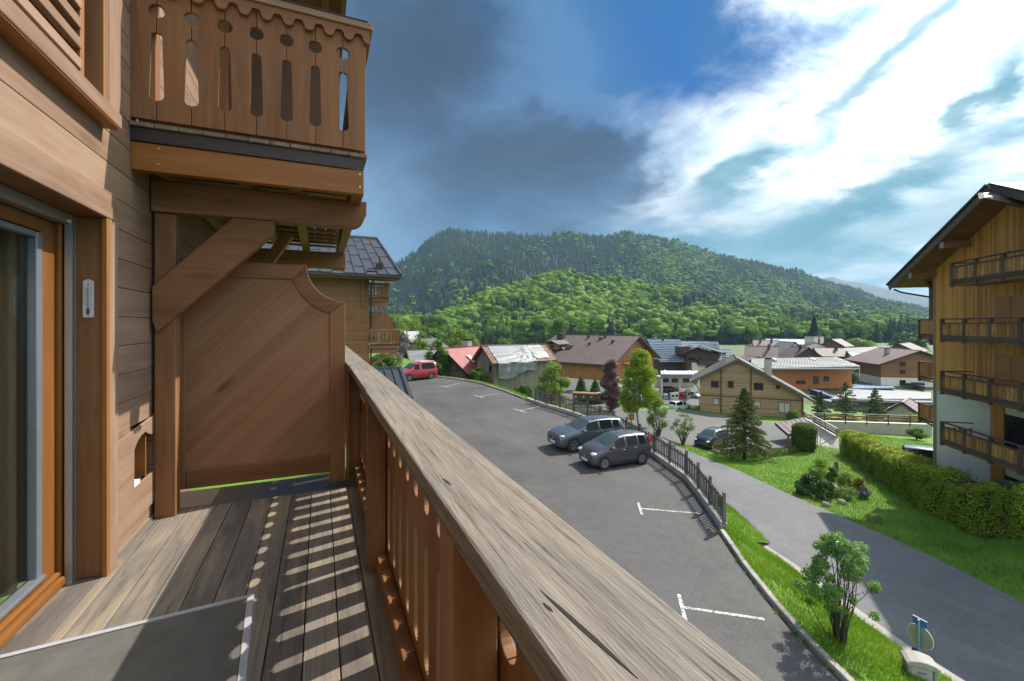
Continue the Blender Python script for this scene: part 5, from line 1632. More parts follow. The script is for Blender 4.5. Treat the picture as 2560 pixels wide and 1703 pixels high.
MB().box(-6, 7, -1.25, 0, 5.6, 5.75).box(-6, 7, -1.25, -1.2, 5.75, 6.65).build('balcony', B_orange, bc)
# cross wing with its own gable to the left
w2 = at(1402, 900, 104)
cw = gable('brown_roof_annexe', 'brown roofed cross wing joined to the left end of the large chalet', 'chalet', 50.0, 88.5, -13.8, 0.50 - math.pi / 2 + 0.0, 11, 14, 5.8, 9.3, B_orange, R_brown, 1.2, 1.2, 0.2, 2.4, B_white)

# ------------------------------------------------------------------ blue-roofed house
bl0 = at(1700, 930, 128)


def quadroof(root, name, pts, mat_, th=0.2):
    o_ = root.location
    pts = [Vector(p) - o_ for p in pts]
    return uvplane(MB().slab(pts, (0, 0, th)).build(name, mat_, root))


M_guard = plain('snow_guard', (0.04, 0.045, 0.055), 0.6)


def guards(root, p00, p10, p11, p01, nu, nv, mat_, sz=(0.35, 0.10, 0.16), off=0.25):
    """rows of snow guards on a roof plane, joined: far too many and too small to pick apart"""
    o_ = root.location
    p00, p10, p11, p01 = (Vector(p) - o_ for p in (p00, p10, p11, p01))
    mb = MB()
    ux = (p10 - p00).normalized()
    for j in range(nv):
        for i in range(nu):
            s, t = (i + (0.5 if j % 2 else 0.0) + 0.25) / nu, (j + 0.5) / nv
            if s > 0.99: continue
            p = p00.lerp(p10, s).lerp(p01.lerp(p11, s), t) + Vector((0, 0, off))
            mb.bar(p - ux * sz[0] / 2, p + ux * sz[0] / 2, sz[1], sz[2])
    o2 = mb.build('snow_guards', mat_, root)
    o2['kind'] = 'stuff'
    return o2


bh = thing('blue_roof_house', 'dark brown house with blue grey roof dotted by snow guards', 'house', (bl0.x, bl0.y, -14.6))
Q = lambda cx, cy, D: at(1300 + cx * 0.2551, 780 + cy * 0.2551, D)      # pixel of the enlarged crop
main = [Q(1372, 492, 122), Q(1612, 492, 120), Q(1572, 276, 134), Q(1240, 270, 136)]
quadroof(bh, 'roof', main, R_blue)
guards(bh, main[0], main[1], main[2], main[3], 22, 13, M_guard)
m2 = [Q(1610, 492, 121), Q(1985, 405, 124), Q(1935, 297, 133), Q(1566, 292, 133.5)]
quadroof(bh, 'roof', m2, R_blue)
guards(bh, m2[0], m2[1], m2[2], m2[3], 32, 9, M_guard)
m3 = [Q(1935, 478, 119), Q(2115, 476, 119), Q(2060, 368, 128), Q(1930, 372, 128)]
quadroof(bh, 'roof', m3, R_blue)
guards(bh, m3[0], m3[1], m3[2], m3[3], 14, 7, M_guard)
o_ = bh.location


def boxpx(root, name, c0, c1, cy0, cy1, D, depth, mat_, Qf=None, z0=None):
    Qf = Qf or Q
    a, b = Qf(c0, cy1, D), Qf(c1, cy1, D)
    zt = Qf(c0, cy0, D).z; zb = a.z if z0 is None else z0
    fwd = camaxis(0, 1) * depth
    pts = [Vector((a.x, a.y, zb)), Vector((b.x, b.y, zb)), Vector((b.x, b.y, zb)) + fwd, Vector((a.x, a.y, zb)) + fwd]
    lo = root.location if root else Vector((0, 0, 0))
    return MB().slab([p - lo for p in pts], (0, 0, zt - zb)).build(name, mat_, root)


boxpx(bh, 'wall', 1385, 1985, 480, 590, 124, 9, B_brown, z0=-16)
gb = [Q(1600, 408, 119), Q(1765, 345, 119), Q(1975, 405, 119)]
MB().slab([p - o_ for p in (Q(1632, 590, 119.5), Q(1945, 590, 119.5), Q(1945, 405, 119.5), Q(1765, 352, 119.5), Q(1632, 408, 119.5))], camaxis(0, 1) * 6).build('gable_front', B_brown, bh)
quadroof(bh, 'gable_roof', [Q(1600, 410, 117.5), Q(1765, 346, 117.5), Q(1768, 342, 126), Q(1600, 400, 126)], M_facia, 0.3)
quadroof(bh, 'gable_roof', [Q(1765, 346, 117.5), Q(1978, 408, 117.5), Q(1978, 398, 126), Q(1768, 342, 126)], M_facia, 0.3)
boxpx(bh, 'balcony', 1755, 2000, 478, 520, 117.5, 2, B_brown)
boxpx(bh, 'side_dormer', 1570, 1670, 340, 420, 121, 4, B_brown)
boxpx(bh, 'base_wall', 1690, 1830, 500, 580, 118.8, 1, B_white)
for c in (1655, 1690, 1755):
    boxpx(bh, 'window', c, c + 26, 448, 474, 119.3, 0.3, M_dglass)
boxpx(bh, 'window', 1820, 1860, 530, 575, 118.6, 0.3, M_dglass)
boxpx(bh, 'chimney', 1312, 1342, 238, 275, 130, 1.0, B_stone)
boxpx(bh, 'chimney_cap', 1306, 1348, 234, 238, 129.8, 1.3, M_facia)
for c in (1393, 1588):
    boxpx(bh, 'chimney', c, c + 16, 262, 284, 130, 0.5, M_facia)
v9 = at(1300 + 1640 * .2551, 780 + 300 * .2551, 175)
gable('far_brown_chalet', 'low brown chalet showing just above the blue roof', 'chalet', v9.x + 6, v9.y, -17.5, 0.85, 14, 16, 4.6, 8.6, B_redb, R_brown2, 1, 1)

# ------------------------------------------------------------------ petrol station
ps = thing('petrol_station', 'petrol station canopy on white columns between birch and timber house', 'station', (*at(1697, 960, 88).xy, -14.3))
a, b, c, d = Q(1380, 615, 84), Q(1760, 618, 84), Q(1745, 582, 96), Q(1378, 580, 96)
lo = ps.location
MB().slab([p - lo for p in (a, b, c, d)], (0, 0, 0.12)).build('canopy', plain('canopy_sheet', (0.44, 0.45, 0.46), 0.5, 0.2, 0.1, 2), ps)
boxpx(ps, 'canopy_fascia', 1380, 1762, 614, 652, 83.8, 0.25, plain('canopy_grey', (0.16, 0.16, 0.165), 0.5))
for c0 in (1385, 1560, 1745):
    boxpx(ps, 'column', c0, c0 + 14, 640, 880, 86, 0.25, M_white, z0=-14.3)
for t in (0.1, 0.75):
    MB().bar(a.lerp(b, t) - lo + Vector((0, 0, .18)), d.lerp(c, t + 0.02) - lo + Vector((0, 0, .18)), 0.25, 0.12).build('canopy_beam', M_white, ps)
M_redp = plain('red_panel', (0.50, 0.03, 0.025), 0.5)


def pxthing(name, label, cat, c0, c1, cy0, cy1, D, depth, mat_, group=None, Qf=None, z0=None):
    t_ = boxpx(None, name, c0, c1, cy0, cy1, D, depth, mat_, Qf, z0)
    return tag(t_, label, cat, group)


for i, (c0, c1, y0, y1, m_) in enumerate(((1476, 1512, 790, 870, 'w'), (1515, 1550, 785, 872, 'w'), (1412, 1440, 800, 858, 'w'), (1558, 1596, 785, 830, 'r'), (1632, 1668, 755, 830, 'g'))):
    pos = Q((c0 + c1) / 2, y1, 84)
    lbl = ['left white fuel pump of the pair under the canopy', 'right white fuel pump of the pair under the canopy', 'white fuel pump nearest the birch tree', 'red fuel pump under the station canopy', 'grey fuel pump beside the timber house'][i]
    pm = thing('fuel_pump', lbl, 'pump', (pos.x, pos.y, -14.3), -TH, 'fuel pumps under the canopy')
    w_ = (c1 - c0) * 0.2551 * 84 / FPX
    h_ = Q(c0, y0, 84).z + 14.3
    mm = {'w': M_white, 'r': M_redp, 'g': M_alu}[m_]
    MB().box(-w_ / 2, w_ / 2, -0.25, 0.25, 0.0, h_ - 0.35).build('cabinet', mm, pm, bevel=0.03)
    MB().box(-w_ / 2 - 0.05, w_ / 2 + 0.05, -0.3, 0.3, h_ - 0.34, h_).build('head', mm, pm, bevel=0.03)
    MB().box(-w_ / 3, w_ / 3, -0.27, -0.252, h_ * 0.45, h_ * 0.7).build('display', M_dglass, pm)
    MB().tube([(w_ / 2 + 0.02, -0.1, h_ * 0.6), (w_ / 2 + 0.12, -0.1, h_ * 0.3), (w_ / 2 + 0.02, -0.1, 0.3)], 0.025, 6).build('hose', M_black, pm)
    MB().box(-w_ / 2 - 0.3, w_ / 2 + 0.3, -0.4, 0.4, -0.12, 0.0).build('plinth', M_conc2, pm)
# shop behind, road and railing behind the pumps
sh = thing('station_shop', 'low pale shop building behind the petrol pumps', 'shop', (*Q(1560, 700, 100).xy, -14.6))
boxpx(sh, 'wall', 1380, 1700, 640, 705, 101, 4, B_cream, z0=-15)
for c0 in (1400, 1490, 1600):
    boxpx(sh, 'window', c0, c0 + 60, 652, 690, 100.8, 0.2, M_dglass)
rl = thing('road_railing', 'grey railing along the road behind the petrol pumps', 'railing', (*Q(1560, 740, 95).xy, -14.4))
lo = rl.location
MB().bar(Q(1390, 700, 95) - lo, Q(1750, 705, 95) - lo, 0.08, 0.08).bar(Q(1390, 722, 95) - lo, Q(1750, 728, 95) - lo, 0.06, 0.06).build('rail', M_alu, rl)
for i in range(8):
    p = Q(1395 + 50 * i, 700, 95); q = p.copy(); q.z = -14.5
    MB().bar(p - lo, q - lo, 0.07, 0.07).build('post', M_alu, rl)

# ------------------------------------------------------------------ timber house on the lower car park
A = gz(1750, 1027.5, -13.15); B = gz(2009, 1046.6, -13.15)
dv = B - A; wl = dv.length; ph = math.atan2(dv.y, dv.x)
fl_ = lambda u, v, D: None
dA, dB = A.x * SN + A.y * CS, B.x * SN + B.y * CS
pk_ = (1844 - 1750) / (2009 - 1750)
dP = dA + (dB - dA) * 0.38
zpk = (812 - 899) * dP / FPX + 13.15
heL, heR_ = (812 - 952) * dA / FPX + 13.15 + 0.45, (812 - 992) * dB / FPX + 13.15 + 0.1
cen = (A + B) / 2
th_ = gable('timber_house', 'tan log house with long brown roof on the lower car park', 'house', cen.x, cen.y, -13.15, ph, wl, 9.0, heL, zpk, B_tan, tilemat('brown_shingle_roof', (0.10, 0.075, 0.062), (0.165, 0.125, 0.105), 0.4, 0.4), 0.9, 1.3, 0.14, 0.0, None, px=-wl / 2 + wl * 0.385, heR=heR_, verge=plain('grey_verge', (0.10, 0.085, 0.075), 0.7))
fx_ = lambda cx: (cx - 195) / (1210 - 195) * wl - wl / 2
fz_ = lambda cx, cy: (812 - (780 + cy * 0.2551)) * (dA + (dB - dA) * (cx - 195) / 1015) / FPX + 13.15
for (c0, c1, y0, y1, sh_) in ((315, 388, 678, 736, 0), (488, 538, 680, 740, 0), (748, 832, 698, 762, 0), (958, 988, 722, 752, 0), (340, 392, 852, 906, 1), (748, 804, 880, 940, 1), (986, 1084, 892, 984, 1)):
    win_part(th_, ('y', -0.02, -1), fx_(c0), fx_(c1), fz_((c0 + c1) / 2, y1), fz_((c0 + c1) / 2, y0), 0.08, None, M_shut if sh_ else M_dglass)
for cx in (415, 715, 1200):
    MB().box(fx_(cx) - 0.12, fx_(cx) + 0.12, -0.10, -0.005, -0.3, fz_(cx, 560 if cx < 1000 else 850)).build('corner_post', M_woodtrim, th_)
MB().box(-wl / 2, wl / 2, -0.06, -0.004, fz_(600, 842), fz_(600, 842) + 0.2).build('storey_beam', M_woodtrim, th_)
for i in range(26):
    zz_ = 0.24 * i
    x1_ = wl / 2
    if zz_ > heR_: x1_ = (-wl / 2 + wl * .385) + (zpk - zz_) / ((zpk - heR_) / (wl * .615)) - 0.15
    x0_ = -wl / 2 if zz_ < heL else (-wl / 2 + wl * .385) - (zpk - zz_) / ((zpk - heL) / (wl * .385)) + 0.15
    if x1_ - x0_ < 0.5: continue
    MB().box(x0_, x1_, -0.03, -0.001, zz_ + 0.012, zz_ + 0.222).build('log_board', B_tan, th_)
chimney(th_, -3.3, 4.0, zpk - 1.4, 0.6, 1.9, B_stone); chimney(th_, 2.6, 2.6, zpk - 1.9, 0.9, 1.9, B_cream)
MB().tube([(-wl / 2 - 1.0, -0.9, heL - 0.5), (-wl / 2 - 0.1, -0.2, heL - 1.6), (-wl / 2 - 0.1, -0.1, 0)], 0.06, 6).build('downpipe', M_facia, th_)

# ------------------------------------------------------------------ orange hall with pale roof
Q7 = lambda cx, cy, D: at(1700 + cx * 0.2551, 780 + cy * 0.2551, D)
oh = thing('orange_hall', 'orange rendered hall with pale tiled roof behind the timber house', 'hall', (*Q7(1300, 700, 100).xy, -14.6))
rp = [Q7(700, 562, 98), Q7(1765, 540, 95), Q7(1530, 450, 110), Q7(700, 465, 113)]
quadroof(oh, 'roof', rp, R_pale, 0.25)
guards(oh, rp[0], rp[1], rp[2], rp[3], 34, 8, plain('roof_hook', (0.14, 0.145, 0.14), 0.6), (0.45, 0.12, 0.12), 0.3)
boxpx(oh, 'wall', 700, 1682, 556, 770, 99, 10, B_ochre, Q7, -15)
boxpx(oh, 'plinth', 1268, 1560, 752, 790, 98.6, 0.3, plain('dark_plinth', (0.06, 0.05, 0.05), 0.8), Q7, -15.2)
for (c0, c1, y0, y1) in ((1308, 1362, 634, 702), (1412, 1462, 632, 676), (1140, 1195, 670, 700), (1200, 1232, 670, 704)):
    boxpx(oh, 'window', c0, c1, y0, y1, 98.9, 0.25, M_dglass, Q7)
    boxpx(oh, 'window_sill', c0 - 4, c1 + 4, y1, y1 + 4, 98.8, 0.3, M_woodtrim, Q7)
boxpx(oh, 'gutter', 880, 1765, 552, 562, 94.6, 0.3, M_alu, Q7)
MB().tube([Q7(1758, 545, 95.5) - oh.location, Q7(1720, 562, 97.5) - oh.location, Q7(1690, 575, 98.5) - oh.location], 0.08, 6).build('downpipe', M_alu, oh)
MB().tube([Q7(1758, 545, 95.5) - oh.location, Q7(1758, 660, 95.5) - oh.location], 0.09, 6).build('downpipe', M_alu, oh)
for c0 in (880, 1260):
    s_ = quadroof(oh, 'roof_window', [Q7(c0, 470, 109.2), Q7(c0 + 50, 488, 105.5), Q7(c0 + 75, 486, 105.5), Q7(c0 + 45, 468, 109.2)], M_shut, 0.5)

# ------------------------------------------------------------------ supermarket with flat roofs
sm = thing('supermarket', 'wide low building with pale grey flat roofs behind three conifers', 'building', (*Q7(1900, 900, 80).xy, -14.2))
lo = sm.location
R_flat = plain('flat_roof_membrane', (0.25, 0.255, 0.265), 0.6, 0, 0.15, 0.4)
R_flat2 = plain('blue_metal_roof', (0.24, 0.34, 0.47), 0.35, 0.4, 0.12, 0.6)
MB().slab([p - lo for p in (Q7(1480, 850, 76), Q7(2460, 884, 74), Q7(2460, 772, 100), Q7(1640, 752, 98))], (0, 0, -0.35)).build('roof', R_flat, sm)
MB().slab([p - lo for p in (Q7(1690, 758, 97), Q7(2110, 752, 97), Q7(1960, 698, 118), Q7(1700, 700, 118))], (0, 0, 0.3)).build('roof', R_flat2, sm)
boxpx(sm, 'parapet', 1480, 2460, 848, 858, 75.8, 0.3, M_alu, Q7)
boxpx(sm, 'wall', 1500, 2460, 884, 1060, 77, 3, claddingmat('grey_profiled_wall', (0.17, 0.175, 0.18), (0.23, 0.235, 0.24), 0.45, 0, 0.5), Q7, -15)
boxpx(sm, 'fascia', 1500, 2460, 850, 925, 76.6, 0.3, claddingmat('dark_profiled_fascia', (0.085, 0.087, 0.09), (0.12, 0.122, 0.125), 0.45, 0, 0.5), Q7)
MB().slab([p - lo for p in (Q7(1270, 752, 92), Q7(1400, 775, 90), Q7(1560, 860, 76.5), Q7(1540, 830, 80))], (0, 0, -1.2)).build('blue_fascia', plain('deep_blue_panel', (0.015, 0.03, 0.20), 0.5), sm)
sw = thing('blue_roof_shed', 'long shed with ribbed blue metal roof left of the apartment chalet', 'shed', (*Q7(2100, 680, 120).xy, -14.8))
lo = sw.location
MB().slab([p - lo for p in (Q7(1780, 660, 122), Q7(2400, 745, 96), Q7(2400, 680, 108), Q7(2040, 622, 135))], (0, 0, 0.25)).build('roof_edge', M_dark, sw)
rq = (Q7(1850, 664, 120.5), Q7(2400, 722, 100), Q7(2400, 690, 107), Q7(2030, 640, 131))
MB().slab([p - lo + Vector((0, 0, 0.35)) for p in rq], (0, 0, 0.12)).build('roof', R_flat2, sw)
boxpx(sw, 'wall', 1790, 2400, 664, 780, 118, 4, B_dgrey, Q7, -15)
for i in range(22):
    t = (i + 0.5) / 22
    MB().bar(rq[0].lerp(rq[1], t) - lo + Vector((0, 0, .5)), rq[3].lerp(rq[2], t) - lo + Vector((0, 0, .5)), 0.12, 0.1).build('roof_rib', R_flat2, sw)

# little white house with tiled roof beside the ramp
lw = gable('garden_shed', 'small white shed with red brown tiled roof beside the ramp wall', 'shed', *Q7(2180, 1060, 58).xy, -13.2, -1.25, 3.2, 5, 1.7, 2.95, B_cream, R_pink, 0.25, 0.3, 0.1)

# ------------------------------------------------------------------ the village
VG = 'village houses in the valley'


def vhouse(cu, cv, D, phi, w, l, he, hr, wm, rm, label, name='village_house', base=1.5, wins=3, chim=1, drop=None):
    p = Q7(cu, cv, D)
    h = gable(name, label, 'house', p.x, p.y, p.z - hr if drop is None else drop, phi, w, l, he, hr, wm, rm, 0.8, 0.9, 0.2, base, B_cream)
    for i in range(wins):
        x = -w / 2 + w * (i + 0.7) / (wins + 0.4)
        win_part(h, ('y', 0.0, -1), x - 0.5, x + 0.5, he * 0.55, he * 0.55 + 1.2)
        win_part(h, ('x', -w / 2, -1), l * (i + 0.5) / wins - 0.5, l * (i + 0.5) / wins + 0.5, he * 0.5, he * 0.5 + 1.2)
    for i in range(chim):
        chimney(h, -w * 0.12, l * (0.25 + 0.5 * i), hr - 0.5, 0.8, 1.2, M_facia)
    return h


vhouse(948, 281, 205, 0.72, 13, 9, 5.5, 10.0, B_redb, R_pink, 'broad village chalet with pale brown roof and roof vents', chim=3, wins=4)
vhouse(945, 343, 165, 0.60, 10, 9.5, 5.5, 9.0, B_redb, R_brown2, 'red brown village house with white shutters left of the church', wins=3)
vhouse(1120, 300, 190, -0.35, 11, 9, 4.6, 9.0, B_white, R_grey, 'white house with steep grey hipped roof below the church', base=0, chim=0)
vhouse(1250, 352, 160, -0.45, 10.5, 9, 4.0, 7.6, B_brown, R_brown2, 'dark brown gabled chalet in front of the church', wins=4)
vhouse(1580, 358, 168, 0.95, 8, 8.5, 4.2, 6.6, B_cream, R_brown2, 'village house with ridge tiled maroon roof right of the church')
vhouse(1490, 270, 225, -1.35, 10, 11, 5.5, 8.6, B_redb, R_pink, 'brown chalet with pale roof behind the church to the right', chim=2)
vhouse(1790, 335, 245, 0.5, 9, 10, 5, 7.4, B_cream, R_pale, 'pale roofed house at the right of the church meadow')
vhouse(760, 445, 140, -0.4, 7, 6, 2.4, 3.6, B_brown, R_brown2, 'low brown lean-to in front of the red brown house', base=0, wins=1, chim=0)
# market hall: low pitched pale roofs on posts
mh = thing('market_hall', 'open market hall under broad pale slate roofs', 'hall', (*Q7(1800, 460, 165).xy, -15.6))
lo = mh.location
quadroof(mh, 'roof', [Q7(1640, 395, 160), Q7(1960, 420, 150), Q7(2030, 345, 185), Q7(1600, 360, 185)], R_grey, 0.3)
quadroof(mh, 'roof', [Q7(1700, 455, 142), Q7(1960, 462, 138), Q7(1975, 425, 150), Q7(1640, 398, 158)], R_pale, 0.3)
quadroof(mh, 'roof', [Q7(2030, 345, 185), Q7(1955, 470, 138), Q7(2060, 380, 160), Q7(2090, 335, 185)][::-1], R_dark, 0.3)
for c0 in (1655, 1730, 1810, 1885, 1950):
    boxpx(mh, 'column', c0, c0 + 10, 420, 530, 146, 0.4, M_woodtrim, Q7, -16)
boxpx(mh, 'back_wall', 1650, 1960, 440, 530, 158, 2, B_brown, Q7, -16)
for c0 in (1690, 1760):
    boxpx(mh, 'window', c0, c0 + 50, 465, 480, 157.5, 0.2, M_shut, Q7)
# kiosk
kk_ = gable('wooden_kiosk', 'little dark kiosk with pyramid roof beside the market hall', 'kiosk', *Q7(1895, 520, 138).xy, -15.4, -0.3, 5.0, 5, 2.0, 3.6, B_brown, R_dark, 0.5, 0.5)
# orange chalet with white base on the right
oc = gable('orange_chalet', 'orange timber chalet on a white base partly behind the apartment chalet', 'chalet', *Q7(2330, 560, 104).xy, -14.8, -0.62, 15, 14, 5.6, 8.6, B_orangeh, R_brown2, 1.0, 1.0, 0.2, 2.3, B_white)
for (x, z) in ((-3.6, 3.2), (-3.6, 5.0), (0.4, 3.2), (0.4, 5.0), (-3.6, 0.7)):
    win_part(oc, ('y', 0.0, -1), x, x + 1.1, z, z + 1.0)
chimney(oc, -3.0, 6, 7.6, 0.8, 1.2)
rr_ = gable('tiled_annexe', 'pink tiled roof of a house behind the orange chalet', 'house', *Q7(2150, 360, 150).xy, -15, -1.3, 9, 16, 6.0, 8.4, B_redb, R_pink, 0.6, 0.6)
# ------------------------------------------------------------------ church
cc = Q7(1362, 330, 232)
ch = thing('church', 'village church with slender dark spire on a white tower', 'church', (cc.x, cc.y, -16.0), -TH + 0.2)
sc_ = 232 * 0.2551 / FPX
tw_ = 112 * sc_ / 2
zt = lambda cy: (812 - (780 + cy * 0.2551)) * 232 / FPX + 16.0
MB().box(-tw_, tw_, 0, 2 * tw_, 0, zt(232)).build('tower', B_white, ch)
for sx in (0,):
    for (x0_, x1_, yv) in ((-0.55, 0.55, -0.05),):
        MB().box(x0_, x1_, yv, 0.05, zt(318), zt(268)).prism([(-0.55, zt(268)), (0.55, zt(268)), (0.38, zt(262)), (0, zt(259)), (-0.38, zt(262))], F3, yv, 0.05).build('louvre_window', M_facia, ch)
MB().box(tw_ - 0.05, tw_ + 0.05, tw_ - 0.6, tw_ + 0.6, zt(318), zt(262)).build('louvre_window', M_facia, ch)
MB().tube([(0, -0.08, zt(244)), (0, 0.02, zt(244))], 0.75, 20).build('clock_face', M_shut, ch)
MB().box(-0.03, 0.03, -0.1, -0.085, zt(244), zt(244) + 0.55).box(0, 0.4, -0.1, -0.085, zt(244) - 0.03, zt(244) + 0.03).build('clock_hands', M_black, ch)
sp_ = MB(); n = 8
rings = [(tw_ * 1.42, zt(236)), (tw_ * 1.20, zt(222)), (tw_ * 0.78, zt(190)), (tw_ * 0.55, zt(140)), (tw_ * 0.30, zt(80)), (0.04, zt(18))]
vs = [(r_ * math.cos(2 * math.pi * (a + .5) / n), tw_ + r_ * math.sin(2 * math.pi * (a + .5) / n), z) for r_, z in rings for a in range(n)]
sp_.add(vs, [(i * n + a, i * n + (a + 1) % n, (i + 1) * n + (a + 1) % n, (i + 1) * n + a) for i in range(5) for a in range(n)] + [tuple(range(n))[::-1]])
M_spire = plain('dark_green_spire_slate', (0.012, 0.017, 0.016), 0.85, 0, .2, 1, 0, 0.2)
spo = sp_.build('spire', M_spire, ch)
for sx in (-1, 1):
    for sy in (0, 1):
        xx, yy = sx * tw_ * 0.95, sy * 2 * tw_ * 0.95 + 0.1
        MB().box(xx - 0.5, xx + 0.5, yy - 0.5, yy + 0.5, zt(240), zt(226)).add([(xx - .6, yy - .6, zt(226)), (xx + .6, yy - .6, zt(226)), (xx + .6, yy + .6, zt(226)), (xx - .6, yy + .6, zt(226)), (xx, yy, zt(205))], [(0, 1, 4), (1, 2, 4), (2, 3, 4), (3, 0, 4)]).build('pinnacle', M_spire, spo)
MB().bar((0, tw_, zt(20)), (0, tw_, zt(2)), 0.12, 0.12).bar((-0.5, tw_, zt(9)), (0.5, tw_, zt(9)), 0.1, 0.1).build('cross', M_black, spo)
nv = gable('church_nave', 'white church nave with pale blue roofs at the foot of the spire', 'church', cc.x + 6.0, cc.y + 7.0, -16.0, 0.75, 9, 22, 5.5, zt(276), B_white, tilemat('pale_blue_slate', (0.33, 0.38, 0.42), (0.45, 0.50, 0.53), .6, .6, .4), .5, .5)
nv2 = gable('church_chapel', 'low side chapel with grey roof left of the church tower', 'chapel', cc.x - 9.5, cc.y - 4.0, -16.0, -0.9, 9, 14, 5.0, zt(296), B_white, R_grey, .4, .4)

# ------------------------------------------------------------------ apartment chalet on the right
AP = Vector((31.8, 13.5, -10.2))      # before the last survey: the house proved a tenth larger and further off
fd = Vector((-0.616, -0.788, 0)).normalized()          # along the facade, towards us
ap = thing('apartment_chalet', 'four storey orange larch chalet with dark balconies at the right edge', 'chalet', AP, math.atan2(fd.y, fd.x))
ap.scale = (1.1, -1.1, 1.1); ap.location = AP * 1.1
# local frame: x along the facade towards the camera, y away from the facade's front
HW = 6.0                      # half width: ridge at x = HW
HE, HR = 13.3, 13.3 + 0.48 * HW
B_lar = claddingmat('larch_boards', (0.48, 0.175, 0.036), (0.68, 0.31, 0.076), 0.13, 0, 0.55)
back = -14.0                  # the house lies on the far side of the facade
out_ = [(0.0, 6.6), (2 * HW, 6.6), (2 * HW, HE), (HW, HR), (0.0, HE)]
MB().prism(out_, lambda p, q, a: (p, a, q), back, -0.03).build('wall', B_lar, ap)
MB().box(0.04, 2 * HW - 0.04, back + 0.04, -0.045, -3, 6.6).build('base_wall', B_white, ap)
wl0 = wood('larch_cladding_board', (0.50, 0.180, 0.034), (0.72, 0.325, 0.080), 'Z', 9, 0.5, 0.1, 0.15, (0.60, 0.38, 0.16), 0.9, 0.2)
bd = []
nb = int(2 * HW / 0.135)
for i in range(nb):
    x = 0.135 * i
    ht = min(HE + 0.48 * (x + .13), HR - 0.48 * abs(x + .07 - HW)) if x < HW else HE + 0.48 * (2 * HW - x - .13)
    MB().box(x + 0.004, x + 0.131, -0.028, 0.004 * (i % 3), 6.55, ht - 0.02).build('larch_board', wl0, ap)
for i in range(26):
    y = -0.16 - 0.135 * i
    MB().box(-0.03, -0.002, y - 0.127, y, 6.55, HE).build('larch_board', wl0, ap)
# lower walls: white to the left, timber to the right
MB().box(4.0, 4.75, -0.04, 0.03, -3, 6.54).box(5.91, 9.0, -0.04, 0.03, -3, 6.54).build('timber_infill', wl0, ap)
for z0_, z1_ in ((3.9, 6.1), (1.1, 3.3)):
    MB().box(4.76, 5.9, -0.06, 0.0, z0_ + 0.0, z1_).build('patio_door', M_dglass, ap)
for z in (6.65, 9.35):
    for x in (4.4, 5.25):
        sh2 = MB().box(x, x + 0.8, 0.02, 0.06, z, z + 2.15).build('shutter', plain('orange_shutter_%d%d' % (int(z), int(x)), (0.45, 0.19, 0.05), 0.5, 0, 0.1, 2), ap)
        MB().box(x + 0.06, x + 0.74, 0.061, 0.075, z + 1.0, z + 1.1).build('shutter_rail', wl0, sh2)
MB().box(-0.06, 0.05, -0.10, 0.06, -3, 12.9).build('corner_post', plain('silver_downpipe', (0.30, 0.28, 0.25), 0.5, 0.3), ap)
# roof
ov, oe = 1.3, 1.8
k2 = 0.48
for side in (0, 1):
    ex = -oe if side == 0 else 2 * HW + oe
    ez_ = HE - k2 * oe
    n_ = Vector((-k2, 0, 1)).normalized() if side == 0 else Vector((k2, 0, 1)).normalized()
    pts = [(HW, ov, HR), (ex, ov, ez_), (ex, back - 1, ez_), (HW, back - 1, HR)]
    if side: pts = pts[::-1]
    MB().slab(pts, n_ * 0.05).build('soffit', W('stain', 'Y'), ap)
    uvplane(MB().slab([Vector(p) + n_ * 0.06 for p in pts], n_ * 0.16).build('roof', R_brown, ap))
    MB().bar(Vector((ex, ov + 0.02, ez_)) + n_ * 0.02, Vector((HW, ov + 0.02, HR)) + n_ * 0.02, 0.05, 0.34).build('verge_board', plain('brown_verge_%d' % side, (0.14, 0.10, 0.085), 0.6), ap)
    MB().bar(Vector((ex, ov + 0.06, ez_)) + n_ * 0.22, Vector((HW, ov + 0.06, HR)) + n_ * 0.22, 0.16, 0.10).build('verge_flashing', M_facia, ap)
for x in (-0.05, 2.6, HW - .08, 8.6):
    zb = (HE + k2 * x if x < HW else HR - k2 * (x - HW)) - 0.14
    MB().box(x, x + 0.20, -0.02, ov - 0.12, zb - 0.28, zb).build('purlin', W('stain', 'Y'), ap)
    MB().box(x - 0.01, x + 0.21, ov - 0.119, ov - 0.06, zb - 0.29, zb + 0.02).build('purlin_cap', M_alu, ap)
MB().tube([(-1.75, ov - 0.2, HE - 0.95), (-1.6, ov - 0.5, HE - 1.15), (-0.4, -0.1, HE - 1.55), (-0.05, 0.1, HE - 1.6)], 0.05, 8).build('gutter_pipe', M_flash, ap)
MB().bar((-oe - 0.06, ov, HE - k2 * oe + 0.1), (-oe - 0.06, back, HE - k2 * oe + 0.1), 0.16, 0.14).build('gutter', M_flash, ap)
xr_ = [at(2458, 480, 21.5), at(2700, 458, 21.0), at(2700, 545, 19.5), at(2462, 494, 20.6)]
xb_ = thing('cross_roof', 'strip of brown tiled roof rising past the ridge of the apartment chalet', 'roof', xr_[0])
uvplane(MB().slab([q_ - xr_[0] for q_ in xr_], camaxis(0, 0.25)).build('roof_plane', R_brown, xb_))
MB().bar(xr_[0] - xr_[0], xr_[1] - xr_[0], 0.1, 0.12).build('ridge_cap', M_facia, xb_)
# post and brace at the far corner under the eaves
MB().box(-1.45, -1.2, -0.75, -0.50, 9.0, 12.9).build('corner_column', W('stain', 'Z'), ap)
MB().bar((0.0, -0.25, 11.6), (-1.1, -0.25, 12.7), 0.16, 0.2, (0, 1, 0)).build('eaves_brace', W('stain', 'Z'), ap)
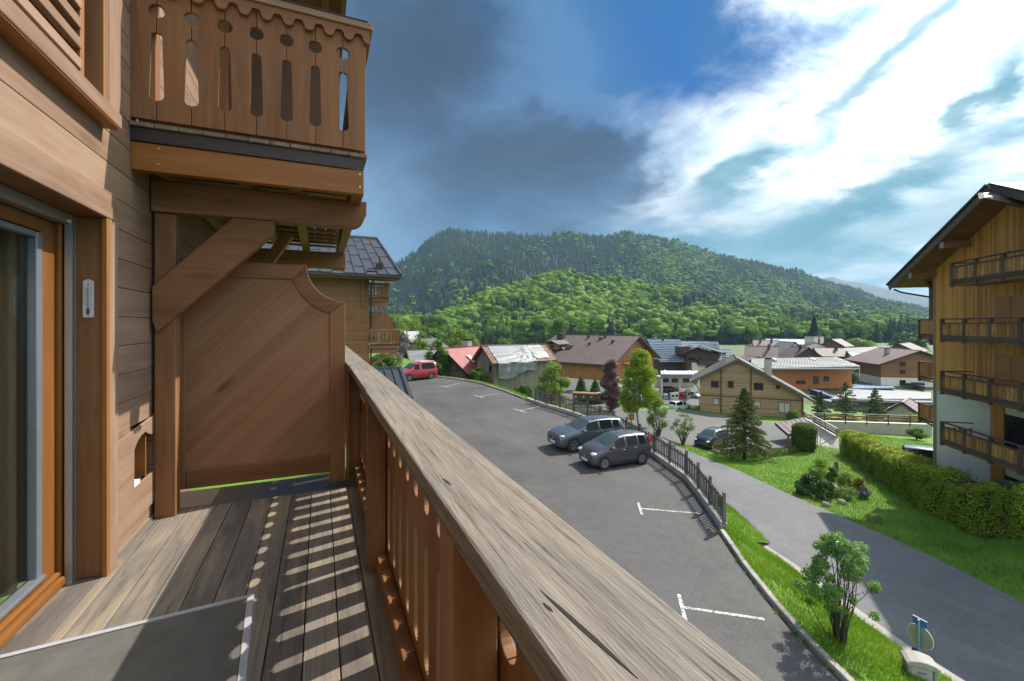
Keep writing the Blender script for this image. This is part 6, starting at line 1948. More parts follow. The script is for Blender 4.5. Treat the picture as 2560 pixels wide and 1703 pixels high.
# balconies
M_balc = wood('dark_balcony_timber', (0.055, 0.038, 0.030), (0.13, 0.09, 0.066), 'X', 10, 0.7, 0.2, 0.2, (0.14, 0.10, 0.07), 0.4, 0.3)
wslat = wood('balcony_slat_timber', (0.30, 0.125, 0.035), (0.52, 0.27, 0.09), 'Z', 9, 0.6, 0.2, 0.45, (0.09, 0.055, 0.03), 1.0, 0.2)


def balcony(zt_, x0_, x1_, yo, deep, side=False):
    b = MB().box(x0_ - 0.05, x1_, 0.07, yo, zt_ - 1.16, zt_ - 1.04).build('balcony', W('stain', 'X'), ap)
    MB().box(x0_ - 0.08, x1_, yo - 0.05, yo + 0.07, zt_ - 0.05, zt_).box(x0_ - 0.08, x1_, yo - 0.01, yo + 0.05, zt_ - 0.27, zt_ - 0.21).box(x0_ - 0.08, x1_, yo - 0.01, yo + 0.06, zt_ - 1.04, zt_ - 0.84).box(x0_ - 0.08, x0_ + 0.02, 0.08, yo, zt_ - 0.05, zt_ - 0.003).box(x0_ - 0.05, x0_, 0.08, yo, zt_ - 1.0, zt_ - 0.85).build('balcony_rail', M_balc, b)
    n = max(2, round((x1_ - x0_) / 1.55))
    for i in range(n + 1):
        x = x0_ + (x1_ - x0_) * i / n
        MB().box(x - 0.06, x + 0.06, yo - 0.06, yo + 0.08, zt_ - 1.2, zt_ - 0.051).build('balcony_post', M_balc, b)
    sl_ = None
    ns = int((x1_ - x0_) / 0.205)
    for i in range(ns):
        x = x0_ + 0.03 + 0.205 * i
        if sl_ is None:
            sl_ = MB().box(0, 0.165, yo + 0.0, yo + 0.022, zt_ - 0.838, zt_ - 0.275).build('balcony_slat', wslat, b); sl_.location = (x, 0, 0)
        else: inst(sl_, 'balcony_slat', b, (x, 0, 0))
    for i in range(int(yo / 0.22)):
        MB().box(x0_ - 0.02, x0_ + 0.0, 0.10 + .22 * i, 0.26 + .22 * i, zt_ - 0.84, zt_ - 0.28).build('balcony_slat', wslat, b)


balcony(-4.89 - AP.z, 3.0, 9.2, 1.35, 1)
balcony(-2.32 - AP.z, 3.0, 9.2, 1.35, 1)
balcony(0.31 - AP.z, 3.0, 9.2, 1.35, 1)
balcony(3.04 - AP.z, 3.7, 9.9, 1.35, 1)
# balconies round the far corner
for zt_ in (0.33 - AP.z, -2.2 - AP.z, -4.7 - AP.z):
    b = MB().box(-1.98, -0.05, -6.0, -0.35, zt_ - 1.16, zt_ - 1.06).build('balcony', W('stain', 'Y'), ap)
    MB().box(-2.00, -0.07, -0.36, -0.28, zt_ - 0.05, zt_).box(-2.00, -0.07, -0.36, -0.30, zt_ - 1.02, zt_ - 0.88).box(-2.04, -1.96, -6, -0.28, zt_ - 0.05, zt_ - 0.002).box(-2.02, -1.97, -6, -0.3, zt_ - 1.05, zt_ - 0.86).build('balcony_rail', M_balc, b)
    MB().box(-2.04, -1.94, -0.40, -0.27, zt_ - 1.2, zt_ - 0.052).build('balcony_post', M_balc, b)
    for i in range(9):
        MB().box(-1.93 + 0.205 * i, -1.93 + 0.205 * i + 0.165, -0.33, -0.31, zt_ - 0.86, zt_ - 0.10).build('balcony_slat', wslat, b)
    for i in range(20):
        MB().box(-2.00, -1.98, -0.55 - 0.26 * i, -0.35 - 0.26 * i, zt_ - 0.86, zt_ - 0.10).build('balcony_slat', wslat, b)

# ------------------------------------------------------------------ ramp wall, stairs and their roof
rwp = [gz(2009, 1050, -10.75), gz(2330, 1060, -10.75)]
rw = thing('ramp_wall', 'white rendered ramp wall with timber handrail across the lawn', 'wall', rwp[0])
a, b = Vector((0, 0, 0)), rwp[1] - rwp[0]
tt = b.normalized(); nn_ = Vector((-tt.y, tt.x, 0))
MB().slab([a + Vector((0, 0, -2.2)), b + Vector((0, 0, -2.2)), b + nn_ * .25 + Vector((0, 0, -2.2)), a + nn_ * .25 + Vector((0, 0, -2.2))], (0, 0, 2.1)).build('wall', B_cream, rw)
MB().slab([a + Vector((0, 0, -.099)) - nn_ * .05, b + Vector((0, 0, -.099)) - nn_ * .05, b + nn_ * .3 + Vector((0, 0, -.099)), a + nn_ * .3 + Vector((0, 0, -.099))], (0, 0, 0.07)).build('coping', M_white, rw)
for h, m_ in ((0.28, M_woodtrim), (0.56, M_woodtrim), (0.84, M_white)):
    MB().bar(a + Vector((0, 0, h)), b + Vector((0, 0, h)), 0.07, 0.14 if h < .8 else 0.06).build('handrail', W('stain', 'X') if h < .8 else M_alu, rw)
for i in range(7):
    p = a.lerp(b, i / 6)
    MB().bar(p + Vector((0, 0, -0.3)) - nn_ * .06, p + Vector((0, 0, 0.86)) - nn_ * .06, 0.07, 0.07).build('handrail_post', M_facia, rw)
s0, s1 = gz(2012, 1047, -10.3), gz(2096, 1096, -10.55)
stw = thing('stair_wall', 'pale sloping stair wall with railing beside the clipped bush', 'wall', s0)
e1 = s1 - s0
lowb = gl(2098, 1128) - s0; lowa = gl(2030, 1118) - s0
MB().add([Vector((0, 0, 0)), e1, lowb + Vector((0, 0, -.3)), lowa + Vector((0, 0, -.3))] + [p + Vector((.2, .35, 0)) for p in (Vector((0, 0, 0)), e1, lowb + Vector((0, 0, -.3)), lowa + Vector((0, 0, -.3)))], [(0, 3, 2, 1), (4, 5, 6, 7), (0, 1, 5, 4), (1, 2, 6, 5), (2, 3, 7, 6), (3, 0, 4, 7)]).build('wall', B_cream, stw)
for h, m_ in ((0.1, M_white), (0.35, M_woodtrim), (0.62, M_woodtrim), (0.86, M_alu)):
    MB().bar(Vector((0.1, .15, h)), e1 + Vector((0.1, .15, h)), 0.09, 0.06 if h != .35 else 0.12).build('handrail', m_, stw)
for t in (0.02, 0.35, 0.68, 0.98):
    p = e1 * t
    MB().bar(p + Vector((0.1, .15, 0)), p + Vector((.1, .15, .88)), .05, .05).build('handrail_post', M_facia, stw)
p = lowa + Vector((0.3, -0.25, 0))
MB().bar(lowa + Vector((.55, -.15, 0)), lowa + Vector((.55, -.15, 1.9)), .05, .05).bar(lowa + Vector((.85, -.2, 0)), lowa + Vector((.85, -.2, 1.9)), .05, .05).bar(lowa + Vector((1.0, -.2, 0.2)), lowb + Vector((-.2, -.2, 1.5)), .05, .05).build('stair_rail', M_alu, stw)
r4 = [at(1938, 1060, 44.5), at(1971, 1089, 41.5), at(2032, 1072, 42.5), at(2009, 1046, 46)]
srf = thing('stair_roof', 'brown standing seam roof over the stairs beside the clipped bush', 'roof', r4[0])
lo = r4[0]
MB().slab([q - lo for q in r4], (0, 0, 0.10)).build('roof_sheet', plain('brown_seam_metal', (0.13, 0.085, 0.08), 0.45, 0.3, 0.15, 2), srf)
for i in range(7):
    t = i / 6
    MB().bar(r4[0].lerp(r4[3], t) - lo + Vector((0, 0, .13)), r4[1].lerp(r4[2], t) - lo + Vector((0, 0, .13)), .06, .07).build('seam', MATS['brown_seam_metal'], srf)
MB().bar(r4[0] - lo, r4[1] - lo, .06, .26).bar(r4[1] - lo, r4[2] - lo, .06, .26).build('fascia', M_facia, srf)
for q in r4[1:3]:
    MB().bar(q - lo, Vector((q.x, q.y, -11.4)) - lo, 0.14, 0.14).build('post', W('stain', 'Z'), srf)
# paved terrace and white edging by the apartment chalet
sheet('terrace', [gz(2255, 1128, -10.7)[:2], gz(2345, 1130, -10.6)[:2], gz(2360, 1175, -10.4)[:2], gz(2275, 1160, -10.5)[:2]], lambda x, y: np.maximum(ZL(x, y), -10.9) * 0 - 10.5 + 0 * x, plain('pink_paving', (0.34, 0.24, 0.19), 0.8, 0, 0.25, 5), 0.8)
ed = [gz(2258, 1131, -10.45), gz(2345, 1134, -10.45)]
tag(MB().bar(ed[0], ed[1], 0.35, 0.22).build('terrace_edging', M_white), 'white stone edging between the back lawn and terrace', 'edging')
# ------------------------------------------------------------------ valley floor, hills, air
def interp(tab, u, k):
    t = np.array(tab, float)
    return np.interp(u, t[:, 0], t[:, k])


def vz(x, y):
    D = x * SN + y * CS
    return -14.45 - 0.006 * np.maximum(0, D - 90)


grid('valley_floor', -900, 1500, -300, 1500, 40.0, lambda x, y: np.where((x > -60) & (x < 85) & (y > -40) & (y < 85), -16.0, vz(x, y)), M_valley)
# tarmac of the village road and squares
sheet('village_road', [Q7(2020, 640, 122)[:2], Q7(2110, 660, 118)[:2], Q7(2330, 600, 140)[:2], Q7(2080, 500, 175)[:2], Q7(1700, 470, 190)[:2], Q7(1690, 600, 135)[:2]], lambda x, y: vz(x, y), M_low, 8, 0.3)
sheet('station_forecourt', [gz(1600, 1012, -13.6)[:2], gz(1760, 1012, -13.6)[:2], gz(1760, 968, -14.3)[:2], gz(1580, 968, -14.3)[:2]], lambda x, y: np.maximum(ZL(x, y), -14.4), M_low, 3, 0.10)

MAIN = [(500, 790, 1500), (700, 770, 1480), (860, 735, 1450), (940, 692, 1400), (993, 657, 1380), (1050, 614, 1370), (1090, 582, 1360), (1118, 569, 1360), (1160, 572, 1360), (1220, 577, 1370), (1290, 584, 1380), (1314, 586, 1390),
        (1365, 588, 1400), (1436, 581, 1420), (1512, 588, 1440), (1565, 579, 1480), (1625, 588, 1500), (1700, 606, 1520), (1738, 617, 1530), (1816, 637, 1560), (1848, 645, 1570), (1890, 647, 1580), (1967, 670, 1620), (2003, 676, 1640),
        (2040, 694, 1660), (2125, 718, 1700), (2175, 735, 1720), (2235, 753, 1750), (2294, 765, 1780), (2327, 777, 1800), (2450, 790, 1850), (2700, 800, 1900)]
SPUR = [(900, 835, 360), (1000, 828, 370), (1060, 818, 390), (1132, 800, 420), (1160, 780, 440), (1198, 748, 480), (1230, 737, 500), (1260, 728, 520), (1307, 718, 540), (1340, 704, 550), (1367, 694, 560), (1410, 690, 570),
        (1460, 694, 580), (1540, 703, 600), (1640, 722, 630), (1760, 742, 660), (1900, 764, 700), (2050, 784, 730), (2200, 800, 760), (2400, 815, 780), (2700, 825, 800)]
_rs = np.random.RandomState(11)
_ph = _rs.uniform(0, 6.28, 12)


def hill_z(u, t, tab, base_d, zb, treeh, gully):
    Dr = interp(tab, u, 2); vr = interp(tab, u, 1)
    zr = (V0 - vr) * Dr / FPX - treeh
    D = base_d + (Dr - base_d) * t
    s = np.where(t <= 1, 0.35 * t + 0.65 * t ** 1.35, 1 - (t - 1) * 1.3)
    z = zb + (zr - zb) * s
    g = np.sin(u / 70.0 + _ph[0] + t * 2) * 0.5 + np.sin(u / 31.0 + _ph[1] - t * 4) * 0.3 + np.sin(u / 150. + t * 7 + _ph[2]) * 0.6
    z = z + g * gully * np.sin(np.pi * np.clip(t, 0, 1)) 
    a = (u - U0) / FPX
    return (SN + CS * a) * D, (CS - SN * a) * D, z, D


def hillmesh(name, tab, u0, u1, base_d, zb, treeh, gully, mat_, nu=150, nt=44, tmax=1.35):
    U, T = np.meshgrid(np.linspace(u0, u1, nu), np.linspace(0, tmax, nt))
    bd_ = base_d(U) if callable(base_d) else base_d
    X, Y, Z, D = hill_z(U, T, tab, bd_, zb, treeh, gully)
    V = np.c_[X.ravel(), Y.ravel(), Z.ravel()]
    i = (np.arange(nt - 1)[:, None] * nu + np.arange(nu - 1)).ravel()
    o = np_mesh(name, V, np.c_[i, i + 1, i + nu + 1, i + nu], mat_, smooth=True)
    o['kind'] = 'structure'
    return o


M_hill = grassmat('forest_floor', [(0.012, 0.024, 0.010), (0.022, 0.042, 0.014), (0.035, 0.06, 0.02)], 0.15)
main_base = lambda u: np.interp(u, [500, 1000, 1500, 2000, 2700], [520, 560, 620, 640, 660])
spur_base = lambda u: np.interp(u, [900, 1100, 1400, 1800, 2200, 2700], [300, 320, 330, 360, 400, 420])
hillmesh('mountain', MAIN, 500, 2700, main_base, -20.0, 13, 14, M_hill)
hillmesh('foothill', SPUR, 900, 2700, spur_base, -19.0, 15, 4, M_hill)
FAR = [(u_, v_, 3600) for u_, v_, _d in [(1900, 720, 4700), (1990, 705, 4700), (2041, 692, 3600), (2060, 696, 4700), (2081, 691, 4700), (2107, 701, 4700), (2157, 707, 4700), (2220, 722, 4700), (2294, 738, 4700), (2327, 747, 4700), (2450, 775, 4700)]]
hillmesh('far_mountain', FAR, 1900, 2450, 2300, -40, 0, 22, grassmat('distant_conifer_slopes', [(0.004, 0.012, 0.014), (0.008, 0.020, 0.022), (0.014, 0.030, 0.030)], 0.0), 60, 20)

# ---- trees on the hills: far too many to count, one wood
rg = np.random.RandomState(4)


def ico():
    t = (1 + 5 ** .5) / 2
    v = np.array([(-1, t, 0), (1, t, 0), (-1, -t, 0), (1, -t, 0), (0, -1, t), (0, 1, t), (0, -1, -t), (0, 1, -t), (t, 0, -1), (t, 0, 1), (-t, 0, -1), (-t, 0, 1)], float)
    v /= np.linalg.norm(v[0])
    f = np.array([(0, 11, 5), (0, 5, 1), (0, 1, 7), (0, 7, 10), (0, 10, 11), (1, 5, 9), (5, 11, 4), (11, 10, 2), (10, 7, 6), (7, 1, 8), (3, 9, 4), (3, 4, 2), (3, 2, 6), (3, 6, 8), (3, 8, 9), (4, 9, 5), (2, 4, 11), (6, 2, 10), (8, 6, 7), (9, 8, 1)])
    return v, f


ICV, ICF = ico()


def conifer_proto(seed, tiers=5, n=7):
    r = np.random.RandomState(seed)
    V, Fc = [], []
    for k in range(tiers):
        z0_ = 0.10 + 0.9 * k / tiers * 0.93
        z1_ = min(1.0, z0_ + 1.55 / tiers)
        rad = 0.19 * (1 - (k / tiers) ** 1.1) + 0.02
        b = len(V)
        V.append((0, 0, z1_))
        for i in range(n):
            a = 2 * np.pi * (i + r.uniform(-.3, .3)) / n
            rr = rad * r.uniform(0.65, 1.2)
            V.append((rr * np.cos(a), rr * np.sin(a), z0_ + r.uniform(-.035, .02)))
        Fc += [(b, b + 1 + i, b + 1 + (i + 1) % n) for i in range(n)]
    return np.array(V), np.array(Fc)


def broad_proto(seed, blobs=6, leaves=0):
    r = np.random.RandomState(seed)
    V, Fc = [], []
    for k in range(blobs):
        a = r.uniform(0, 6.28); z = r.uniform(0.32, 0.86); rr = 0.26 * np.sin(np.pi * min(1, (z - 0.12) / 0.92)) * r.uniform(0.4, 1.1)
        c = np.array([rr * np.cos(a), rr * np.sin(a), z])
        if k == 0: c = np.array([0, 0, 0.55])
        s = r.uniform(0.11, 0.19) * (1.45 if k == 0 else 1)
        v = ICV * s * r.uniform(0.8, 1.2, (12, 1)) * np.array([1, 1, 0.85]) + c
        b = len(V); V += list(v); Fc += [tuple(q + b) for q in ICF]
    for k in range(leaves):
        d = r.normal(size=3); d /= np.linalg.norm(d); d[2] = abs(d[2]) * .9 - .15
        c = np.array([0, 0, 0.56]) + d * np.array([0.37, 0.37, 0.42]) * r.uniform(0.8, 1.06)
        e1, e2 = r.normal(size=3) * 0.05, r.normal(size=3) * 0.05
        b = len(V); V += [c - e1, c + e2, c + e1]; Fc += [(b, b + 1, b + 2)]
    return np.array(V), np.array(Fc)


def forest(name, pos, hts, tints, protos, mats, wid=1.0):
    Vs, Fs, Ts = [], [], []
    pick = rg.randint(0, len(protos), len(pos))
    base = 0
    for p_i, (pv, pf) in enumerate(protos):
        idx = np.where(pick == p_i)[0]
        if len(idx) == 0: continue
        a = rg.uniform(0, 6.28, len(idx)); c, s = np.cos(a), np.sin(a)
        w_ = hts[idx] * wid * rg.uniform(0.85, 1.2, len(idx))
        X = (pv[None, :, 0] * c[:, None] - pv[None, :, 1] * s[:, None]) * w_[:, None] + pos[idx, 0][:, None]
        Y = (pv[None, :, 0] * s[:, None] + pv[None, :, 1] * c[:, None]) * w_[:, None] + pos[idx, 1][:, None]
        Z = pv[None, :, 2] * hts[idx][:, None] + pos[idx, 2][:, None] - 0.6
        Vs.append(np.stack([X, Y, Z], -1).reshape(-1, 3))
        k = len(pv)
        Fs.append((pf[None] + (np.arange(len(idx)) * k)[:, None, None]).reshape(-1, 3) + base)
        Ts.append(np.clip(np.repeat(tints[idx], k) + rg.uniform(-.10, .10, len(idx) * k), 0, 1))
        base += len(idx) * k
    o = np_mesh(name, np.vstack(Vs), np.vstack(Fs), mats, attr=np.concatenate(Ts))
    o['kind'] = 'stuff'
    return o


def fnoise(u, t, k=0):
    return np.sin(u / 23. + t * 9 + k) * 0.4 + np.sin(u / 57. - t * 6 + 2 + k) * 0.5 + np.sin(u / 11. + t * 23 + k * 2) * 0.25 + np.sin(u / 140. + t * 3 + k) * 0.5


L_con = leafmat('mountain_conifers', [(0.006, 0.018, 0.011), (0.012, 0.031, 0.015), (0.023, 0.047, 0.018), (0.045, 0.062, 0.028)], 0.1, 0.8, 0.1)  # conifer green, kept dark to carry the cloud shadow on the mountain too
L_brd = leafmat('mountain_broadleaves', [(0.040, 0.085, 0.014), (0.085, 0.165, 0.020), (0.145, 0.240, 0.030), (0.21, 0.30, 0.05)], 0.28, 0.7, 0.1)
cp = [conifer_proto(i) for i in range(6)]
bp_ = [broad_proto(20 + i, 6) for i in range(6)]
bpr = [broad_proto(40 + i, 13, 80) for i in range(7)]
# mountain
N = 30000
u = rg.uniform(780, 2480, N); t = rg.uniform(0.0, 1.06, N) ** 0.92
X, Y, Z, D = hill_z(u, t, MAIN, main_base(u), -20.0, 13, 14)
keep = rg.uniform(size=N) < np.clip(D / 1500, 0.25, 1)
u, t, X, Y, Z = u[keep], t[keep], X[keep], Y[keep], Z[keep]
pb_ = np.clip(0.06 + 0.62 * np.clip((u - 1430) / 250, 0, 1) * np.clip(1.15 - t, 0, 1) + 0.38 * fnoise(u, t) * np.clip((u - 1250) / 400, 0.25, 1) + 0.18 * np.clip(0.3 - t, 0, 1), 0.0, 0.85)
isb = rg.uniform(size=len(u)) < pb_
P3 = np.c_[X, Y, Z]
hts = rg.uniform(10, 23, len(u)) * (1 + 0.15 * fnoise(u, t, 7))
forest('mountain_conifer_wood', P3[~isb], hts[~isb], np.clip(0.40 + 0.22 * fnoise(u, t, 3)[~isb] + rg.normal(0, .2, (~isb).sum()), 0, 1), cp, L_con, 1.0)
forest('mountain_broadleaf_wood', P3[isb], hts[isb] * 1.1, np.clip(0.42 + 0.2 * fnoise(u, t, 5)[isb] + rg.normal(0, .2, isb.sum()), 0, 1), bp_, L_brd, 1.25)
# foothill
N = 3300
u = rg.uniform(930, 2420, N); t = rg.uniform(-0.03, 1.08, N)
X, Y, Z, D = hill_z(u, np.maximum(t, 0), SPUR, spur_base(u), -19.0, 15, 4)
pb_ = np.clip(0.68 + 0.42 * fnoise(u, t, 1) - 0.5 * np.clip((u - 1420) / 300, 0, 1) - 0.3 * np.exp(-((u - 1180) / 70) ** 2) * (t < .25), 0.1, 0.97)
isb = rg.uniform(size=N) < pb_
P3 = np.c_[X, Y, Z]
hts = rg.uniform(14, 26, N)
forest('foothill_conifer_wood', P3[~isb], hts[~isb] * 1.05, np.clip(0.5 + rg.normal(0, .22, (~isb).sum()), 0, 1), cp, L_con, 1.0)
forest('foothill_broadleaf_wood', P3[isb], hts[isb] * 1.1, np.clip(0.55 + 0.22 * fnoise(u, t, 2)[isb] + rg.normal(0, .17, isb.sum()), 0, 1), bpr, L_brd, 1.2)

# ---- the air of the valley
hz = MB().box(-1300, 5300, -350, 3300, -90, 460).build('haze', [])
hz['kind'] = 'stuff'
hm = bpy.data.materials.new('valley_haze'); hm.use_nodes = True
g = NT(hm.node_tree)
pv_ = g.n('ShaderNodeVolumePrincipled')
pv_.inputs['Color'].default_value = (0.48, 0.76, 1.0, 1)
pv_.inputs['Density'].default_value = 0.00013
pv_.inputs['Anisotropy'].default_value = 0.0
out = g.n('ShaderNodeOutputMaterial')
g.put(out.inputs['Volume'], pv_.outputs[0])
hz.data.materials.append(hm)
# ------------------------------------------------------------------ plants near by
def leaves(pts, size, r, aspect=0.55, updir=0.5, outward_from=None, jitter=0.35):
    """one rhombic leaf at every point, facing up and outwards with scatter"""
    n = len(pts)
    nrm = r.normal(size=(n, 3)) * 0.8
    nrm[:, 2] += updir
    if outward_from is not None:
        d = pts - outward_from; d /= np.maximum(1e-6, np.linalg.norm(d, axis=1))[:, None]
        nrm += d * 0.8
    nrm /= np.linalg.norm(nrm, axis=1)[:, None]
    a = np.cross(nrm, r.normal(size=(n, 3))); a /= np.maximum(1e-6, np.linalg.norm(a, axis=1))[:, None]
    b = np.cross(nrm, a)
    s = size * r.uniform(1 - jitter, 1 + jitter, n)[:, None]
    V = np.stack([pts - a * s, pts + b * s * aspect, pts + a * s, pts - b * s * aspect], 1).reshape(-1, 3)
    Fq = np.arange(4 * n).reshape(n, 4)
    return V, Fq


def lobes_pts(lobes, n, r, shell=0.5):
    """points through ellipsoid lobes (cx,cy,cz,rx,ry,rz), denser towards their skins"""
    L_ = np.array(lobes, float)
    w_ = (L_[:, 3] * L_[:, 4] * L_[:, 5]) ** 0.7; w_ /= w_.sum()
    k = r.choice(len(L_), n, p=w_)
    d = r.normal(size=(n, 3)); d /= np.linalg.norm(d, axis=1)[:, None]
    rad = (shell + (1 - shell) * r.uniform(size=n) ** 0.6)
    return L_[k, :3] + d * L_[k, 3:] * rad[:, None], k


def branch_set(mb, base, tips, r0, r, sub=3, bend=0.15, n=6):
    for tp_ in tips:
        tp_ = Vector(tp_); b = Vector(base)
        m_ = b.lerp(tp_, 0.5) + Vector(r.uniform(-bend, bend, 3)) * (tp_ - b).length * 0.5
        m_.z += 0.08 * (tp_ - b).length
        mb.tube([b, b.lerp(m_, 0.5), m_, m_.lerp(tp_, .55), tp_], [r0, r0 * .8, r0 * .6, r0 * .4, r0 * .15], n)
        for q in range(sub):
            t0 = r.uniform(0.45, 0.9)
            p = m_.lerp(tp_, (t0 - .45) / .55)
            e = p + Vector((r.uniform(-1, 1), r.uniform(-1, 1), r.uniform(0.1, 0.9))) * (tp_ - b).length * 0.22
            mb.tube([p, p.lerp(e, .5) + Vector((0, 0, .02)), e], [r0 * .35, r0 * .22, r0 * .08], 4, cap=False)
    return mb


M_bark = plain('brown_bark', (0.09, 0.065, 0.045), 0.9, 0, 0.35, 9, 0.5)
M_birch = plain('pale_birch_bark', (0.36, 0.33, 0.28), 0.8, 0, 0.45, 7, 0.3)
LF_bush = leafmat('rowan_leaves', [(0.095, 0.200, 0.045), (0.165, 0.300, 0.078), (0.27, 0.41, 0.15)], 0.5, 0.4, 0.5)
LF_birch = leafmat('birch_leaves', [(0.135, 0.200, 0.008), (0.220, 0.310, 0.012), (0.33, 0.40, 0.035)], 0.45, 0.5)
LF_purple = leafmat('purple_leaves', [(0.070, 0.026, 0.034), (0.145, 0.062, 0.074), (0.25, 0.15, 0.155)], 0.25, 0.4, 0.5)
LF_young = leafmat('young_leaves', [(0.095, 0.165, 0.040), (0.150, 0.235, 0.062), (0.23, 0.30, 0.105)], 0.4, 0.5)
LF_spruce = leafmat('spruce_needles', [(0.040, 0.070, 0.022), (0.085, 0.125, 0.030), (0.19, 0.205, 0.045)], 0.15, 0.6)
LF_fir = leafmat('young_fir_needles', [(0.045, 0.085, 0.030), (0.085, 0.140, 0.042), (0.15, 0.20, 0.065)], 0.2, 0.6)
LF_yew = leafmat('clipped_yew', [(0.042, 0.090, 0.016), (0.080, 0.140, 0.022), (0.165, 0.215, 0.034)], 0.2, 0.6)
LF_thuja = leafmat('thuja_hedge', [(0.110, 0.170, 0.012), (0.220, 0.290, 0.018), (0.39, 0.43, 0.04)], 0.25, 0.6)
LF_ever = leafmat('dark_evergreen', [(0.028, 0.075, 0.018), (0.050, 0.120, 0.026), (0.095, 0.175, 0.04)], 0.2, 0.6)
LF_green = leafmat('spring_leaves', [(0.060, 0.125, 0.020), (0.115, 0.205, 0.032), (0.19, 0.275, 0.06)], 0.4, 0.5)
LF_lime = leafmat('lime_spring_leaves', [(0.105, 0.165, 0.022), (0.175, 0.255, 0.034), (0.26, 0.335, 0.065)], 0.4, 0.5)
LF_grey = leafmat('bare_grey_twigs', [(0.10, 0.09, 0.075), (0.17, 0.155, 0.13), (0.24, 0.22, 0.19)], 0.1, 0.8)


def plant(name, label, cat, loc, crown_lobes, nleaf, size, lm, seed, tips=(), stems=None, r0=0.05, bark=None, shell=0.45, updir=0.5, aspect=0.55, group=None, trunkname='trunk', crownname='crown', core=None):
    r = np.random.RandomState(seed)
    root = thing(name, label, cat, loc, 0, group)
    if tips or stems:
        mb = MB()
        for (b, tpl) in (stems or [((0, 0, -0.2), tips)]):
            branch_set(mb, b, tpl, r0, r)
        mb.build(trunkname, bark or M_bark, root, smooth=True)
    pts, k = lobes_pts(crown_lobes, nleaf, r, shell)
    lb = r.uniform(0.0, 1.0, len(crown_lobes))
    cen = np.mean(np.array(crown_lobes)[:, :3], axis=0)
    V, Fq = leaves(pts, size, r, aspect, updir, cen)
    tint = np.repeat(np.clip(0.5 + 0.35 * (lb[k] - 0.5) + r.normal(0, .2, nleaf), 0, 1), 4)
    np_mesh(crownname, V, Fq, lm, root, attr=tint)
    return root


def rlobes(n, r, R, H, z0_, rl, egg=0.5):
    """n lobes filling an egg-shaped crown of radius R from z0 to z0+H"""
    o_ = []
    for i in range(n):
        z = r.uniform(0.06, 0.94)
        prof = math.sin(math.pi * z ** (0.5 + egg * 0.6)) ** 0.7
        a = r.uniform(0, 6.28); q = R * prof * math.sqrt(r.uniform(0.05, 1)) * 0.8
        s = rl * r.uniform(0.65, 1.25)
        o_.append((q * math.cos(a), q * math.sin(a), z0_ + z * H, s, s, s * 0.8))
    return o_


# the rowan bush on the bank
bz = gbank(2101.6, 1602)
bs_ = bz.length / gz(2101.6, 1600.8, -8.75).length
r = np.random.RandomState(2)
lob = [tuple(c * bs_ for c in l) for l in rlobes(62, r, 1.38, 2.35, 0.72, 0.17, 0.1)]
tips = [(l[0] * .95, l[1] * .95, l[2]) for l in lob[:34]]
bush = plant('rowan_bush', 'many stemmed green bush on the grass bank between kerb and road', 'bush', bz, lob, 12500, 0.034, LF_bush, 2, stems=[((0.10 * math.cos(a), 0.10 * math.sin(a), -0.25), tips[i * 4:i * 4 + 4]) for i, a in enumerate(np.linspace(0, 5.6, 8))], r0=0.019, shell=0.2, trunkname='stems', aspect=0.42)

# birch behind the fence
p = gl(1597, 1058); p = at(1597, 1060, 52); p.z = -11.7
r = np.random.RandomState(5)
lob = rlobes(80, r, 2.6, 7.6, 1.5, 0.72, 0.05)
tips = [(l[0] * .9, l[1] * .9, l[2]) for l in lob[:26]]
plant('birch_tree', 'tall bright green birch tree behind the picket fence', 'tree', p, lob, 27000, 0.11, LF_birch, 5, stems=[((0, 0, -0.5), [(0.15, 0, 8.3)]), ((0.02, 0, 2.0), tips[:9]), ((0.05, 0, 4.0), tips[9:18]), ((0.1, 0, 5.6), tips[18:])], r0=0.11, bark=M_birch, shell=0.15, updir=0.1, aspect=0.4)
# purple leaved tree
p = at(1528, 1014, 64); p.z = -12.6
r = np.random.RandomState(6)
lob = rlobes(52, r, 2.0, 7.3, 0.5, 0.65, 0.0)
plant('purple_tree', 'purple leaved tree between the birch and the brown chalet', 'tree', p, lob, 14000, 0.12, LF_purple, 6, tips=[(l[0] * .9, l[1] * .9, l[2]) for l in lob[:16]], r0=0.10, shell=0.2)
# young trees by the lower car park
p = gl(1648, 1092)
r = np.random.RandomState(7)
lob = rlobes(30, r, 1.55, 3.2, 0.9, 0.36, 0.2)
plant('young_tree', 'young many stemmed tree with light leaves at the lower car park corner', 'tree', p, lob, 3600, 0.07, LF_young, 7, stems=[((0.12 * i - 0.2, 0.05 * i, -0.2), [(l[0], l[1], l[2]) for l in lob[i * 5:i * 5 + 5]]) for i in range(4)], r0=0.045, shell=0.1)
p = gl(1707, 1112)
r = np.random.RandomState(8)
lob = rlobes(26, r, 1.25, 2.3, 0.75, 0.30, 0.4)
plant('young_apple_tree', 'small pale leaved tree on the grass edge left of the black car', 'tree', p, lob, 2600, 0.055, LF_young, 8, stems=[((0, 0, -0.2), [(l[0], l[1], l[2]) for l in lob[:14]])], r0=0.04, shell=0.1)
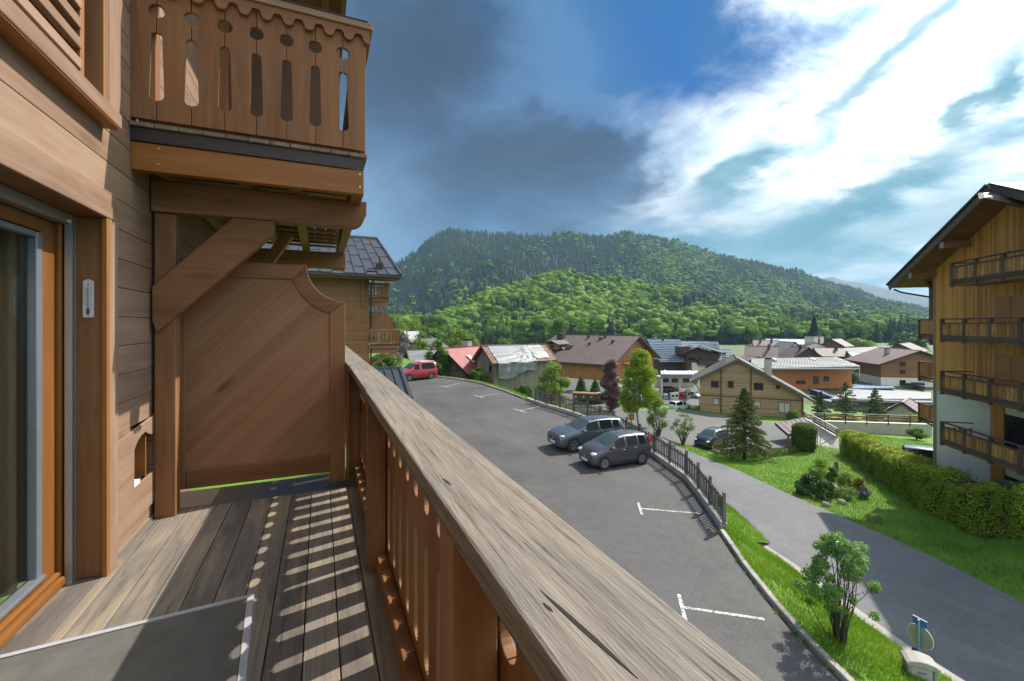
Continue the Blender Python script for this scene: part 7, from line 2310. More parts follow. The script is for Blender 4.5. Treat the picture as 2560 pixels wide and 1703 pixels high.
# shrubs by the tarped barn
p = gp(1378, 1000) + Vector((1.3, 2.2, -0.9))
r = np.random.RandomState(9)
lob = rlobes(34, r, 2.0, 3.7, 0.2, 0.55, 0.3)
plant('barn_bush', 'broad leafy bush in front of the tarped barn', 'bush', p, lob, 8500, 0.085, LF_lime, 9, tips=[(l[0], l[1], l[2]) for l in lob[:16]], r0=0.06, shell=0.15)
p = gp(1185, 955) + Vector((1.6, 3.6, -0.6))
plant('hosta_plant', 'dark leafy plant between the red roofed barn and the tarped barn', 'plant', p, rlobes(12, np.random.RandomState(3), 1.2, 1.9, 0, 0.45), 2200, 0.13, LF_green, 10)
p = gp(1087, 941) + Vector((0.9, 2.6, -0.5))
r = np.random.RandomState(12)
lob = rlobes(34, r, 1.9, 4.6, 0.1, 0.6, 0.2)
plant('van_bush', 'tall loose bush right behind the red van', 'bush', p, lob, 7500, 0.095, LF_green, 12, tips=[(l[0], l[1], l[2]) for l in lob[:16]], r0=0.06, shell=0.15)
# conical evergreens by the bins
for (u, v, D, h, w_, sd, lb) in ((1453, 984, 76, 4.4, 1.5, 1, 'left conical evergreen beside the dustbins'), (1488, 984, 75, 3.9, 1.5, 2, 'right conical evergreen against the purple tree')):
    p = at(u, v, D); p.z = -13.3
    lob = [(0, 0, h * t, w_ * (1 - t) ** .8 + .15, w_ * (1 - t) ** .8 + .15, h * .13) for t in np.linspace(0.06, 0.95, 9)]
    plant('evergreen_cone', lb, 'conifer', p, lob, 5500, 0.13, LF_ever, sd, tips=[(0, 0, h * .9)], r0=0.08, shell=0.6)


# conifers built of whorled, drooping boughs
def conifer(name, label, loc, h, R, lm, seed, nb=90, needles=260, size=0.10, droop=0.35, z0_=0.35, group=None, gap=0.0):
    r = np.random.RandomState(seed)
    root = thing(name, label, 'conifer', loc, 0, group)
    mb = MB().tube([(0, 0, -0.4), (0.02, 0, h * .5), (0, 0, h * .98)], [0.028 * h, 0.016 * h, 0.004 * h], 8)
    P, T = [], []
    for i in range(nb):
        t = (i + r.uniform(0, 1)) / nb
        z = z0_ + (h - z0_) * t ** 0.92
        a = i * 2.399 + r.uniform(-.4, .4)
        ln = (R * (1 - t) ** 0.85 + 0.10) * r.uniform(0.7, 1.15)
        e = np.array([math.cos(a) * ln, math.sin(a) * ln, z - ln * droop * (1 - t) + ln * 0.22 * t])
        b = np.array([0, 0, z])
        mid_ = (b + e) / 2 + np.array([0, 0, 0.10 * ln])
        mb.tube([b, mid_, e], [0.012 + 0.01 * (1 - t), 0.010, 0.003], 4, cap=False)
        k = int(needles * (0.25 + (1 - t)))
        s = r.uniform(0.15, 1.03, k) ** 0.8
        q = (1 - s)[:, None] ** 2 * b + 2 * ((1 - s) * s)[:, None] * mid_ + (s ** 2)[:, None] * e
        side = np.array([-math.sin(a), math.cos(a), 0])
        q = q + side * (r.uniform(-1, 1, k) * 0.26 * ln * (1.15 - s) ** .7)[:, None] + np.c_[np.zeros((k, 2)), -np.abs(r.normal(0, 0.05, k)) * (1 + ln * .5)]
        P.append(q); T.append(np.clip(0.25 + 0.55 * s + r.normal(0, .12, k), 0, 1))
    mb.build('trunk', M_bark, root, smooth=True)
    P = np.vstack(P); T = np.concatenate(T)
    V, Fq = leaves(P, size, r, 0.30, 0.2, np.array([0, 0, h * .4]))
    np_mesh('crown', V, Fq, lm, root, attr=np.repeat(T, 4))
    return root


p = gl(1861, 1148)
conifer('spruce_tree', 'dark spruce with spreading boughs standing on the lawn', p, 5.9, 2.25, LF_spruce, 21, 120, 260, 0.085, 0.30, 0.75)
for (u, v, D, h, R_, sd, lb) in ((2052, 1042, 53, 4.6, 1.5, 31, 'leftmost of the three young conifers behind the ramp wall'), (2114, 1044, 54, 5.6, 2.0, 32, 'middle and widest of the three conifers behind the ramp wall'), (2187, 1046, 53, 5.0, 1.8, 33, 'rightmost of the three conifers behind the ramp wall')):
    p = at(u, v, D); p.z = -12.6
    conifer('young_conifer', lb, p, h, R_, LF_fir, sd, 66, 170, 0.11, 0.05, 0.2, 'young conifers behind the ramp wall')
p = at(2044, 1056, 47.5); p.z = -11.9
conifer('dark_shrub', 'dark purplish dwarf conifer at the top of the stairs', p, 2.2, 0.9, leafmat('dark_needles', [(0.012, 0.012, 0.014), (0.03, 0.03, 0.034), (0.05, 0.052, 0.05)], 0.1, 0.7), 35, 40, 70, 0.08, -0.3, 0.1)


# clipped shapes: a skin of short shoots over an inner body
def clipped(name, label, cat, root_loc, surf_pts, normals, size, lm, seed, core=None):
    r = np.random.RandomState(seed)
    root = thing(name, label, cat, root_loc)
    if core is not None: core.build('inner_growth', M_innerh, root)
    V, Fq = leaves(surf_pts, size, r, 0.42, 0.35, surf_pts - normals)
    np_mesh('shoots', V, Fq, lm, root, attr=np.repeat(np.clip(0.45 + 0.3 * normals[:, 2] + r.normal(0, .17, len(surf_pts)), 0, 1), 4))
    return root


M_innerh = plain('inner_twigs', (0.034, 0.050, 0.010), 0.9)
# topiary
p = gl(2010, 1126)
r = np.random.RandomState(41)
n = 11000
th_a = r.uniform(0, 2 * np.pi, n); tz = r.uniform(0, 1, n)
prof = lambda t: 0.95 * np.where(t < .12, 0.72 + t * 2.0, np.where(t > .78, np.sqrt(np.maximum(0.02, 1 - ((t - .78) / .235) ** 2.4)), 0.96 + .04 * t))
rad = prof(tz) * (1 + 0.03 * np.sin(th_a * 5 + tz * 9)) * r.uniform(.86, 1.02, n)
top = r.uniform(size=n) < 0.22
rad[top] = 0.80 * np.sqrt(r.uniform(size=top.sum())); tz[top] = 0.99 - 0.10 * (rad[top] / .85) ** 3
S_ = np.c_[rad * np.cos(th_a), rad * np.sin(th_a), 0.06 + tz * 2.35]
Nn = np.c_[np.cos(th_a), np.sin(th_a), np.zeros(n)]; Nn[tz > .85, 2] = 1.2
core = MB().tube([(0, 0, -0.1), (0, 0, 0.3), (0, 0, 2.0), (0, 0, 2.2)], [0.5, 0.80, 0.82, 0.5], 14)
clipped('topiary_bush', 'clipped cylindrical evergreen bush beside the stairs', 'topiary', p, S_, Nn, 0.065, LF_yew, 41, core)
# hedge along the lawn
HB = [gl(*q) for q in [(2104, 1131), (2150, 1163), (2215, 1212), (2310, 1276), (2431, 1336), (2557, 1354)]] + [Vector((33.0, 3.0, -9.4)), Vector((35.5, -3.0, -9.3))]
ht_ = [1.75, 1.8, 1.9, 2.05, 2.2, 2.3, 2.3, 2.3]
wd_ = [1.5, 1.6, 1.7, 1.8, 1.9, 2.0, 2.0, 2.0]
for p_ in HB: p_.z = min(p_.z, -9.3)
r = np.random.RandomState(43)
dl = np.array([0] + [(HB[i + 1] - HB[i]).length for i in range(len(HB) - 1)]).cumsum()
n = 85000
dens = r.uniform(0, 1, n) * dl[-1]
HBa = np.array([q[:] for q in HB])
cx = np.stack([np.interp(dens, dl, HBa[:, k]) for k in range(3)], 1)
tg = np.stack([np.interp(dens + .2, dl, HBa[:, k]) for k in range(2)], 1) - np.stack([np.interp(dens - .2, dl, HBa[:, k]) for k in range(2)], 1)
tg /= np.linalg.norm(tg, axis=1)[:, None] + 1e-9
nr = np.c_[tg[:, 1], -tg[:, 0]]
sgn = np.sign(nr[:, 0]); nr *= sgn[:, None]          # away from us
hh_ = np.interp(dens, dl, ht_) * (1 + 0.07 * np.sin(dens * 1.7) + 0.05 * np.sin(dens * 4.3 + 1)); ww_ = np.interp(dens, dl, wd_)
kind = r.uniform(size=n)
sd = np.where(kind < .45, 0.0, np.where(kind < .60, 1.0, r.uniform(size=n)))
zz = np.where(kind < .60, r.uniform(0.03, 1, n), 1.0)
bul = 0.10 * np.sin(dens * 2.1 + zz * 3) + 0.07 * np.sin(dens * 5.7 - zz * 5)
S_ = np.c_[cx[:, :2] + nr * (ww_ * sd + np.where(sd < .5, -bul, bul) * (kind < .6))[:, None], cx[:, 2] + hh_ * zz + (kind >= .6) * (0.10 * np.sin(dens * 3.1 + sd * 4) - 0.25 * (2 * sd - 1) ** 4)]
S_ += r.normal(0, 0.05, S_.shape)
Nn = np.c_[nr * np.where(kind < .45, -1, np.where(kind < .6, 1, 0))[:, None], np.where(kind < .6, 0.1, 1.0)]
mbc = MB()
for i in range(len(HB) - 1):
    a, b = HB[i], HB[i + 1]
    t = (b - a).normalized(); nn_ = Vector((t.y, -t.x, 0)); nn_ = nn_ if nn_.x > 0 else -nn_
    o = HB[0]
    A0, B0 = a + nn_ * .14 - o, b + nn_ * .14 - o
    A1, B1 = a + nn_ * (wd_[i] - .14) - o, b + nn_ * (wd_[i + 1] - .14) - o
    mbc.add([A0 + Vector((0, 0, -.3)), B0 + Vector((0, 0, -.3)), B1 + Vector((0, 0, -.3)), A1 + Vector((0, 0, -.3)), A0 + Vector((0, 0, ht_[i] - .15)), B0 + Vector((0, 0, ht_[i + 1] - .15)), B1 + Vector((0, 0, ht_[i + 1] - .15)), A1 + Vector((0, 0, ht_[i] - .15))],
            [(0, 1, 5, 4), (1, 2, 6, 5), (2, 3, 7, 6), (3, 0, 4, 7), (4, 5, 6, 7)])
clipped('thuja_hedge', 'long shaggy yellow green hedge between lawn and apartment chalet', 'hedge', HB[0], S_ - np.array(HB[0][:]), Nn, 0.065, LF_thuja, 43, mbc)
# low ground hedge around the black car's bay
LB = [gl(*q) for q in [(1800, 1136), (1850, 1141), (1910, 1140), (1960, 1134), (2002, 1122)]]
r = np.random.RandomState(44)
n = 7000
d2 = np.array([0] + [(LB[i + 1] - LB[i]).length for i in range(4)]).cumsum()
q = r.uniform(0, d2[-1], n); LBa = np.array([v[:] for v in LB])
c2 = np.stack([np.interp(q, d2, LBa[:, k]) for k in range(3)], 1)
an = r.uniform(0, np.pi, n)
S_ = c2 + np.c_[0.2 * np.cos(an), 0.55 * np.cos(an), 0.42 * np.sin(an) + 0.02] + r.normal(0, .04, (n, 3))
Nn = np.c_[0.3 * np.cos(an), np.cos(an), np.sin(an)]
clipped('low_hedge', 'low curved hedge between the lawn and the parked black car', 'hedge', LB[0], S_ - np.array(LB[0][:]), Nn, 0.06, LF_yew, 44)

# ------------------------------------------------------------------ flower bed on the lawn
Qr = lambda cx, cy: gl(1660 + cx * 0.4484, 1000 + cy * 0.4484)
GB = 'plants of the flower bed on the lawn'
bed = [('rosemary_shrub', 'dark upright shrub at the left end of the flower bed', 785, 525, .75, 1.15, LF_ever, 3200, .075, 'shrub'), ('daylily_clump', 'clump of arching strap leaves behind the dark shrub', 850, 455, .8, .75, LF_green, 1500, .13, 'plant'),
       ('rosemary_shrub', 'dark shrub in the middle of the flower bed beside the stones', 890, 550, .75, .95, LF_ever, 3200, .075, 'shrub'), ('tall_perennial', 'tall leafy perennial left of the wooden bed marker', 930, 465, .45, 1.0, LF_green, 1300, .10, 'plant'),
       ('ground_cover', 'low white flowering plant at the right of the bed stones', 1020, 545, .9, .55, LF_young, 2600, .05, 'plant'), ('yellow_shrub', 'small yellow flowering shrub at the right end of the flower bed', 1095, 515, .55, .85, leafmat('yellow_flowers', [(0.10, .12, .02), (0.20, .19, .03), (0.36, .31, .05)], .3, .6), 1500, .06, 'shrub'),
       ('lavender_clump', 'grey green lavender clump beside the yellow shrub', 1120, 545, .5, .6, leafmat('lavender', [(0.10, .11, .085), (.16, .16, .14), (.22, .20, .20)], .2, .7), 1500, .06, 'plant'), ('rose_shrub', 'loose green shrub behind the wooden bed marker', 1020, 480, .7, .8, LF_lime, 1700, .065, 'shrub'),
       ('grass_tuft', 'pale grass tuft at the top of the flower bed', 870, 370, .6, .5, LF_lime, 900, .09, 'plant'), ('flower_patch', 'small patch of white flowers on the lawn beside the road', 1170, 670, .5, .25, LF_young, 700, .05, 'plant')]
for i, (nm, lb, cx_, cy_, rr_, hh_, lm, nl, sz, ct) in enumerate(bed):
    p = Qr(cx_, cy_)
    r = np.random.RandomState(60 + i)
    lob = rlobes(14, r, rr_, hh_, 0.02, rr_ * .36, 0.6)
    plant(nm, lb, ct, p, lob, nl, sz, lm, 60 + i, tips=[(l[0], l[1], l[2]) for l in lob[:6]], r0=0.015, shell=0.2, updir=0.7 if 'lily' not in nm and 'tuft' not in nm else -0.3, aspect=0.4 if 'lily' not in nm and 'tuft' not in nm else .15, group=GB, trunkname='stems')
for i, (cx_, cy_, s) in enumerate(((935, 500, .42), (965, 520, .32), (905, 590, .25), (990, 575, .25))):
    p = Qr(cx_, cy_); r = random.Random(i)
    mb = MB().add([(v[0] * s * r.uniform(.8, 1.1), v[1] * s * r.uniform(.8, 1.1), v[2] * s * .6 * r.uniform(.8, 1.1)) for v in ICV], [tuple(f) for f in ICF])
    o = mb.build('garden_stone', B_stone, smooth=True); o.location = p + Vector((0, 0, s * .3))
    tag(o, ['largest grey stone below the wooden bed marker', 'grey stone right of the largest bed stone', 'small stone in front of the dark middle shrub', 'small stone in front of the white flowering plant'][i], 'stone', 'stones of the flower bed')
p = Qr(962, 447)
bm = thing('bed_marker', 'weathered slatted wooden marker standing in the flower bed', 'marker', p, -0.6)
for i in range(3):
    MB().slab([(-0.12 + .085 * i, 0, .2), (-0.045 + .085 * i, 0, .2), (0.06 + .085 * i, .25, 1.15), (-0.015 + .085 * i, .25, 1.15)], (0, .03, 0)).build('slat', M_fence, bm)
MB().box(-.1, .14, .1, .13, .5, .56).box(-.02, .03, .12, .17, -.2, 1.0).build('support', M_fence, bm)

# ------------------------------------------------------------------ things along the fence and road
p = at(1578, 1056, 49); p.z = -11.6
sb_ = thing('notice_board', 'small brown wooden notice board on a post behind the fence', 'sign', p, -TH)
zb_ = (812 - 1043) * 49 / FPX + 11.6
MB().box(-.05, .05, -.05, .05, -.5, zb_ + .3).build('post', M_woodtrim, sb_)
MB().box(-.32, .32, -.09, -.05, zb_ - .24, zb_ + .22).build('board', W('honey', 'X'), sb_)
MB().box(-.36, .36, -.10, -.02, zb_ + .22, zb_ + .28).box(-.36, .36, -.10, -.02, zb_ - .29, zb_ - .24).build('frame', M_woodtrim, sb_)
p = at(1503, 1016, 63); p.z = -12.65
hy = thing('fire_hydrant', 'red fire hydrant at the hedge foot behind the fence', 'hydrant', p)
MB().tube([(0, 0, 0), (0, 0, .06), (0, 0, .10), (0, 0, .62), (0, 0, .80), (0, 0, .9)], [.18, .18, .13, .13, .17, .05], 14).build('body', M_redp, hy, smooth=True, sharp=40)
MB().tube([(-.22, 0, .5), (.22, 0, .5)], .06, 10).build('outlets', M_redp, hy, smooth=True, sharp=40)
sheet('service_yard', [gl(1395, 1000)[:2], gl(1470, 1032)[:2], gl(1560, 1024)[:2], gl(1530, 985)[:2], gl(1420, 975)[:2]], lambda x, y: ZL(x, y), M_low, 2, 0.05)
# dustbins in a row
M_bin = plain('brown_bin_plastic', (0.085, 0.075, 0.066), 0.6, 0, .15, 3)
bin0 = None
lidc = [plain('faded_orange_lid', (0.36, 0.16, 0.085), 0.6, 0, .2, 3)]
rowd = camaxis(0.96, -0.28).normalized()
b0 = at(1441, 1004, 71.5); b0.z = -12.15
BL = ['leftmost dustbin with green rim on its orange lid', 'second dustbin from the left with yellow rim', 'third dustbin from the left in the row', 'fourth dustbin from the left with papers on its lid', 'rightmost dustbin next to the purple tree']
for i in range(5):
    bn = thing('dustbin', BL[i], 'dustbin', b0 + rowd * (1.22 * i), math.atan2(rowd.y, rowd.x), 'dustbins in a row behind the fence')
    MB().slab([(-.5, -.38, .12), (.5, -.38, .12), (.5, .38, .12), (-.5, .38, .12)], (0, 0, .02)).add([(-.5, -.38, .12), (.5, -.38, .12), (.5, .38, .12), (-.5, .38, .12), (-.57, -.5, 1.15), (.57, -.5, 1.15), (.57, .5, 1.15), (-.57, .5, 1.15)], [(0, 1, 5, 4), (1, 2, 6, 5), (2, 3, 7, 6), (3, 0, 4, 7)]).build('body', M_bin, bn)
    pts = [(-.54, 1.14)] + [(0.56 * math.cos(t), 1.16 + .2 * math.sin(t)) for t in np.linspace(math.pi, 0, 9)] + [(.54, 1.14)]
    MB().prism([(y, z) for y, z in pts], lambda p_, q_, a: (a, p_, q_), -.60, .60).build('lid', lidc[0], bn, smooth=True, sharp=40)
    if i < 2:
        MB().tube([(.28 * math.cos(a), .28 * math.sin(a), 1.38 - .2 * abs(math.sin(a)) * .35) for a in np.linspace(0, 6.28, 17)], .05, 6).build('lid_rim', plain('rim_%d' % i, (.05, .30, .08) if i == 0 else (.45, .33, .04), .5), bn, smooth=True)
    if i == 3:
        MB().box(-.3, .1, -.2, .2, 1.37, 1.42).build('papers', M_white, bn)
    for x in (-.45, .45):
        MB().tube([(x, -.36, .08), (x + .04, -.36, .08)], .08, 10).build('wheel', M_black, bn)
    MB().box(-.08, .08, -.46, -.41, .55, .75).build('label_plate', M_white, bn)

# utility pillar, road sign and marker at the bottom right
pc_ = at(2300, 1690, 10.35)
up = thing('utility_pillar', 'concrete utility pillar with pale metal door on the bank', 'pillar', (pc_.x, pc_.y, -9.3), -TH - 0.42)
ztop = at(2300, 1652, 10.35).z + 9.3
MB().box(-.27, -.2, -.16, .2, 0, ztop - .05).box(.2, .27, -.16, .2, 0, ztop - .05).box(-.199, .199, .05, .2, 0, ztop - .06).build('body', M_conc2, up, bevel=.02)
prf = [(-.30, ztop - .06), (.30, ztop - .06), (.30, ztop + .0), (.22, ztop + .05), (.06, ztop + .085), (-.06, ztop + .085), (-.22, ztop + .05), (-.30, ztop)]
MB().prism(prf, F3, -.20, .22).build('hood', M_conc2, up, bevel=.015)
MB().box(-.195, .195, -.13, -.10, .1, ztop - .08).build('door', plain('cream_metal_door', (.46, .44, .40), .5, 0, .05, 4), up, bevel=.006)
lblp = MB().box(-.10, .08, -.134, -.1305, ztop - .24, ztop - .17).build('label', plain('label_plate', (.30, .31, .32), .5), up)
mb = MB()
for i, x in enumerate((-.08, -.055, -.032, -.008, .018, .042)):
    mb.box(x, x + .015, -.1355, -.1343, ztop - .215 - .004 * (i % 2), ztop - .195 + .003 * (i % 3))
mb.build('label_print', plain('label_ink', (.10, .10, .11), .6), up)
MB().tube([(-.15, -.136, ztop - .3), (-.15, -.128, ztop - .3)], .012, 8).build('lock', M_black, up)
sp0 = at(2297, 1640, 11.1)
sg = thing('road_sign', 'back of a round road sign with small blue plate on a blue pole', 'sign', (sp0.x, sp0.y, -9.2), math.radians(90 - 4.6))
zs = at(2297, 1593, 11.1).z + 9.2
zpt = at(2297, 1551, 11.1).z + 9.2
M_bpole = plain('pale_blue_pole', (.17, .33, .52), .4, .2)
MB().tube([(0, 0, 0), (0, 0, zpt + .02)], .028, 10).build('pole', M_bpole, sg, smooth=True, sharp=40)
MB().tube([(0, -.045, zs), (0, -.062, zs)], .275, 36).build('sign_disc', plain('sign_back', (.36, .37, .34), .4, .3), sg, smooth=True, sharp=40)
MB().tube([(0.275 * math.cos(a), -.0535, zs + .275 * math.sin(a)) for a in np.linspace(0, 2 * math.pi, 41)], .010, 6).build('disc_rim', M_white, sg, smooth=True)
for z in (zs + .10, zs - .10):
    MB().box(-.10, .10, -.0445, -.028, z - .012, z + .012).build('clamp', M_alu, sg)
MB().box(-.15, .15, -.05, -.036, zpt - .15, zpt + .03).build('name_plate', plain('blue_sign_plate', (.035, .17, .42), .35), sg, bevel=.004)
MB().box(-.15, .15, -.052, -.034, zpt + .03, zpt + .04).build('plate_edge', M_white, sg)
rp_ = at(2286, 1642, 10.9)
rm = thing('red_marker_post', 'short red marker tube beside the road sign', 'post', (rp_.x, rp_.y, -9.2))
zr_ = at(2286, 1622, 10.9).z + 9.2
MB().tube([(0, 0, 0), (0, 0, zr_)], .055, 14).build('tube', plain('dull_red_plastic', (.33, .045, .05), .5), rm, smooth=True, sharp=40)
MB().tube([(0, 0, zr_), (0, 0, zr_ + .004)], .048, 14).build('opening', M_dark, rm)
mb = MB()
gq = [gz(2385, 1697, -8.97), gz(2450, 1690, -8.99), gz(2520, 1712, -9.02), gz(2430, 1725, -8.96)]
o = MB().slab(gq, (0, 0, .03)).build('drain_grate', plain('cast_iron', (.06, .06, .06), .6, .4)); tag(o, 'iron drain grate in the gutter at the bottom edge', 'grate')

# ------------------------------------------------------------------ more cars
p = gl(1792, 1124)
car('hatch', 'black_car', 'black small car half hidden behind the spruce on the lower car park', 'car', (p.x + .3, p.y + .9, float(ZL(p.x + .3, p.y + .9)) + .06), camaxis(-0.80, -0.60), P_black, simple=True)
p = gl(1712, 1023)
wv = car('van', 'white_van', 'white van with roof rack beside the timber house', 'van', (p.x, p.y + 1.0, float(ZL(p.x, p.y)) - 0.3), camaxis(0.85, 0.5), P_white, simple=True)
wv.scale = (.82, .82, .82)
for x in (-1.6, -.9, -.2): MB().box(x - .03, x + .03, -.7, .7, 1.92, 1.97).build('rack_bar', M_alu, wv)
for y in (-.7, .7): MB().box(-1.9, 0, y - .03, y + .03, 1.92, 1.98).build('rack_rail', M_alu, wv)
for (cx_, cy_, D, kind, nm, lb, fx_, pm, sc__) in ((1695, 888, 86, 'hatch', 'silver_car', 'silver car between the pumps and the timber house', (0.6, -.8), P_silver, .9), (1470, 768, 93, 'suv', 'dark_suv', 'dark estate car behind the petrol pumps', (1, .1), P_black, .9)):
    p = Q(cx_, cy_, D)
    car(kind, nm, lb, 'car', (p.x, p.y, -14.25), camaxis(*fx_), pm, simple=True).scale = (sc__, sc__, sc__)
for (cx_, cy_, D, kind, nm, lb, fx_, pm) in ((1832, 566, 150, 'hatch', 'red_car', 'distant red car on the village road', (1, .1), P_red), (1795, 600, 138, 'suv', 'grey_car', 'distant grey car below the red one on the village road', (.5, -.8), P_silver)):
    p = Q7(cx_, cy_ - 4, D)
    car(kind, nm, lb, 'car', (p.x, p.y, p.z - .3), camaxis(*fx_), pm, simple=True)
p = gz(2352, 1165, -10.1)
car('suv', 'black_estate_car', 'black car roof showing above the hedge by the apartment chalet', 'car', (p.x + 1.0, p.y + .5, -10.75), camaxis(.8, -.6), P_black, simple=True)

# ------------------------------------------------------------------ trees of the middle distance
TG = 'trees around the village'
lst = [  # u of the crown's middle, top v, bottom v, distance, radius, leaf, label
    (925, 785, 850, 95, 3.4, 'lime', 'pale green round tree just right of the wing balcony'),
    (960, 800, 865, 100, 3.0, 'green', 'green tree right of the wing balcony, below the pale one'),
    (1008, 835, 905, 80, 2.6, 'grey', 'grey blossoming tree behind the front of the red van'),
    (1052, 850, 905, 92, 2.8, 'lime', 'light green tree above the roof of the red van'),
    (1072, 812, 880, 150, 6.0, 'green', 'broad tree left of the red roofed barn'),
    (1040, 805, 860, 190, 7.0, 'lime', 'light tree beyond the small grey roofed house'),
    (1110, 815, 880, 165, 6.5, 'green', 'green tree behind the ridge of the red roofed barn'),
    (1146, 830, 882, 150, 5.2, 'lime', 'yellow green tree behind the chimney of the red barn'),
    (1175, 842, 885, 160, 4.5, 'lime', 'small yellow green tree right of the barn chimney'),
    (985, 795, 860, 175, 7.0, 'lime', 'yellow spring tree at the edge of the far wood'),
    (1262, 848, 885, 170, 4.6, 'green', 'tree rising behind the tarped barn roof, left'),
    (1395, 800, 860, 190, 6.0, 'green', 'tree behind the left end of the brown roof'),
    (1885, 865, 905, 215, 5.0, 'lime', 'light bush left of the red brown village house'),
    (2147, 852, 880, 240, 8.5, 'lime', 'round yellow green tree right of the church'),
    (2270, 838, 880, 250, 10.0, 'ever', 'dark green tree behind the orange chalet'),
    (2215, 912, 935, 135, 2.2, 'lime', 'young tree beside the village road'),
    (2185, 918, 935, 130, 1.5, 'lime', 'smaller young tree beside the village road'),
    (2283, 1035, 1066, 56, 1.2, 'yew', 'round yellow green shrub behind the ramp wall'),
    (1985, 1030, 1050, 60, 1.2, 'green', 'low green shrub at the right foot of the timber house'),
    (2292, 1075, 1092, 45, 0.9, 'green', 'leafy perennial at the foot of the ramp wall'),
    (2133, 935, 948, 105, 1.6, 'ever', 'dark round shrub at the right corner of the orange hall'),
    (962, 885, 925, 57, 1.7, 'green', 'green shrub between the wing balcony and the red van'),
    (985, 880, 930, 60, 1.6, 'grey', 'grey twiggy shrub just left of the red van'),
    (938, 895, 930, 55, 1.5, 'ever', 'dark shrub under the wing balcony bracket'),
    (1310, 965, 990, 49, 1.2, 'ever', 'dark shrub at the foot of the tarped barn'),
]
mats_ = dict(lime=LF_lime, green=LF_green, grey=LF_grey, ever=LF_ever, yew=LF_thuja)
for i, (u, vt, vb, D, R_, lf, lb) in enumerate(lst):
    p = at(u, vb, D); zt_ = at(u, vt, D).z
    hgt = zt_ - p.z
    base = p.z - (1.2 if D > 70 else 0.1)
    r = np.random.RandomState(100 + i)
    lob = rlobes(30, r, R_, hgt * 1.05 + (p.z - base) * .4, (p.z - base) * .6, R_ * .34, 0.3)
    nl = int(np.clip(5200 * (70 / D) ** .3, 2500, 5200)) if lf != 'grey' else 2200
    plant('round_tree' if R_ > 1.7 else 'round_shrub', lb, 'tree' if R_ > 1.7 else 'shrub', (p.x, p.y, base), lob, nl, max(0.07, R_ * .062), mats_[lf], 100 + i, tips=[(l[0], l[1], l[2]) for l in lob[:10]], r0=0.03 * R_ + .02, shell=0.3, group=TG)
# bare larches at the hill foot, left of the barn chimney
r = np.random.RandomState(77)
for i, (u, vt, D) in enumerate(((1195, 815, 230), (1215, 822, 235), (1232, 812, 245), (1252, 826, 240), (1283, 822, 250), (1300, 838, 235), (1340, 836, 240), (1160, 822, 240))):
    p = at(u, 880, D); zt_ = at(u, vt, D).z
    LBL = ['left of the pair', 'second', 'third', 'fourth', 'fifth', 'sixth', 'seventh', 'first']
    conifer('bare_larch', ['pale bare larch behind the red barn ridge', 'greyish larch above the tarpaulin ridge, leftmost', 'tall greyish larch above the tarpaulin ridge', 'greyish larch over the middle of the tarpaulin', 'dark larch over the right half of the tarpaulin', 'short larch over the right end of the tarpaulin', 'larch right of the tarpaulin before the brown roof', 'larch behind the barn chimney'][i], (p.x, p.y, p.z - 4), zt_ - p.z + 4, 3.0, leafmat('larch_%d' % i, [(0.03, .045, .025), (.07, .075, .05), (.12, .11, .08)] if i != 4 else [(0.015, .03, .016), (.03, .05, .022), (.05, .07, .03)], .15, .8), 300 + i, 46, 34, 0.42, 0.1, 2.0, 'larches at the foot of the hill')

# ------------------------------------------------------------------ grass
def blades(name, pts, h, w_, mat_, seed, lean=0.35):
    r = np.random.RandomState(seed)
    n = len(pts)
    a = r.uniform(0, 6.28, n)
    d = np.c_[np.cos(a), np.sin(a), np.zeros(n)]
    hh = h * r.uniform(0.5, 1.3, n)
    ln = np.c_[r.normal(0, lean, n), r.normal(0, lean, n), np.ones(n)] * hh[:, None]
    ww = (w_ * r.uniform(.7, 1.3, n))[:, None]
    V = np.stack([pts - d * ww, pts + d * ww, pts + ln], 1).reshape(-1, 3)
    o = np_mesh(name, V, np.arange(3 * n).reshape(n, 3), mat_, attr=np.repeat(np.clip(r.normal(.5, .22, n) + 0.25 * np.sin(pts[:, 0] * 1.3) * np.sin(pts[:, 1] * 1.7), 0, 1), 3))
    o['kind'] = 'stuff'
    return o


LF_grass = leafmat('grass_blades', [(0.065, 0.155, 0.008), (0.120, 0.250, 0.014), (0.195, 0.330, 0.030), (0.30, 0.33, 0.08)], 0.35, 0.6)
r = np.random.RandomState(9)


def scatter_mesh(o, n, seed, clear=None):
    r = np.random.RandomState(seed)
    me = o.data
    co = np.zeros(len(me.vertices) * 3); me.vertices.foreach_get('co', co); co = co.reshape(-1, 3)
    q = np.array([list(p_.vertices) for p_ in me.polygons])
    a, b, c = co[q[:, 0]], co[q[:, 1]], co[q[:, 2]]
    ar = np.linalg.norm(np.cross(b - a, c - a), axis=1)
    k = r.choice(len(q), n, p=ar / ar.sum())
    s, t = r.uniform(size=n), r.uniform(size=n)
    if q.shape[1] == 4:
        d = co[q[:, 3]]
        P_ = (a[k] * ((1 - s) * (1 - t))[:, None] + b[k] * (s * (1 - t))[:, None] + c[k] * (s * t)[:, None] + d[k] * ((1 - s) * t)[:, None])
    else:
        f = s + t > 1; s[f], t[f] = 1 - s[f], 1 - t[f]
        P_ = a[k] + (b[k] - a[k]) * s[:, None] + (c[k] - a[k]) * t[:, None]
    return P_


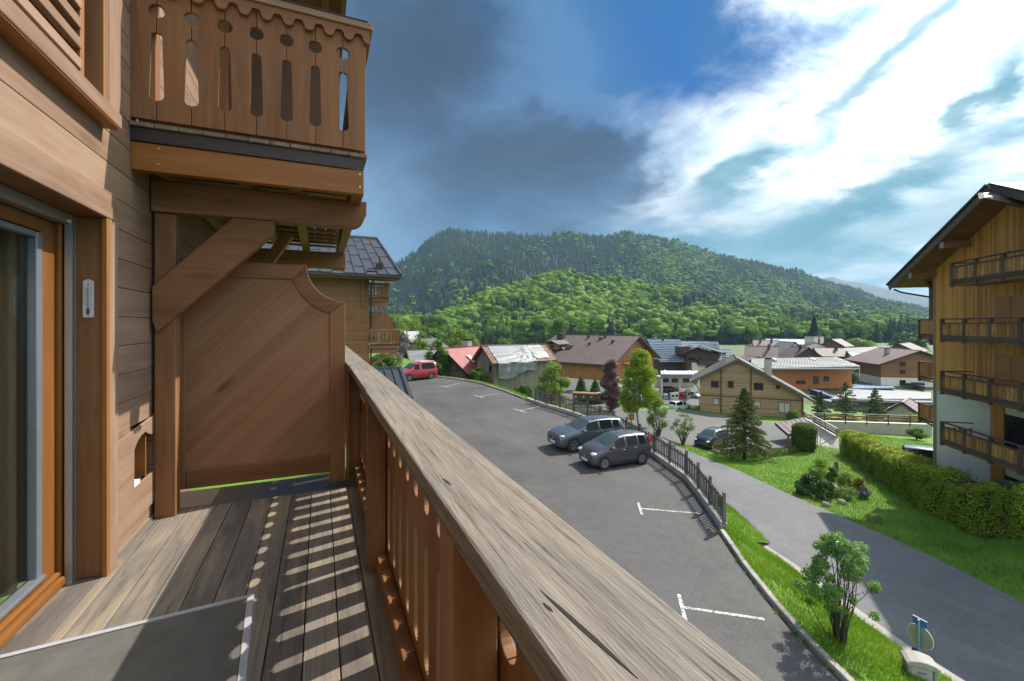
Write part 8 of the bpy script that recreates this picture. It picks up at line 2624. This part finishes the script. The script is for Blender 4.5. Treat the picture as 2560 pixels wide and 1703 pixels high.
P_ = scatter_mesh(bpy.data.objects['grass_bank'], 110000, 1)
f = np.sin(P_[:, 0] * 2.1 + 1) * np.sin(P_[:, 1] * 1.3) + np.random.RandomState(2).normal(0, .5, len(P_)) > -0.75
P_ = P_[f & (P_[:, 1] > 3.0)]
blades('bank_grass', P_, 0.13, 0.010, LF_grass, 1)
# lawn right of the road
n = 230000
X = r.uniform(20, 54, n); Y = r.uniform(3, 36, n)
RRx = np.interp(Y, [p_.y for p_ in ROAD_R], [p_.x for p_ in ROAD_R])
D_ = X * SN + Y * CS; U_ = 1280 + FPX * (X * CS - Y * SN) / D_
ok = (X > RRx + 0.05) & (D_ > 8) & (U_ < 2640) & (U_ > 1640)
near_lot = Y > np.interp(X, [p_.x for p_ in LOT_NEAR], [p_.y for p_ in LOT_NEAR]) + 0.2
ok &= ~(near_lot & (X < LOT_NEAR[-1].x + 0.5))
hbx = np.interp(-Y, [-p_.y for p_ in HB], [p_.x for p_ in HB])
ok &= (X < hbx + 0.3) | (X > hbx + 1.9) | (Y > 24)
ok &= r.uniform(size=n) < np.clip(28 / D_, 0.2, 1) ** 1.2
X, Y, D_ = X[ok], Y[ok], D_[ok]
P_ = np.c_[X, Y, ZL(X, Y) - 0.05]
blades('lawn_grass', P_, 0.15, 0.014, LF_grass, 3)
P_ = scatter_mesh(bpy.data.objects['verge'], 26000, 4)
P_ = P_[r.uniform(size=len(P_)) < 0.9]
blades('verge_grass', P_, 0.16, 0.02, LF_grass, 5)
P_ = scatter_mesh(bpy.data.objects['fence_slope'], 40000, 14)
P_ = P_[(P_[:, 1] < 24)]
blades('slope_grass', P_, 0.13, 0.011, LF_grass, 15)
# weeds along the kerb
q = resample(EDGE_NEAR, 0.05)
pts = []
for i, p_ in enumerate(q):
    if math.sin(i * .9) + math.sin(i * .37 + 1) > 0.75:
        for k in range(9): pts.append((p_.x - .02 + r.normal(0, .03), p_.y + r.normal(0, .05), p_.z))
blades('kerb_weeds', np.array(pts), 0.07, 0.02, LF_grass, 8, 0.8)
